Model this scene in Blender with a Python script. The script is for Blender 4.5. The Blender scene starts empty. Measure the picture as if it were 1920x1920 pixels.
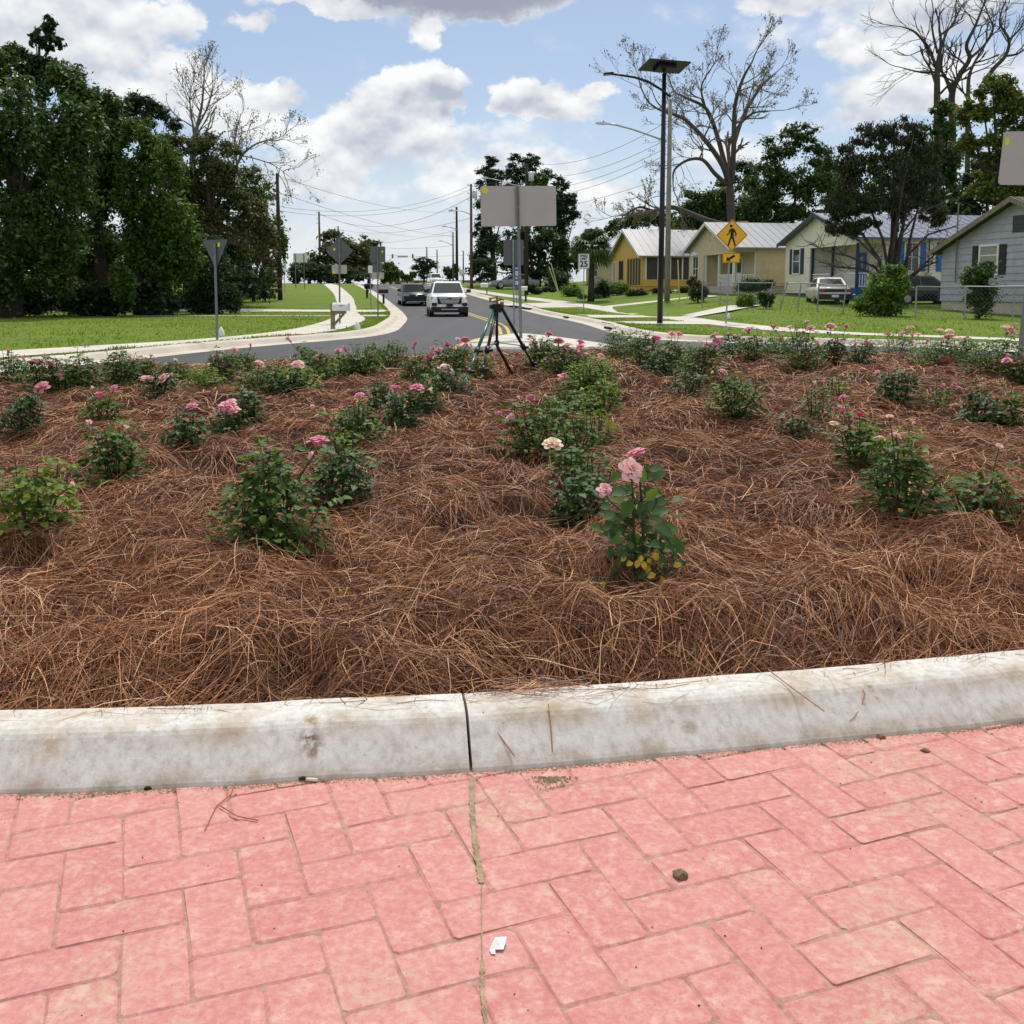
import bpy, bmesh, math, random
import numpy as np
from mathutils import Vector, Matrix, noise as mnoise
from mathutils.geometry import delaunay_2d_cdt
random.seed(7); RNG = np.random.default_rng(11)
R = math.radians
scene = bpy.context.scene
COL = scene.collection

# ------------------------------------------------------------------ camera
CAM_H, PITCH, FOC, PPY = 1.30, R(6.0), 1880.0, 743.0
cd = bpy.data.cameras.new('camera'); cam = bpy.data.objects.new('camera', cd); COL.objects.link(cam)
cam.location = (0, 0, CAM_H); cam.rotation_euler = (R(90) - PITCH, 0, 0)
cd.sensor_width = 36; cd.lens = FOC / 1920 * 36
cd.shift_y = -(960 - PPY) / 1920
cd.clip_start = 0.05; cd.clip_end = 6000
scene.camera = cam

# ------------------------------------------------------------------ colour management
scene.view_settings.view_transform = 'Standard'
scene.view_settings.look = 'None'
scene.view_settings.gamma = 1.0
scene.view_settings.use_curve_mapping = False
scene.view_settings.exposure = 0.5
scene.cycles.use_denoising = True
scene.cycles.max_bounces = 6
scene.cycles.transparent_max_bounces = 12
scene.cycles.sample_clamp_indirect = 6.0

SUN_EL, SUN_AZ = R(58), R(8)       # azimuth from +Y (ahead) towards +X

def ray(px, py):
    r = (px - 960) / FOC; d = (py - PPY) / FOC
    return Vector((r, math.cos(PITCH) - d * math.sin(PITCH), -math.sin(PITCH) - d * math.cos(PITCH)))

# ------------------------------------------------------------------ sky
world = bpy.data.worlds.new("World"); scene.world = world; world.use_nodes = True
world.cycles.sampling_method = 'MANUAL'; world.cycles.sample_map_resolution = 512
def build_world():
    nt = world.node_tree; N = nt.nodes; L = nt.links; N.clear()
    def put(sock, v):
        if isinstance(v, (int, float)): sock.default_value = v
        elif isinstance(v, (tuple, list)): sock.default_value = v
        else: L.new(v, sock)
    def m(op, a, b=0.0, c=None, clamp=False):
        n = N.new('ShaderNodeMath'); n.operation = op; n.use_clamp = clamp
        put(n.inputs[0], a); put(n.inputs[1], b)
        if c is not None: put(n.inputs[2], c)
        return n.outputs[0]
    def sm(a, b, x):
        n = N.new('ShaderNodeMapRange'); n.interpolation_type = 'SMOOTHSTEP'
        put(n.inputs[0], x); put(n.inputs[1], a); put(n.inputs[2], b)
        return n.outputs[0]
    def comb(x, y, z):
        n = N.new('ShaderNodeCombineXYZ'); put(n.inputs[0], x); put(n.inputs[1], y); put(n.inputs[2], z); return n.outputs[0]
    def noise(vec, scale, detail, rough=0.55):
        n = N.new('ShaderNodeTexNoise'); n.inputs['Scale'].default_value = scale; n.inputs['Detail'].default_value = detail
        n.inputs['Roughness'].default_value = rough; L.new(vec, n.inputs['Vector']); return n.outputs['Fac']
    def mix(f, a, b):
        n = N.new('ShaderNodeMix'); n.data_type = 'RGBA'; put(n.inputs[0], f); put(n.inputs[6], a); put(n.inputs[7], b); return n.outputs[2]
    out = N.new('ShaderNodeOutputWorld'); bg = N.new('ShaderNodeBackground'); L.new(bg.outputs[0], out.inputs[0])
    bg.inputs['Strength'].default_value = 0.078
    sky = N.new('ShaderNodeTexSky'); sky.sky_type = 'NISHITA'; sky.sun_disc = False
    sky.sun_elevation = SUN_EL; sky.sun_rotation = SUN_AZ
    sky.air_density = 1.0; sky.dust_density = 0.6; sky.ozone_density = 1.2
    tc = N.new('ShaderNodeTexCoord'); sep = N.new('ShaderNodeSeparateXYZ'); L.new(tc.outputs['Generated'], sep.inputs[0])
    X, Y, Z = sep.outputs
    az = m('ARCTAN2', X, Y)                       # heading of the direction, 0 ahead
    hor = m('SQRT', m('ADD', m('MULTIPLY', X, X), m('MULTIPLY', Y, Y)))
    el = m('ARCTAN2', Z, hor)
    # warp for ragged cloud edges
    base = comb(m('MULTIPLY', az, 1.0), m('MULTIPLY', el, 1.35), 0.0)
    n1 = noise(base, 9.0, 9.0, 0.62)
    base_up = comb(az, m('MULTIPLY', m('ADD', el, 0.014), 1.35), 0.0)
    n1u = noise(base_up, 9.0, 4.0, 0.55)
    n1l = noise(base, 9.0, 4.0, 0.55)
    base2 = comb(m('ADD', az, 4.7), m('MULTIPLY', el, 1.6), 2.0)
    n2 = noise(base2, 3.2, 6.0, 0.55)
    w1 = m('MULTIPLY', m('SUBTRACT', noise(comb(m('ADD', az, 9.1), m('MULTIPLY', el, 1.3), 5.0), 26.0, 5.0, 0.6), 0.5), 0.06)
    w2 = m('MULTIPLY', m('SUBTRACT', noise(comb(m('ADD', az, 2.3), m('MULTIPLY', el, 1.3), 8.0), 26.0, 5.0, 0.6), 0.5), 0.045)
    azw = m('ADD', az, w1); elw = m('ADD', el, w2)
    # cumulus placed by heading / elevation: (az, el, half-widths, weight, lit 0..1)
    clouds = [
        (-.085, .192, .050, .030, 1.3), (-.062, .196, .030, .024, 1.1), (-.118, .176, .045, .028, 1.1), (-.150, .160, .045, .030, 1.05), (-.180, .130, .055, .040, .9), (-.10, .145, .08, .036, .8),
        (.020, .185, .046, .022, 1.3), (.048, .176, .045, .014, .8), (.083, .190, .026, .012, 1.0), (-.010, .178, .02, .012, .7),
        (.015, .122, .075, .020, .50), (.08, .105, .08, .022, .38), (-.02, .085, .16, .030, .35), (-.05, .110, .05, .024, .5),
        (-.305, .195, .042, .024, 1.0), (-.345, .175, .045, .022, .9), (-.270, .172, .06, .028, .85), (-.218, .180, .034, .016, .95), (-.235, .150, .05, .02, .5),
        (-.306, .243, .024, .022, .85), (-.250, .250, .030, .014, .85), (-.207, .268, .034, .012, .95), (-.165, .262, .040, .013, .95), (-.085, .243, .019, .018, .85), (-.03, .262, .045, .012, .7),
        (-.297, .282, .036, .018, 1.0), (-.245, .280, .040, .016, .95),
        (-.42, .245, .11, .050, 1.0), (-.48, .21, .10, .05, .9), (-.40, .200, .06, .03, .85), (-.36, .285, .06, .025, .9), (-.345, .225, .04, .035, .7),
        (-.060, .300, .175, .058, 1.21), (-.04, .282, .11, .032, 1.22), (-.13, .292, .07, .026, 1.23), (.0, .36, .30, .06, 1.9),
        (.252, .275, .050, .030, 1.15), (.30, .275, .09, .022, .7), (.33, .218, .050, .020, .75), (.35, .178, .065, .030, .8), (.42, .19, .09, .04, .7), (.44, .25, .12, .03, .5), (.38, .24, .06, .02, .45),
        (.19, .13, .10, .030, .45), (.30, .15, .06, .02, .5), (.47, .29, .10, .04, .6), (.36, .27, .10, .05, .45), (.27, .235, .07, .03, .4), (.02, .155, .10, .03, .35), (-.145, .105, .07, .025, .38), (.14, .085, .12, .03, .35), (-.22, .10, .08, .03, .4),
    ]
    dens = None; shade = None; thick = 0.0
    for (a0, e0, ra, re, w) in clouds:
        da = m('DIVIDE', m('SUBTRACT', azw, a0), ra); de = m('DIVIDE', m('SUBTRACT', elw, e0), re)
        b = m('SUBTRACT', 1.0, m('ADD', m('MULTIPLY', da, da), m('MULTIPLY', de, de)))
        b = m('MULTIPLY', m('MAXIMUM', b, 0.0), w)
        s = m('MULTIPLY', b, de)
        if 1.2 < w < 1.24 or w > 1.6: thick = m('ADD', thick, b)
        dens = b if dens is None else m('ADD', dens, b)
        shade = s if shade is None else m('ADD', shade, s)
    # elsewhere: broken cumulus over the whole dome (kept out of the placed part of the sky)
    ahead = m('MULTIPLY', sm(.75, .55, m('ABSOLUTE', az)), sm(.46, .36, el))
    rest = m('MULTIPLY', m('SUBTRACT', 1.0, ahead), m('MULTIPLY', sm(.38, .54, n2), 1.0))
    dens = m('ADD', dens, rest)
    d = m('ADD', dens, m('MULTIPLY', m('SUBTRACT', n1, 0.5), 1.5))
    d = m('ADD', d, m('MULTIPLY', m('SUBTRACT', n2, 0.5), 0.35))
    alpha = sm(0.12, 0.68, d)
    hz = m('MULTIPLY', sm(0.17, 0.0, el), 0.85)
    alpha = m('MAXIMUM', alpha, m('MULTIPLY', hz, m('ADD', 0.22, m('MULTIPLY', n1, 0.6))))
    # light from above and behind: bright thin tops, greyer thick bottoms
    lit = m('ADD', 0.68, m('ADD', m('MULTIPLY', shade, 0.55), m('MULTIPLY', m('SUBTRACT', n1l, n1u), 3.4)))
    lit = m('SUBTRACT', lit, m('MULTIPLY', sm(0.9, 2.4, dens), 0.20))
    lit = m('ADD', lit, m('MULTIPLY', sm(.16, .05, el), 0.12))
    lit = m('ADD', lit, m('MULTIPLY', m('SUBTRACT', n1, .5), .5), clamp=True)
    cc = mix(lit, (4.3, 4.7, 5.6, 1), (8.9, 8.95, 9.0, 1))
    dark = sm(.0, 1.5, m('ADD', thick, m('MULTIPLY', m('SUBTRACT', n1l, .5), .9)))
    cc = mix(m('MULTIPLY', dark, m('MULTIPLY', ahead, .9)), cc, (3.0, 3.3, 4.2, 1))
    skyc = N.new('ShaderNodeMix'); skyc.data_type = 'RGBA'; skyc.blend_type = 'MULTIPLY'; skyc.inputs[0].default_value = 1
    L.new(sky.outputs[0], skyc.inputs[6]); skyc.inputs[7].default_value = (.96, .95, .97, 1)
    veil = mix(m('ADD', 0.22, m('MULTIPLY', sm(.16, .0, el), .5)), skyc.outputs[2], (5.6, 6.3, 7.6, 1))
    col = mix(alpha, veil, cc)
    L.new(col, bg.inputs['Color'])
build_world()

# ------------------------------------------------------------------ sun (behind thin cloud, so its edge is soft)
sl = bpy.data.lights.new('sun', 'SUN'); sl.energy = 2.5; sl.angle = R(6); sl.color = (1.0, 0.95, 0.87)
sun = bpy.data.objects.new('sun', sl); COL.objects.link(sun)
sdir = Vector((math.sin(SUN_AZ) * math.cos(SUN_EL), math.cos(SUN_AZ) * math.cos(SUN_EL), math.sin(SUN_EL)))
sun.rotation_euler = sdir.to_track_quat('Z', 'Y').to_euler()

# ------------------------------------------------------------------ terrain and placing helpers
def ss(a, b, x):
    t = np.clip((np.asarray(x, float) - a) / (b - a), 0, 1); return t * t * (3 - 2 * t)
_ys = np.arange(-60, 3000, .5)
def _tab(s): return np.cumsum(.034 * ss(s, s + 18, _ys) * (1 - ss(105, 135, _ys))) * .5
_TA, _TB = _tab(48.), _tab(30.)
def T(x, y):
    w = ss(6, 14, x)
    return (1 - w) * np.interp(y, _ys, _TA) + w * np.interp(y, _ys, _TB)
def Tz(x, y): return float(T(x, y))
def at(px, py, Y):
    """point at distance Y along the line of sight through photo pixel (px, py)"""
    v = ray(px, py); t = Y / v.y
    return Vector((v.x * t, Y, CAM_H + v.z * t))
def ground_at(px, py, dz=0.0, zf=None):
    v = ray(px, py)
    f = lambda t: CAM_H + t * v.z - ((zf(t * v.x, t * v.y) if zf else Tz(t * v.x, t * v.y)) + dz)
    a = b = .5
    while f(b) > 0 and b < 600: a = b; b *= 1.03
    for _ in range(40):
        c = (a + b) / 2
        if f(c) > 0: a = c
        else: b = c
    return Vector((v.x * a, v.y * a, CAM_H + v.z * a))
def on(px, Y, dz=0.13):
    """ground point in the column px at distance Y"""
    x = (px - 960) / FOC * (Y / math.cos(PITCH)) * 1.0
    v = ray(px, 545); x = v.x / v.y * Y
    return Vector((x, Y, Tz(x, Y) + dz))

# ------------------------------------------------------------------ object helpers
def tag(o, label=None, cat=None, group=None, kind=None):
    if label: o['label'] = label
    if cat: o['category'] = cat
    if group: o['group'] = group
    if kind: o['kind'] = kind
    return o
def thing(name, label, cat, loc=(0, 0, 0), rotz=0.0, group=None):
    o = bpy.data.objects.new(name, None); COL.objects.link(o)
    o.empty_display_size = .2; o.location = loc; o.rotation_euler = (0, 0, rotz)
    return tag(o, label, cat, group)
def link(name, me, parent=None, loc=None):
    o = bpy.data.objects.new(name, me); COL.objects.link(o)
    if parent: o.parent = parent
    if loc is not None: o.location = loc
    return o
def copy_tree(o, parent=None):
    c = o.copy(); COL.objects.link(c)
    if parent: c.parent = parent
    for ch in list(o.children): copy_tree(ch, c)
    return c

class MB:
    """collects faces of one mesh"""
    def __init__(s): s.v = []; s.f = []; s.m = []
    def add(s, vs, fs, mi=0):
        b = len(s.v); s.v += [tuple(q) for q in vs]; s.f += [tuple(b + i for i in f) for f in fs]; s.m += [mi] * len(fs); return s
    def box(s, c, d, rot=None, mi=0, taper=1.0):
        hx, hy, hz = d[0] / 2, d[1] / 2, d[2] / 2
        P = [Vector((x * hx * (taper if z > 0 else 1), y * hy * (taper if z > 0 else 1), z * hz)) for z in (-1, 1) for (x, y) in ((-1, -1), (1, -1), (1, 1), (-1, 1))]
        if rot is not None: P = [rot @ p for p in P]
        P = [p + Vector(c) for p in P]
        return s.add(P, [(3, 2, 1, 0), (4, 5, 6, 7), (0, 1, 5, 4), (1, 2, 6, 5), (2, 3, 7, 6), (3, 0, 4, 7)], mi)
    def box2(s, lo, hi, mi=0):
        return s.box([(a + b) / 2 for a, b in zip(lo, hi)], [b - a for a, b in zip(lo, hi)], None, mi)
    def tube(s, pts, rad, n=8, cap=True, mi=0):
        pts = [Vector(p) for p in pts]
        if isinstance(rad, (int, float)): rad = [rad] * len(pts)
        vs = []; fs = []; up = None
        for i, p in enumerate(pts):
            t = (pts[min(i + 1, len(pts) - 1)] - pts[max(i - 1, 0)])
            t = t.normalized() if t.length > 1e-9 else Vector((0, 0, 1))
            if up is None: up = t.orthogonal().normalized()
            up = up - t * up.dot(t)
            up = up.normalized() if up.length > 1e-6 else t.orthogonal().normalized()
            w = t.cross(up)
            for k in range(n):
                a = 2 * math.pi * k / n
                vs.append(p + (up * math.cos(a) + w * math.sin(a)) * rad[i])
        for i in range(len(pts) - 1):
            for k in range(n):
                fs.append((i * n + k, i * n + (k + 1) % n, (i + 1) * n + (k + 1) % n, (i + 1) * n + k))
        if cap and n > 2:
            fs.append(tuple(range(n - 1, -1, -1))); e = (len(pts) - 1) * n; fs.append(tuple(range(e, e + n)))
        return s.add(vs, fs, mi)
    def cyl(s, p0, p1, r0, r1=None, n=12, mi=0):
        return s.tube([p0, p1], [r0, r0 if r1 is None else r1], n, True, mi)
    def prism(s, poly, z0, z1, mi=0, xf=None):
        n = len(poly); P = [Vector((x, y, z)) for z in (z0, z1) for (x, y) in poly]
        if xf: P = [xf(p) for p in P]
        return s.add(P, [tuple(range(n - 1, -1, -1)), tuple(range(n, 2 * n))] + [(i, (i + 1) % n, n + (i + 1) % n, n + i) for i in range(n)], mi)
    def lathe(s, prof, n=12, c=(0, 0, 0), mi=0):
        vs = [(c[0] + r * math.cos(2 * math.pi * k / n), c[1] + r * math.sin(2 * math.pi * k / n), c[2] + z) for r, z in prof for k in range(n)]
        fs = [(i * n + k, i * n + (k + 1) % n, (i + 1) * n + (k + 1) % n, (i + 1) * n + k) for i in range(len(prof) - 1) for k in range(n)]
        return s.add(vs, fs, mi)
    def mesh(s, name, mats, smooth=False):
        me = bpy.data.meshes.new(name); me.from_pydata(s.v, [], s.f)
        for mt in (mats if isinstance(mats, (list, tuple)) else [mats]): me.materials.append(mt)
        if any(s.m): me.polygons.foreach_set('material_index', s.m)
        if smooth: me.polygons.foreach_set('use_smooth', [True] * len(me.polygons))
        me.update(); return me
    def build(s, name, mats, parent=None, smooth=False, loc=None):
        return link(name, s.mesh(name, mats, smooth), parent, loc)
def npmesh(name, V, F, mt, smooth=False, midx=None):
    V = np.asarray(V, np.float32); F = np.asarray(F, np.int32); M, k = F.shape
    me = bpy.data.meshes.new(name); me.vertices.add(len(V)); me.vertices.foreach_set('co', V.ravel())
    me.loops.add(M * k); me.loops.foreach_set('vertex_index', F.ravel())
    me.polygons.add(M); me.polygons.foreach_set('loop_start', np.arange(0, M * k, k, dtype=np.int32))
    for q in (mt if isinstance(mt, (list, tuple)) else [mt]): me.materials.append(q)
    if midx is not None: me.polygons.foreach_set('material_index', np.asarray(midx, np.int32))
    if smooth: me.polygons.foreach_set('use_smooth', np.ones(M, bool))
    me.update(calc_edges=True); return me

_lat = RNG.random((8, 256, 256))
def vnoise(x, y, seed=0):
    x = np.asarray(x, float); y = np.asarray(y, float)
    xi = np.floor(x).astype(int); yi = np.floor(y).astype(int); fx = x - xi; fy = y - yi
    fx = fx * fx * (3 - 2 * fx); fy = fy * fy * (3 - 2 * fy); g = _lat[seed % 8]
    a = g[xi % 256, yi % 256]; b = g[(xi + 1) % 256, yi % 256]; c = g[xi % 256, (yi + 1) % 256]; d = g[(xi + 1) % 256, (yi + 1) % 256]
    return (a * (1 - fx) + b * fx) * (1 - fy) + (c * (1 - fx) + d * fx) * fy

# ------------------------------------------------------------------ materials
def new_mat(name):
    m_ = bpy.data.materials.new(name); m_.use_nodes = True; nt = m_.node_tree
    b = nt.nodes['Principled BSDF']; return m_, nt, b
def nd(nt, typ, **kw):
    n = nt.nodes.new(typ)
    for k, v in kw.items():
        if k in n.inputs: n.inputs[k].default_value = v
        else: setattr(n, k, v)
    return n
def c4(c): return (c[0], c[1], c[2], 1)
def ramp(nt, fac, stops):
    r = nt.nodes.new('ShaderNodeValToRGB'); e = r.color_ramp.elements
    while len(e) < len(stops): e.new(.5)
    for q, (p, c) in zip(e, stops): q.position = p; q.color = c4(c)
    nt.links.new(fac, r.inputs[0]); return r.outputs[0]
def mixc(nt, f, a, b, blend='MIX'):
    n = nt.nodes.new('ShaderNodeMix'); n.data_type = 'RGBA'; n.blend_type = blend
    for s_, v in ((n.inputs[0], f), (n.inputs[6], a), (n.inputs[7], b)):
        if isinstance(v, (int, float)): s_.default_value = v
        elif isinstance(v, tuple): s_.default_value = c4(v)
        else: nt.links.new(v, s_)
    return n.outputs[2]
def tnoise(nt, scale, detail=4, rough=.55, vec=None, stretch=None, coord='Object'):
    n = nd(nt, 'ShaderNodeTexNoise', Scale=scale, Detail=detail, Roughness=rough)
    if vec is None:
        if coord == 'Position': vec = nt.nodes.new('ShaderNodeNewGeometry').outputs['Position']
        else: vec = nt.nodes.new('ShaderNodeTexCoord').outputs[coord]
    if stretch:
        mp = nt.nodes.new('ShaderNodeMapping'); mp.inputs['Scale'].default_value = stretch; nt.links.new(vec, mp.inputs[0]); vec = mp.outputs[0]
    nt.links.new(vec, n.inputs['Vector']); return n.outputs['Fac']
def bump(nt, b, h, strength=.3, dist=.02):
    n = nd(nt, 'ShaderNodeBump', Strength=strength, Distance=dist); nt.links.new(h, n.inputs['Height']); nt.links.new(n.outputs[0], b.inputs['Normal'])
def plain(name, col, rough=.6, metal=0.0, var=.12, scale=6.0, spec=.4, bmp=0.0, coat=0.0):
    m_, nt, b = new_mat(name)
    f = tnoise(nt, scale, 5)
    lo = tuple(max(0, c * (1 - var)) for c in col); hi = tuple(min(1, c * (1 + var)) for c in col)
    nt.links.new(ramp(nt, f, [(.3, lo), (.7, hi)]), b.inputs['Base Color'])
    b.inputs['Roughness'].default_value = rough; b.inputs['Metallic'].default_value = metal
    b.inputs['Specular IOR Level'].default_value = spec; b.inputs['Coat Weight'].default_value = coat
    if bmp: bump(nt, b, tnoise(nt, scale * 4, 5), bmp, .01)
    return m_
def leafmat(name, stops, rough=.5, trans=.35, spec=.35, sat=1.0):
    """leaf colour by leaf (each leaf is a mesh island), part of the light passes through"""
    m_, nt, b = new_mat(name)
    g = nt.nodes.new('ShaderNodeNewGeometry')
    col = ramp(nt, g.outputs['Random Per Island'], stops)
    nt.links.new(col, b.inputs['Base Color']); b.inputs['Roughness'].default_value = rough; b.inputs['Specular IOR Level'].default_value = spec
    tr = nt.nodes.new('ShaderNodeBsdfTranslucent'); hsv = nd(nt, 'ShaderNodeHueSaturation', Value=1.5, Saturation=1.1, Hue=.485); nt.links.new(col, hsv.inputs['Color']); nt.links.new(hsv.outputs[0], tr.inputs[0])
    mx = nd(nt, 'ShaderNodeMixShader'); mx.inputs[0].default_value = trans
    nt.links.new(b.outputs[0], mx.inputs[1]); nt.links.new(tr.outputs[0], mx.inputs[2])
    nt.links.new(mx.outputs[0], nt.nodes['Material Output'].inputs[0]); return m_
M = {}
# ------------------------------------------------------------------ surface materials
def mat_asphalt():
    m_, nt, b = new_mat('asphalt'); f = tnoise(nt, .35, 6, .6, coord='Position'); g = tnoise(nt, 60, 3, .7, coord='Position')
    c = ramp(nt, f, [(.3, (.026, .027, .034)), (.7, (.042, .043, .051))]); c = mixc(nt, .35, c, ramp(nt, g, [(.35, (.02, .02, .024)), (.65, (.06, .061, .067))]))
    st = tnoise(nt, 1.0, 5, .6, coord='Position', stretch=(1.8, .08, 1)); c = mixc(nt, .3, c, ramp(nt, st, [(.4, (.022, .023, .028)), (.62, (.06, .06, .066))]))
    nt.links.new(c, b.inputs['Base Color']); b.inputs['Roughness'].default_value = .72; b.inputs['Specular IOR Level'].default_value = .35
    bump(nt, b, g, .4, .006); return m_
def mat_concrete(name, lo, hi, tint):
    m_, nt, b = new_mat(name); f = tnoise(nt, .8, 7, .6, coord='Position'); g = tnoise(nt, 45, 4, .6, coord='Position')
    c = ramp(nt, f, [(.3, lo), (.65, hi)]); c = mixc(nt, .18, c, ramp(nt, g, [(.3, tint), (.7, hi)]))
    nt.links.new(c, b.inputs['Base Color']); b.inputs['Roughness'].default_value = .85; b.inputs['Specular IOR Level'].default_value = .2
    bump(nt, b, g, .25, .004); return m_
def mat_lawn():
    m_, nt, b = new_mat('lawn_grass'); f = tnoise(nt, .22, 6, .62, coord='Position'); g = tnoise(nt, 3.5, 5, .65, coord='Position'); h = tnoise(nt, 40, 3, .7, coord='Position')
    c = ramp(nt, f, [(.25, (.065, .115, .018)), (.45, (.115, .185, .022)), (.60, (.165, .215, .030)), (.75, (.21, .215, .060))])
    c = mixc(nt, .55, c, ramp(nt, g, [(.3, (.07, .11, .018)), (.55, (.14, .215, .024)), (.75, (.22, .23, .07))]))
    c = mixc(nt, .35, c, ramp(nt, h, [(.3, (.05, .085, .014)), (.7, (.18, .26, .035))]))
    nt.links.new(c, b.inputs['Base Color']); b.inputs['Roughness'].default_value = .9; b.inputs['Specular IOR Level'].default_value = .1
    bump(nt, b, h, .8, .03); return m_
def mat_brick():
    m_, nt, b = new_mat('pink_brick'); oi = nt.nodes.new('ShaderNodeObjectInfo')
    f = tnoise(nt, 5.5, 8, .68, coord='Position'); g = tnoise(nt, 60, 6, .72, coord='Position'); h = tnoise(nt, 2.2, 6, .7, coord='Position')
    c = ramp(nt, f, [(.28, (.44, .165, .155)), (.5, (.51, .215, .198)), (.72, (.55, .275, .248))])
    c = mixc(nt, .5, c, ramp(nt, g, [(.32, (.38, .125, .115)), (.48, (.51, .215, .198)), (.62, (.60, .39, .33))]))
    c = mixc(nt, .22, c, ramp(nt, oi.outputs['Random'], [(0, (.48, .165, .155)), (.5, (.55, .24, .22)), (1, (.60, .31, .275))]))
    sand = ramp(nt, h, [(.52, (0, 0, 0)), (.70, (1, 1, 1))]); sp = ramp(nt, g, [(.40, (0, 0, 0)), (.58, (1, 1, 1))])
    sm_ = mixc(nt, 1.0, sand, sp, 'MULTIPLY'); c = mixc(nt, sm_, c, (.47, .35, .24))
    wr = tnoise(nt, 24, 7, .72, coord='Position'); c = mixc(nt, ramp(nt, wr, [(.52, (0, 0, 0)), (.68, (.75, .75, .75))]), c, (.60, .40, .345)); wd = tnoise(nt, 15, 7, .7, coord='Position', stretch=(1, .6, 1)); c = mixc(nt, ramp(nt, wd, [(.60, (0, 0, 0)), (.72, (.55, .55, .55))]), c, (.42, .16, .15))
    pk = tnoise(nt, 170, 3, .6, coord='Position'); c = mixc(nt, ramp(nt, pk, [(.30, (1, 1, 1)), (.36, (0, 0, 0))]), c, (.42, .17, .15))
    nt.links.new(c, b.inputs['Base Color']); b.inputs['Roughness'].default_value = .82; b.inputs['Specular IOR Level'].default_value = .2
    bump(nt, b, mixc(nt, .5, g, f), .55, .006); return m_
def mat_curb():
    """broom-finished concrete, faint vertical streaks, brown dirt along the top edge and a few stains"""
    m_, nt, b = new_mat('curb_concrete'); pos = nt.nodes.new('ShaderNodeNewGeometry').outputs['Position']
    f = tnoise(nt, 2.6, 7, .65, vec=pos); st = tnoise(nt, 1.0, 3, .6, vec=pos, stretch=(48, 48, 1.6)); fine = tnoise(nt, 140, 4, .65, vec=pos)
    c = ramp(nt, f, [(.28, (.565, .55, .51)), (.55, (.615, .60, .56)), (.75, (.655, .64, .595))])
    c = mixc(nt, .62, c, ramp(nt, st, [(.30, (.40, .375, .335)), (.45, (.585, .565, .525)), (.64, (.73, .71, .665))]))
    pit = tnoise(nt, 55, 4, .6, vec=pos); c = mixc(nt, ramp(nt, pit, [(.29, (.8, .8, .8)), (.36, (0, 0, 0))]), c, (.36, .32, .27))
    c = mixc(nt, .15, c, ramp(nt, fine, [(.3, (.34, .31, .27)), (.7, (.68, .67, .64))]))
    sep = nt.nodes.new('ShaderNodeSeparateXYZ'); nt.links.new(pos, sep.inputs[0])
    def band(z0, z1, z2, z3, amt, nz, tint, c):
        a = nd(nt, 'ShaderNodeMapRange'); a.interpolation_type = 'SMOOTHSTEP'; nt.links.new(sep.outputs[2], a.inputs[0]); a.inputs[1].default_value = z0; a.inputs[2].default_value = z1
        d = nd(nt, 'ShaderNodeMapRange'); d.interpolation_type = 'SMOOTHSTEP'; nt.links.new(sep.outputs[2], d.inputs[0]); d.inputs[1].default_value = z3; d.inputs[2].default_value = z2
        p = nd(nt, 'ShaderNodeMath', operation='MULTIPLY'); nt.links.new(a.outputs[0], p.inputs[0]); nt.links.new(d.outputs[0], p.inputs[1])
        q = nd(nt, 'ShaderNodeMath', operation='MULTIPLY'); nt.links.new(p.outputs[0], q.inputs[0]); nt.links.new(nz, q.inputs[1])
        k = nd(nt, 'ShaderNodeMath', operation='MULTIPLY'); nt.links.new(q.outputs[0], k.inputs[0]); k.inputs[1].default_value = amt
        return mixc(nt, k.outputs[0], c, tint)
    dn = ramp(nt, tnoise(nt, 6.5, 7, .68, vec=pos, stretch=(1, 1, .5)), [(.42, (0, 0, 0)), (.66, (1, 1, 1))])
    c = band(.15, .199, .207, .222, .8, dn, (.36, .27, .16), c)
    dn2 = ramp(nt, tnoise(nt, 9, 6, .6, vec=pos), [(.40, (0, 0, 0)), (.7, (1, 1, 1))])
    c = band(.06, .09, .105, .15, .9, dn2, (.33, .26, .17), c)
    for (q, r, tint) in STAINS:
        v = nd(nt, 'ShaderNodeVectorMath', operation='DISTANCE'); nt.links.new(pos, v.inputs[0]); v.inputs[1].default_value = q
        a = nd(nt, 'ShaderNodeMapRange'); nt.links.new(v.outputs['Value'], a.inputs[0]); a.inputs[1].default_value = r; a.inputs[2].default_value = r * .25
        k = nd(nt, 'ShaderNodeMath', operation='MULTIPLY', use_clamp=True); nt.links.new(a.outputs[0], k.inputs[0])
        nt.links.new(ramp(nt, tnoise(nt, 38, 6, .7, vec=pos), [(.40, (0, 0, 0)), (.56, (1, 1, 1))]), k.inputs[1]); c = mixc(nt, k.outputs[0], c, tint)
    nt.links.new(c, b.inputs['Base Color']); b.inputs['Roughness'].default_value = .88; b.inputs['Specular IOR Level'].default_value = .2
    bump(nt, b, mixc(nt, .45, st, fine), .45, .004); return m_
def mat_needles():
    m_, nt, b = new_mat('pine_needle'); g = nt.nodes.new('ShaderNodeNewGeometry')
    c = ramp(nt, g.outputs['Random Per Island'], [(0, (.036, .016, .010)), (.24, (.130, .054, .029)), (.5, (.33, .146, .070)), (.75, (.49, .245, .124)), (.93, (.61, .36, .19)), (1, (.70, .50, .29))])
    f = tnoise(nt, .9, 4, .6, coord='Position'); c = mixc(nt, 1.0, c, ramp(nt, f, [(.3, (.78, .74, .74)), (.7, (1.18, 1.1, 1.05))]), 'MULTIPLY')
    nt.links.new(c, b.inputs['Base Color']); b.inputs['Roughness'].default_value = .55; b.inputs['Specular IOR Level'].default_value = .3; return m_
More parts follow.
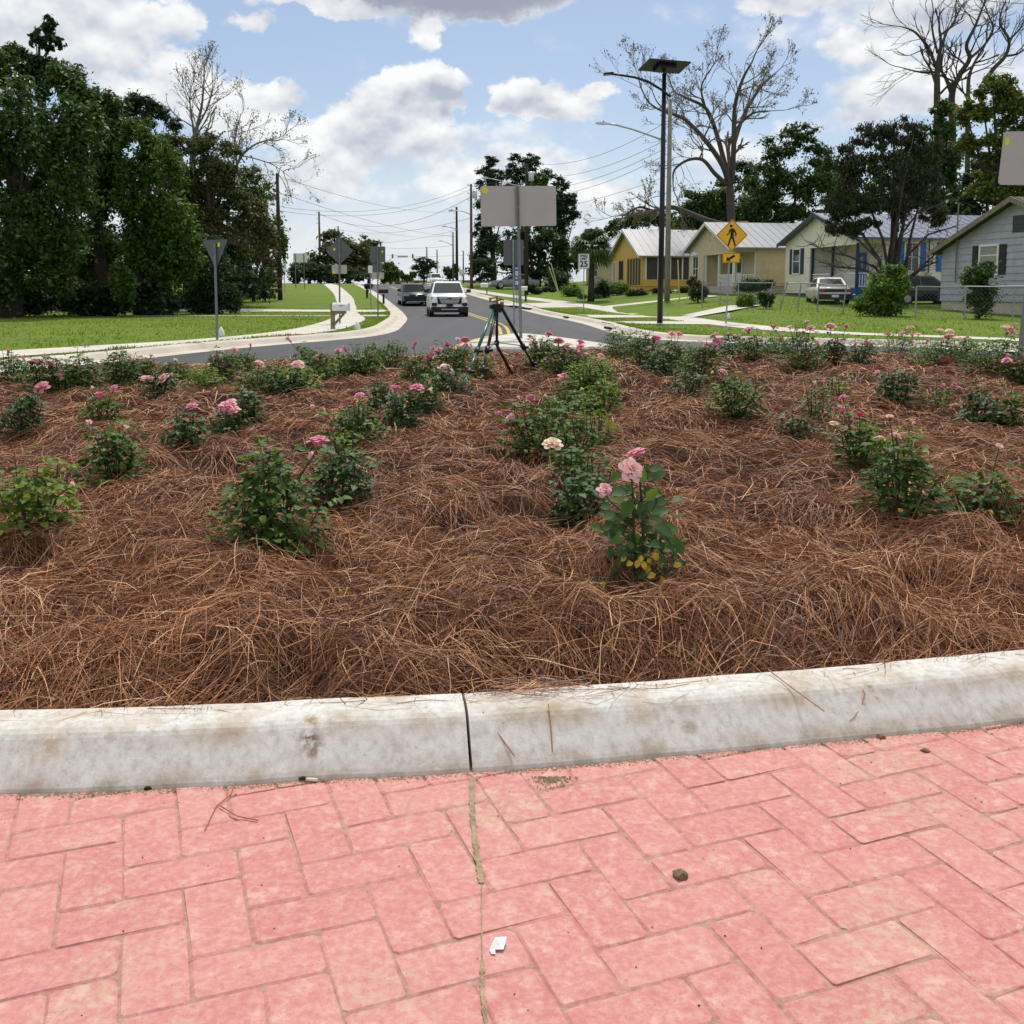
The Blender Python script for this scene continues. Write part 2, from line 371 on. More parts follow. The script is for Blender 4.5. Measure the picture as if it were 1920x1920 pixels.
def mat_soil(name, lo, hi):
    m_, nt, b = new_mat(name); f = tnoise(nt, 30, 6, .7, coord='Position'); nt.links.new(ramp(nt, f, [(.3, lo), (.7, hi)]), b.inputs['Base Color'])
    b.inputs['Roughness'].default_value = .95; b.inputs['Specular IOR Level'].default_value = .1; bump(nt, b, f, .8, .012); return m_
STAINS = [((-.51, 2.435, .165), .042, (.17, .125, .075)), ((-.50, 2.415, .140), .026, (.24, .17, .09)), ((-.515, 2.47, .208), .03, (.33, .25, .14)), ((-1.15, 2.36, .20), .07, (.44, .35, .22)), ((.35, 2.55, .20), .06, (.46, .38, .27)), ((1.25, 2.72, .20), .05, (.46, .40, .32)), ((-.93, 2.32, .125), .02, (.33, .26, .16)), ((-.29, 2.42, .17), .05, (.46, .40, .35)), ((.47, 2.56, .14), .03, (.25, .2, .13)), ((1.0, 2.70, .2), .02, (.3, .26, .2)), ((.9, 2.67, .2), .016, (.3, .26, .2)), ((-1.06, 2.37, .2), .03, (.36, .28, .18))]
M['asphalt'] = mat_asphalt()
M['walk'] = mat_concrete('sidewalk_concrete', (.46, .43, .375), (.60, .57, .51), (.40, .36, .30))
M['kerb_far'] = mat_concrete('kerb_concrete', (.44, .40, .335), (.58, .54, .46), (.36, .31, .25))
M['lawn'] = mat_lawn(); M['brick'] = mat_brick(); M['curb'] = mat_curb(); M['needle'] = mat_needles()
M['soil'] = mat_soil('bed_soil', (.018, .009, .006), (.06, .028, .018))
M['sand'] = mat_soil('joint_sand', (.20, .15, .09), (.46, .37, .25))
M['joint'] = mat_soil('brick_joint', (.30, .14, .115), (.50, .34, .255))
M['yellow_paint'] = plain('yellow_paint', (.50, .34, .07), .7, var=.3, scale=14)
M['red_pad'] = plain('red_warning_pad', (.45, .13, .09), .8, var=.25, scale=8)
M['dark_gap'] = plain('dark_gap', (.012, .011, .010), .9)

# ------------------------------------------------------------------ draped sheets
def spline(P, n=8, closed=False):
    P = [Vector((p[0], p[1])) for p in P]; out = []; N = len(P)
    rng = range(N if closed else N - 1)
    for i in rng:
        g = (lambda k: P[k % N]) if closed else (lambda k: P[min(max(k, 0), N - 1)])
        p0, p1, p2, p3 = g(i - 1), g(i), g(i + 1), g(i + 2)
        for j in range(n):
            t = j / n
            out.append(.5 * ((2 * p1) + (-p0 + p2) * t + (2 * p0 - 5 * p1 + 4 * p2 - p3) * t * t + (-p0 + 3 * p1 - 3 * p2 + p3) * t ** 3))
    if not closed: out.append(P[-1])
    return out
def inside(poly, x, y):
    px = np.array([p[0] for p in poly]); py = np.array([p[1] for p in poly]); x = np.asarray(x); y = np.asarray(y)
    r = np.zeros(x.shape, bool); j = len(px) - 1
    for i in range(len(px)):
        c = ((py[i] > y) != (py[j] > y)) & (x < (px[j] - px[i]) * (y - py[i]) / (py[j] - py[i] + 1e-12) + px[i]); r ^= c; j = i
    return r
def drape(name, poly, dz, mt, step=3.0, zf=None, kind='structure', parent=None):
    """fill an outline, following the terrain"""
    zf = zf or (lambda x, y: Tz(x, y)); poly = [Vector((p[0], p[1])) for p in poly]
    xs = [p.x for p in poly]; ys = [p.y for p in poly]
    gx, gy = np.meshgrid(np.arange(min(xs), max(xs), step), np.arange(min(ys), max(ys), step)); gx = gx.ravel(); gy = gy.ravel()
    k = inside(poly, gx, gy); pts = [Vector((a, b)) for a, b in zip(gx[k], gy[k])]
    n = len(poly)
    V, E, F, _, _, _ = delaunay_2d_cdt(poly + pts, [], [list(range(n))], 1, 1e-4)
    vs = [(v.x, v.y, zf(v.x, v.y) + dz) for v in V]
    me = bpy.data.meshes.new(name); me.from_pydata(vs, [], [tuple(f) for f in F]); me.materials.append(mt)
    bm = bmesh.new(); bm.from_mesh(me); bmesh.ops.recalc_face_normals(bm, faces=bm.faces)
    if bm.faces and sum(f.normal.z for f in bm.faces) < 0: bmesh.ops.reverse_faces(bm, faces=bm.faces)
    bm.to_mesh(me); bm.free()
    o = link(name, me, parent)
    if kind: o['kind'] = kind
    return o
def ribbon(name, line, prof, mt, zf=None, parent=None, closed=False, kind='structure'):
    """sweep a cross-section (offset to the left, height) along a ground line"""
    zf = zf or (lambda x, y: Tz(x, y)); n = len(line); vs = []; fs = []; k = len(prof)
    for i, p in enumerate(line):
        a = line[(i - 1) % n] if closed else line[max(i - 1, 0)]; b = line[(i + 1) % n] if closed else line[min(i + 1, n - 1)]
        t = Vector((b[0] - a[0], b[1] - a[1])).normalized(); nn = Vector((-t.y, t.x))
        for (o, h) in prof:
            q = Vector((p[0], p[1])) + nn * o; vs.append((q.x, q.y, zf(p[0], p[1]) + h))
    for i in range(n if closed else n - 1):
        j = (i + 1) % n
        for c in range(k - 1): fs.append((i * k + c, j * k + c, j * k + c + 1, i * k + c + 1))
    mb = MB(); mb.add(vs, fs); o = mb.build(name, mt, parent)
    me = o.data; bm = bmesh.new(); bm.from_mesh(me); bmesh.ops.recalc_face_normals(bm, faces=bm.faces)
    if sum(f.normal.z * f.calc_area() for f in bm.faces) < 0: bmesh.ops.reverse_faces(bm, faces=bm.faces)
    bm.to_mesh(me); bm.free()
    if kind: o['kind'] = kind
    return o

# road edges (asphalt meets gutter), world metres
LEFT = spline([(-12.5, -6), (-12.4, 2), (-11, 9), (-9.2, 13.8), (-8.0, 16.5), (-7.2, 19), (-6.5, 21.8), (-5.7, 24.2), (-4.7, 26.6), (-4.0, 29.0), (-3.8, 32.5), (-4.15, 38), (-4.97, 47.5), (-6.33, 58), (-7.9, 67.3), (-10.3, 80.5), (-13, 94.5), (-16.2, 110), (-36, 205), (-130, 600)], 6)
RIGHT = spline([(13.5, -8), (14.2, 2), (14.0, 10), (12.8, 17), (11.3, 20.6), (9.9, 22.4), (8.6, 23.5), (7.2, 24.3), (5.8, 25.0), (4.6, 25.8), (3.75, 27.2), (3.25, 29.6), (3.05, 33), (2.75, 41), (1.75, 52.5), (.2, 63.7), (-2.1, 76.5), (-5.2, 94), (-8.6, 110), (-28, 205), (-121, 600)], 6)

ground = drape('ground', [(-1500, -300), (1500, -300), (1500, 2600), (-1500, 2600)], -.12, M['lawn'], 60)
roadpoly = [Vector(p) for p in LEFT] + [Vector(p) for p in reversed(RIGHT)]
drape('road', roadpoly, 0.0, M['asphalt'], 4.0)
GW = .42      # gutter pan
def off(line, d):
    out = []; n = len(line)
    for i, p in enumerate(line):
        a = line[max(i - 1, 0)]; b = line[min(i + 1, n - 1)]; t = (Vector(b) - Vector(a)).normalized(); out.append(Vector(p) + Vector((-t.y, t.x)) * d)
    return out
ribbon('kerb', LEFT, [(-.02, .004), (0, .006), (GW, .015), (GW + .10, .115), (GW + .15, .135), (GW + .36, .14), (GW + .40, .05)], M['kerb_far'])
ribbon('kerb', RIGHT, [(.02, .004), (0, .006), (-GW, .015), (-GW - .10, .115), (-GW - .15, .135), (-GW - .36, .14), (-GW - .40, .05)], M['kerb_far'])
LB = off(LEFT, GW + .30); RB = off(RIGHT, -GW - .30)
lawnL = drape('lawn', list(LB) + [Vector((-420, 620)), Vector((-420, -6))], .125, M['lawn'], 6.0)
lawnR = drape('lawn', list(RB) + [Vector((420, 620)), Vector((420, -8))], .125, M['lawn'], 6.0)

# sidewalks, drives and crossings: concrete sheets a little proud of the lawn
WD = .137
def walk(name, poly, dz=WD): return drape(name, poly, dz, M['walk'], 2.5)
up = spline([(-13.5, 5), (-12, 14), (-10.2, 19), (-9.1, 21.2), (-7.9, 23.6), (-7.2, 26.0), (-6.85, 28.5), (-6.75, 31.5), (-7.1, 37), (-8.0, 45), (-9.9, 58), (-12.2, 70), (-17.6, 97), (-36, 180)], 5)
lo = spline([(-11.6, 5), (-10.4, 13.2), (-9.0, 17.6), (-8.1, 19.8), (-7.3, 21.9), (-6.6, 24.2), (-5.9, 26.4), (-5.35, 28.9), (-5.25, 31.5), (-5.55, 36), (-6.2, 42.5), (-8.3, 54), (-10.3, 66), (-14.6, 89), (-33.6, 180)], 5)
walk('sidewalk', list(up) + list(reversed(lo)))
_a = [p for p in off(LEFT, .84) if 25.3 < p.y < 27.3]; _b = [p for p in off(LEFT, 1.25) if 25.3 < p.y < 27.3]
drape('warning_pad', _a + list(reversed(_b)), WD + .010, M['red_pad'], 1)
_a = [p for p in off(LEFT, .80) if 24.6 < p.y < 28.2]; _b = [p for p in off(LEFT, 1.9) if 24.6 < p.y < 28.2]
walk('sidewalk', _a + list(reversed(_b)), WD + .005)
walk('driveway', [(-6.6, 46.8), (-18.5, 46.8), (-18.5, 47.6), (-6.6, 47.8)], WD + .004); walk('driveway', [(-7.4, 54.3), (-30, 57.5), (-30, 60.5), (-8.2, 57.8)], WD + .004)
walk('driveway', [(-6.9, 46.4), (-5.4, 46.4), (-5.7, 48.8), (-7.2, 48.8)], WD + .008); walk('driveway', [(-8.6, 54.2), (-6.6, 54.2), (-7.1, 57.9), (-9.0, 57.9)], WD + .008)
ru = spline([(15.4, 17.5), (13.4, 22.9), (11.6, 25.9), (10.4, 27.2), (9.55, 28.7), (8.9, 31.2), (8.5, 34), (8.1, 38), (7.75, 46), (7.0, 54), (5.9, 62), (4.4, 68), (2.1, 75), (-1.0, 85), (-6.5, 108), (-25, 190)], 5)
rl = spline([(14.2, 17.0), (12.4, 22.0), (11.0, 24.8), (9.8, 26.1), (8.6, 27.6), (7.6, 30.0), (7.0, 33.6), (6.7, 38), (6.2, 46), (5.5, 53), (4.5, 60.6), (3.1, 66.5), (.9, 73.5), (-2.2, 84), (-7.6, 108), (-26.2, 190)], 5)
walk('sidewalk', list(ru) + list(reversed(rl)))
walk('driveway', [(3.5, 36.0), (3.4, 38.4), (6.9, 38.6), (7.1, 35.0)], WD + .004)
walk('driveway', [(3.3, 43.5), (3.0, 49.5), (6.4, 47.8), (6.55, 44.5)], WD + .004)
walk('driveway', [(7.6, 43.0), (7.5, 45.4), (11.5, 53.5), (13.0, 52.2)], WD + .008)
walk('driveway', [(5.8, 58.5), (5.2, 62.0), (12.6, 66.0), (13.2, 64.2)], WD + .004)
walk('driveway', [(1.0, 60.5), (-.6, 66.5), (2.8, 67.5), (4.2, 61.5)], WD + .008)
walk('driveway', [(8.6, 75.0), (8.0, 78.0), (15, 79.5), (15.5, 77)], WD + .004)
# storm drain mouth in the right kerb
mb = MB(); q = Vector((3.05, 33.6, 0)); mb.box((3.155, 33.0, .085), (.10, 1.1, .07), Matrix.Rotation(R(4), 3, 'Z')); o = mb.build('drain_opening', M['dark_gap'])
tag(o, 'dark storm drain slot in the right kerb before the lamp post', 'storm drain')
o = MB().box((2.52, 47.0, .08), (.10, 1.3, .07), Matrix.Rotation(R(5), 3, 'Z')).build('drain_opening', M['dark_gap']); tag(o, 'farther dark storm drain slot in the right kerb', 'storm drain')

# splitter island with its nose, painted lines
isl = spline([(-.85, 21.6), (.0, 20.9), (1.3, 20.9), (2.0, 21.7), (1.5, 24.0), (.75, 26.5), (.2, 27.4), (-.15, 26.6), (-.75, 24.0)], 6, True)
ribbon('splitter_island', isl, [(-.16, .004), (-.14, .10), (-.10, .14), (.0, .15)], M['kerb_far'], closed=True)
drape('splitter_island', isl, .149, M['walk'], 1.0)
def stripe(line, w, name='road_marking'):
    ribbon(name, line, [(-w / 2, .005), (w / 2, .005)], M['yellow_paint'])
mid = [(-.2, 30), (-.45, 38), (-1.35, 47.5), (-2.6, 57), (-4.2, 66), (-6.8, 79), (-10, 94), (-13.0, 108), (-33, 205)]
mids = spline(mid, 6)
stripe(off(mids, .13), .11); stripe(off(mids, -.13), .11)
stripe(spline([(-.34, 30.1), (-.75, 28.4), (-1.15, 25.6), (-1.3, 22.4)], 6), .11); stripe(spline([(-.07, 30.1), (.55, 28.6), (1.5, 26.2), (2.1, 23.6), (2.9, 20.8), (4.2, 19.0)], 6), .11)

# ------------------------------------------------------------------ rose bed
BED = spline([(-.5, 2.365), (-.1, 2.404), (.618, 2.53), (1.431, 2.70), (2.6, 3.02), (4.2, 3.75), (6.1, 5.3), (7.9, 8.1), (8.6, 11.5), (7.9, 14.6), (5.4, 16.7), (2.2, 17.4), (-1.0, 16.4), (-4.2, 14.2), (-6.6, 11.6), (-7.6, 8.5), (-6.7, 5.3), (-4.8, 3.4), (-3.2, 2.62), (-1.9, 2.315), (-1.23, 2.297), (-.68, 2.338)], 8, True)
BX = np.array([p.x for p in BED]); BY = np.array([p.y for p in BED])
def edge_dist(x, y):
    x = np.asarray(x, float).ravel(); y = np.asarray(y, float).ravel(); out = np.empty(len(x))
    for s in range(0, len(x), 20000):
        out[s:s + 20000] = np.sqrt(((x[s:s + 20000, None] - BX) ** 2 + (y[s:s + 20000, None] - BY) ** 2).min(1))
    return out
_gx = np.arange(-8.2, 9.2, .05); _gy = np.arange(2.0, 17.9, .05)
_GX, _GY = np.meshgrid(_gx, _gy, indexing='ij')
_ins = inside(BED, _GX.ravel(), _GY.ravel()).reshape(_GX.shape)
_ED = edge_dist(_GX, _GY).reshape(_GX.shape); _ED[~_ins] = 0
def _hf():
    e = _ED - .20
    h = .095 + .185 * ss(0.0, .46, e) + .115 * ss(.4, 5, e)
    lum = .10 * (vnoise(_GX * 1.9 + 5, _GY * 1.9, 0) - .5) + .105 * (vnoise(_GX * 3.7, _GY * 3.7 + 9, 1) - .5) + .055 * (vnoise(_GX * 9, _GY * 9, 2) - .5)
    dark = -.12 * ss(.68, .9, vnoise(_GX * 3.3 + 31, _GY * 3.3 + 7, 3))
    return h + (lum + dark) * ss(.02, .3, e)
_HF = _hf()
def bedz(x, y):
    x = np.asarray(x, float); y = np.asarray(y, float)
    fx = np.clip((x - _gx[0]) / .05, 0, len(_gx) - 1.001); fy = np.clip((y - _gy[0]) / .05, 0, len(_gy) - 1.001)
    i = fx.astype(int); j = fy.astype(int); a = fx - i; b = fy - j
    return (_HF[i, j] * (1 - a) + _HF[i + 1, j] * a) * (1 - b) + (_HF[i, j + 1] * (1 - a) + _HF[i + 1, j + 1] * a) * b
def bz(x, y): return float(bedz(np.array([x]), np.array([y]))[0])
def bed_mesh():
    k = _ED > .12; idx = -np.ones(_GX.shape, int); s = (slice(None, None, 2), slice(None, None, 2))
    gx, gy, hz, kk = _GX[s], _GY[s], _HF[s] - .03, k[s]
    idx = np.arange(gx.size).reshape(gx.shape); V = np.stack([gx.ravel(), gy.ravel(), hz.ravel()], 1)
    q = kk[:-1, :-1] & kk[1:, :-1] & kk[1:, 1:] & kk[:-1, 1:]
    F = np.stack([idx[:-1, :-1][q], idx[1:, :-1][q], idx[1:, 1:][q], idx[:-1, 1:][q]], 1)
    o = link('garden_bed', npmesh('garden_bed', V, F, M['soil'], True)); o['kind'] = 'structure'
bed_mesh()

def needles(n, ymax, ymin, w, rng, lmin=.11, lmax=.26, lift=.035, seg=3, wild=.35):
    # seed points
    xs = []; ys = []; need = n
    while need > 0:
        y = rng.uniform(ymin, ymax, 4 * n); x = rng.uniform(-1, 1, 4 * n) * (.60 * y + 1.5)
        x = np.where(x < -7.9, x * .5, np.where(x > 8.8, x * .5, x))
        fx = np.clip(((x - _gx[0]) / .05).astype(int), 0, len(_gx) - 1); fy = np.clip(((y - _gy[0]) / .05).astype(int), 0, len(_gy) - 1)
        k = (_ED[fx, fy] > .17) & (x > _gx[0]) & (x < _gx[-1]); x = x[k][:need]; y = y[k][:need]; xs.append(x); ys.append(y); need -= len(x)
    x = np.concatenate(xs); y = np.concatenate(ys)
    flow = (vnoise(x * 1.5 + 3, y * 1.5, 4) * 2.2 + vnoise(x * 4.5, y * 4.5 + 3, 5) * 1.1) * math.pi * 1.6
    a = flow + rng.normal(0, .55, n) + rng.choice([0, math.pi], n)
    L = rng.uniform(lmin, lmax, n); kap = rng.normal(0, 3.2, n); kap2 = rng.normal(0, 4.0, n)
    P = np.empty((n, seg + 1, 3)); px, py = x.copy(), y.copy(); ang = a.copy(); d = L / seg
    base = rng.uniform(-.015, lift, n); tilt = rng.normal(0, .10, n) + (rng.random(n) < .10) * rng.normal(0, wild, n)
    arch = np.abs(rng.normal(0, .018, n))
    for i in range(seg + 1):
        t = i / seg
        P[:, i, 0] = px; P[:, i, 1] = py
        P[:, i, 2] = np.maximum(bedz(px, py) - .004, bedz(px, py) + base + tilt * (t - .3) * L + arch * np.sin(math.pi * t))
        px = px + np.cos(ang) * d; py = py + np.sin(ang) * d; ang = ang + (kap + kap2 * (t - .5)) * d
    # over the kerb top the straw lies on the concrete
    ed = edge_dist(P[:, :, 0].ravel(), P[:, :, 1].ravel()).reshape(n, seg + 1)
    P[:, :, 2] = np.where(ed < .2, np.maximum(P[:, :, 2], .215 + np.maximum(base, 0)[:, None] * .5), P[:, :, 2])
    keep = (np.where(~inside(BED, P[:, :, 0].ravel(), P[:, :, 1].ravel()).reshape(n, seg + 1), 1, 0).sum(1) == 0) & (ed.min(1) > np.where(rng.random(n) < .012, .03, np.where(rng.random(n) < .25, .14, .215)))
    P = P[keep]; a = a[keep]; n = len(P)
    tdir = P[:, -1] - P[:, 0]; tdir /= np.linalg.norm(tdir, axis=1, keepdims=True) + 1e-9
    u = np.cross(tdir, np.array([0, 0, 1.])); u /= np.linalg.norm(u, axis=1, keepdims=True) + 1e-9; v = np.cross(u, tdir)
    rol = rng.uniform(0, math.pi, n); W = (u * np.cos(rol)[:, None] + v * np.sin(rol)[:, None]) * (w * rng.uniform(.6, 1.3, n))[:, None] / 2
    tap = np.array([1, 1, .9, .35])[:seg + 1] if seg == 3 else np.linspace(1, .4, seg + 1)
    V = np.stack([P - W[:, None, :] * tap[None, :, None], P + W[:, None, :] * tap[None, :, None]], 2).reshape(-1, 3)
    b = np.arange(n)[:, None] * (2 * (seg + 1)); q = np.arange(seg)[None, :] * 2
    F = np.stack([b + q, b + q + 1, b + q + 3, b + q + 2], 2).reshape(-1, 4)
    return V, F
def straw():
    rng = np.random.default_rng(5); Vs = []; Fs = []; o = 0
    for (n, y0, y1, w, kw) in ((86000, 2.3, 4.3, .0020, dict(lmin=.12, lmax=.26, lift=.05)), (12000, 2.3, 4.6, .0025, dict(lmin=.12, lmax=.28, lift=.07, wild=.6)), (52000, 3.9, 7.0, .0034, dict(seg=2)), (45000, 6.5, 11., .0056, dict(seg=2)), (34000, 10.5, 17.3, .0092, dict(lift=.05, seg=2)), (2000, 3, 12, .004, dict(wild=.9, lift=.06))):
        V, F = needles(n, y1, y0, w, rng, **kw); Vs.append(V); Fs.append(F + o); o += len(V)
    ob = link('pine_straw', npmesh('pine_straw', np.concatenate(Vs), np.concatenate(Fs), M['needle'])); tag(ob, 'reddish brown pine straw mulch covering the whole rose bed', 'pine straw', kind='stuff')
straw()

# kerb round the bed: poured segments with open joints
def bed_kerb():
    line = [Vector(p) for p in BED]; n = len(line); seg = [0]
    for i in range(n): seg.append(seg[-1] + (line[(i + 1) % n] - line[i]).length)
    tot = seg[-1]
    def pt(s):
        s %= tot; i = int(np.searchsorted(seg, s, 'right')) - 1; i = min(i, n - 1); f = (s - seg[i]) / (seg[i + 1] - seg[i]); return line[i].lerp(line[(i + 1) % n], f)
    # joint seen at x=-0.105
    s0 = min(np.arange(0, tot, .005), key=lambda s: (pt(s) - Vector((-.103, 2.404))).length)
    num = 17; step = tot / num
    root = thing('bed_kerb', None, None); root['kind'] = 'structure'; del_keys = [k for k in ('label', 'category') if k in root]
    prof = [(0, .090), (.006, .106), (.014, .115), (.082, .183), (.091, .192), (.102, .2005), (.118, .207), (.145, .2122), (.222, .213), (.232, .206), (.234, .06)]
    for j in range(num):
        a = s0 + j * step + .004; b = s0 + (j + 1) * step - .004; m_ = 26 if j in (0, 1, num - 1) else 10
        P = [pt(a + (b - a) * i / m_) for i in range(m_ + 1)]; vs = []; fs = []; k = len(prof)
        for i, p in enumerate(P):
            t = (pt(a + (b - a) * i / m_ + .02) - pt(a + (b - a) * i / m_ - .02)).normalized(); nn = Vector((-t.y, t.x))
            for (o, h) in prof:
                jit = .0025 * (mnoise.noise(Vector((p.x * 9, p.y * 9, h * 30)))); q = p + nn * (o + jit); vs.append((q.x, q.y, h + jit * .7))
        for i in range(m_):
            for c in range(k - 1): fs.append((i * k + c, (i + 1) * k + c, (i + 1) * k + c + 1, i * k + c + 1))
        fs.append(tuple(range(k - 1, -1, -1))); fs.append(tuple(range(m_ * k, m_ * k + k)))
        mb = MB(); mb.add(vs, fs); o = mb.build('kerb_segment', M['curb'], root)
        bm = bmesh.new(); bm.from_mesh(o.data); bmesh.ops.recalc_face_normals(bm, faces=bm.faces)
        bm.to_mesh(o.data); bm.free()
bed_kerb()

# ------------------------------------------------------------------ brick apron: herringbone
def apron():
    inner = [Vector(p) for p in BED]
    c = Vector((.4, 9.8)); outer = [c + (p - c) * ((p - c).length + 2.6) / (p - c).length for p in inner]
    n = len(inner); mb = MB(); vs = [(p.x, p.y, .0936) for p in inner] + [(p.x, p.y, .0936) for p in outer]
    vs += [(c.x + (p.x - c.x) * 1.012, c.y + (p.y - c.y) * 1.012, .003) for p in outer]
    fs = []
    for i in range(n):
        j = (i + 1) % n; fs += [(n + i, n + j, j, i), (2 * n + i, 2 * n + j, n + j, n + i)]
    mb.add(vs, fs); ob = mb.build('brick_apron', M['joint']); ob['kind'] = 'structure'
    W = .1165; ang = R(20.5); ax = Vector((math.cos(ang), math.sin(ang))); ay = Vector((-ax.y, ax.x)); o0 = Vector((.717, 1.873)) - ax * W - ay * W * .5
    gap = .0028
    rr = random.Random(3)
    def bmeshes():
        out = []
        for _ in range(9):
            l, w, h = 2 * W - gap, W - gap, .03; b = .0042; V = []
            def ring(inset, z, jit, nn=4):
                P = []
                hl, hw = l / 2 - inset, w / 2 - inset; cc = .008 * rr.uniform(.6, 1.6)
                for (sx, sy) in ((-1, -1), (1, -1), (1, 1), (-1, 1)):
                    q = [(sx * (hl - cc), sy * hw), (sx * hl, sy * (hw - cc))]
                    if sx * sy > 0: q = q[::-1]
                    P += q
                return [(x + rr.uniform(-jit, jit), y + rr.uniform(-jit, jit), z) for x, y in P]
            r0 = ring(0, -h, .0008); r1 = ring(.0, -b * .8, .0026); r2 = ring(b, rr.uniform(-.0005, .0005), .0028); V = r0 + r1 + r2; F = []
            for a in (0, 8):
                F += [(a + i, a + (i + 1) % 8, a + 8 + (i + 1) % 8, a + 8 + i) for i in range(8)]
            F.append(tuple(range(16, 24))); m2 = MB(); m2.add(V, F); out.append(m2.mesh('brick', M['brick']))
        return out
    MS = bmeshes(); near = []; far = []
    for i in range(-70, 70):
        for k in range(-30, 30):
            for (u, v, hor) in ((i + 4 * k, i, True), (i + 4 * k + 2, i - 1, False)):
                cc = (u + 1, v + .5) if hor else (u + .5, v + 1)
                p = o0 + ax * cc[0] * W + ay * cc[1] * W
                if not (-4.2 < p.x < 4.2 and .25 < p.y < 4.0): continue
                cor = [(1, .5), (-1, .5), (1, -.5), (-1, -.5), (0, 0)] if hor else [(.5, 1), (-.5, 1), (.5, -1), (-.5, -1), (0, 0)]
                C = [p + ax * a * W + ay * b * W for a, b in cor]
                I = inside(BED, np.array([q.x for q in C]), np.array([q.y for q in C]))
                if I.all(): continue
                z = .0965 + rr.uniform(-.0006, .0006); rz = ang + (0 if hor else R(90)) + rr.uniform(-.008, .008)
                if abs(p.x) < .52 * p.y + .30 and p.y > 1.30: near.append((p, z, rz))
                else: far.append((p, z, rz))
    near.sort(key=lambda q: q[0].y); far = far + near[300:]; near = near[:300]
    for (p, z, rz) in near:
        o = link('brick', rr.choice(MS), ob, (p.x, p.y, z)); o.rotation_euler = (rr.uniform(-.0035, .0035), rr.uniform(-.0035, .0035), rz + (math.pi if rr.random() < .5 else 0))
    mb = MB()
    for (p, z, rz) in far:
        me = rr.choice(MS); rot = Matrix.Rotation(rz, 3, 'Z')
        mb.add([rot @ v.co + Vector((p.x, p.y, z)) for v in me.vertices], [tuple(f.vertices) for f in me.polygons])
    o = mb.build('paving_brick', M['brick'], ob); o['kind'] = 'stuff'
    print('bricks', len(near), len(far))
apron()
# sand-filled saw joint running from the kerb joint across the apron
def saw_joint():
    rr = random.Random(9); P = [(-.100, 2.392), (-.094, 2.25), (-.082, 2.10), (-.066, 1.965), (-.062, 1.93)]
    Q = [(-.054, 1.70), (-.052, 1.62), (-.046, 1.56), (-.036, 1.50)]
    mb = MB()
    Q2 = [(-.062, 1.93), (-.060, 1.85), (-.057, 1.77), (-.054, 1.70)]
    for line, w in ((P, .0072), (Q2, .0014), (Q, .0038)):
        L = spline(line, 14); n = len(L); vs = []
        for i, p in enumerate(L):
            k = w * (rr.uniform(.6, 1.25)) * (1 if 1 < i < n - 2 else .3); vs += [(p.x - k, p.y, .0992), (p.x + k * rr.uniform(.7, 1.2), p.y, .0992)]
        mb.add(vs, [(2 * i, 2 * i + 1, 2 * i + 3, 2 * i + 2) for i in range(n - 1)])
    o = mb.build('joint_filler', M['sand']); o['kind'] = 'structure'
saw_joint()
# gritty sand line at the foot of the kerb, sand heap and crumbs
def grit():
    rr = random.Random(4); mb = MB()
    def crumb(x, y, z, r):
        P = [Vector((x + r * rr.uniform(.6, 1.2) * a, y + r * rr.uniform(.6, 1.2) * b, z + r * .7 * c)) for a, b, c in ((1, 0, 0), (0, 1, 0), (-1, 0, 0), (0, -1, 0), (0, 0, 1))]
        mb.add(P, [(0, 1, 4), (1, 2, 4), (2, 3, 4), (3, 0, 4)])
    line = [p for p in BED if p.y < 3.6 and abs(p.x) < 3.2]; line.sort(key=lambda p: p.x)
    for i in range(len(line) - 1):
        a, b = line[i], line[i + 1]; d = (b - a).length
        for _ in range(int(d * 900)):
            t = rr.random(); p = a.lerp(b, t); o = abs(rr.gauss(0, .011)); crumb(p.x + rr.uniform(-.01, .01), p.y - o, .0965, rr.uniform(.0012, .0042))
    for _ in range(260): crumb(rr.gauss(.098, .022), 2.385 - abs(rr.gauss(0, .022)), .0975, rr.uniform(.0015, .004))
    o = mb.build('sand_grit', M['sand']); tag(o, 'sandy grit gathered along the foot of the bed kerb', 'sand', kind='stuff')
    mb = MB()
    for _ in range(420): 
        x = rr.uniform(-1.6, 1.7); y = rr.uniform(1.4, 2.6); 
        if y < np.interp(x, [-1.23, -.1, .6, 1.43], [2.28, 2.38, 2.5, 2.67]):
            if rr.random() < (.15 + .85 * ((y - 1.4) / 1.2) ** 2): crumb(x, y, .0975, rr.uniform(.0008, .0026))
    o = mb.build('soil_crumbs', M['soil']); tag(o, 'dark soil crumbs scattered over the pink bricks', 'soil crumbs', kind='stuff')
grit()
# ------------------------------------------------------------------ roses
M['rose_leaf'] = leafmat('rose_leaf', [(0, (.030, .070, .018)), (.3, (.050, .110, .024)), (.6, (.070, .140, .028)), (.85, (.12, .20, .036)), (1, (.19, .25, .045))], .6, .30, .22)
M['rose_leaf_dark'] = leafmat('dark_rose_leaf', [(0, (.020, .048, .018)), (.5, (.036, .085, .026)), (.85, (.066, .135, .034)), (1, (.13, .20, .045))], .58, .22, .25)
M['rose_leaf_light'] = leafmat('light_rose_leaf', [(0, (.06, .12, .022)), (.5, (.115, .20, .032)), (1, (.22, .29, .05))], .6, .34, .22)
M['yellow_leaf'] = leafmat('yellow_rose_leaf', [(0, (.42, .30, .03)), (.5, (.55, .42, .05)), (1, (.50, .28, .05))], .5, .3)
M['cane'] = plain('rose_cane', (.045, .055, .022), .6, var=.4, scale=20)
M['calyx'] = plain('rose_calyx', (.10, .17, .05), .6)
def petalmat(name, a, b, c):
    return leafmat(name, [(0, a), (.5, b), (1, c)], .5, .30, .25)
M['pink'] = petalmat('pink_petal', (.66, .22, .33), (.74, .33, .42), (.80, .46, .50))
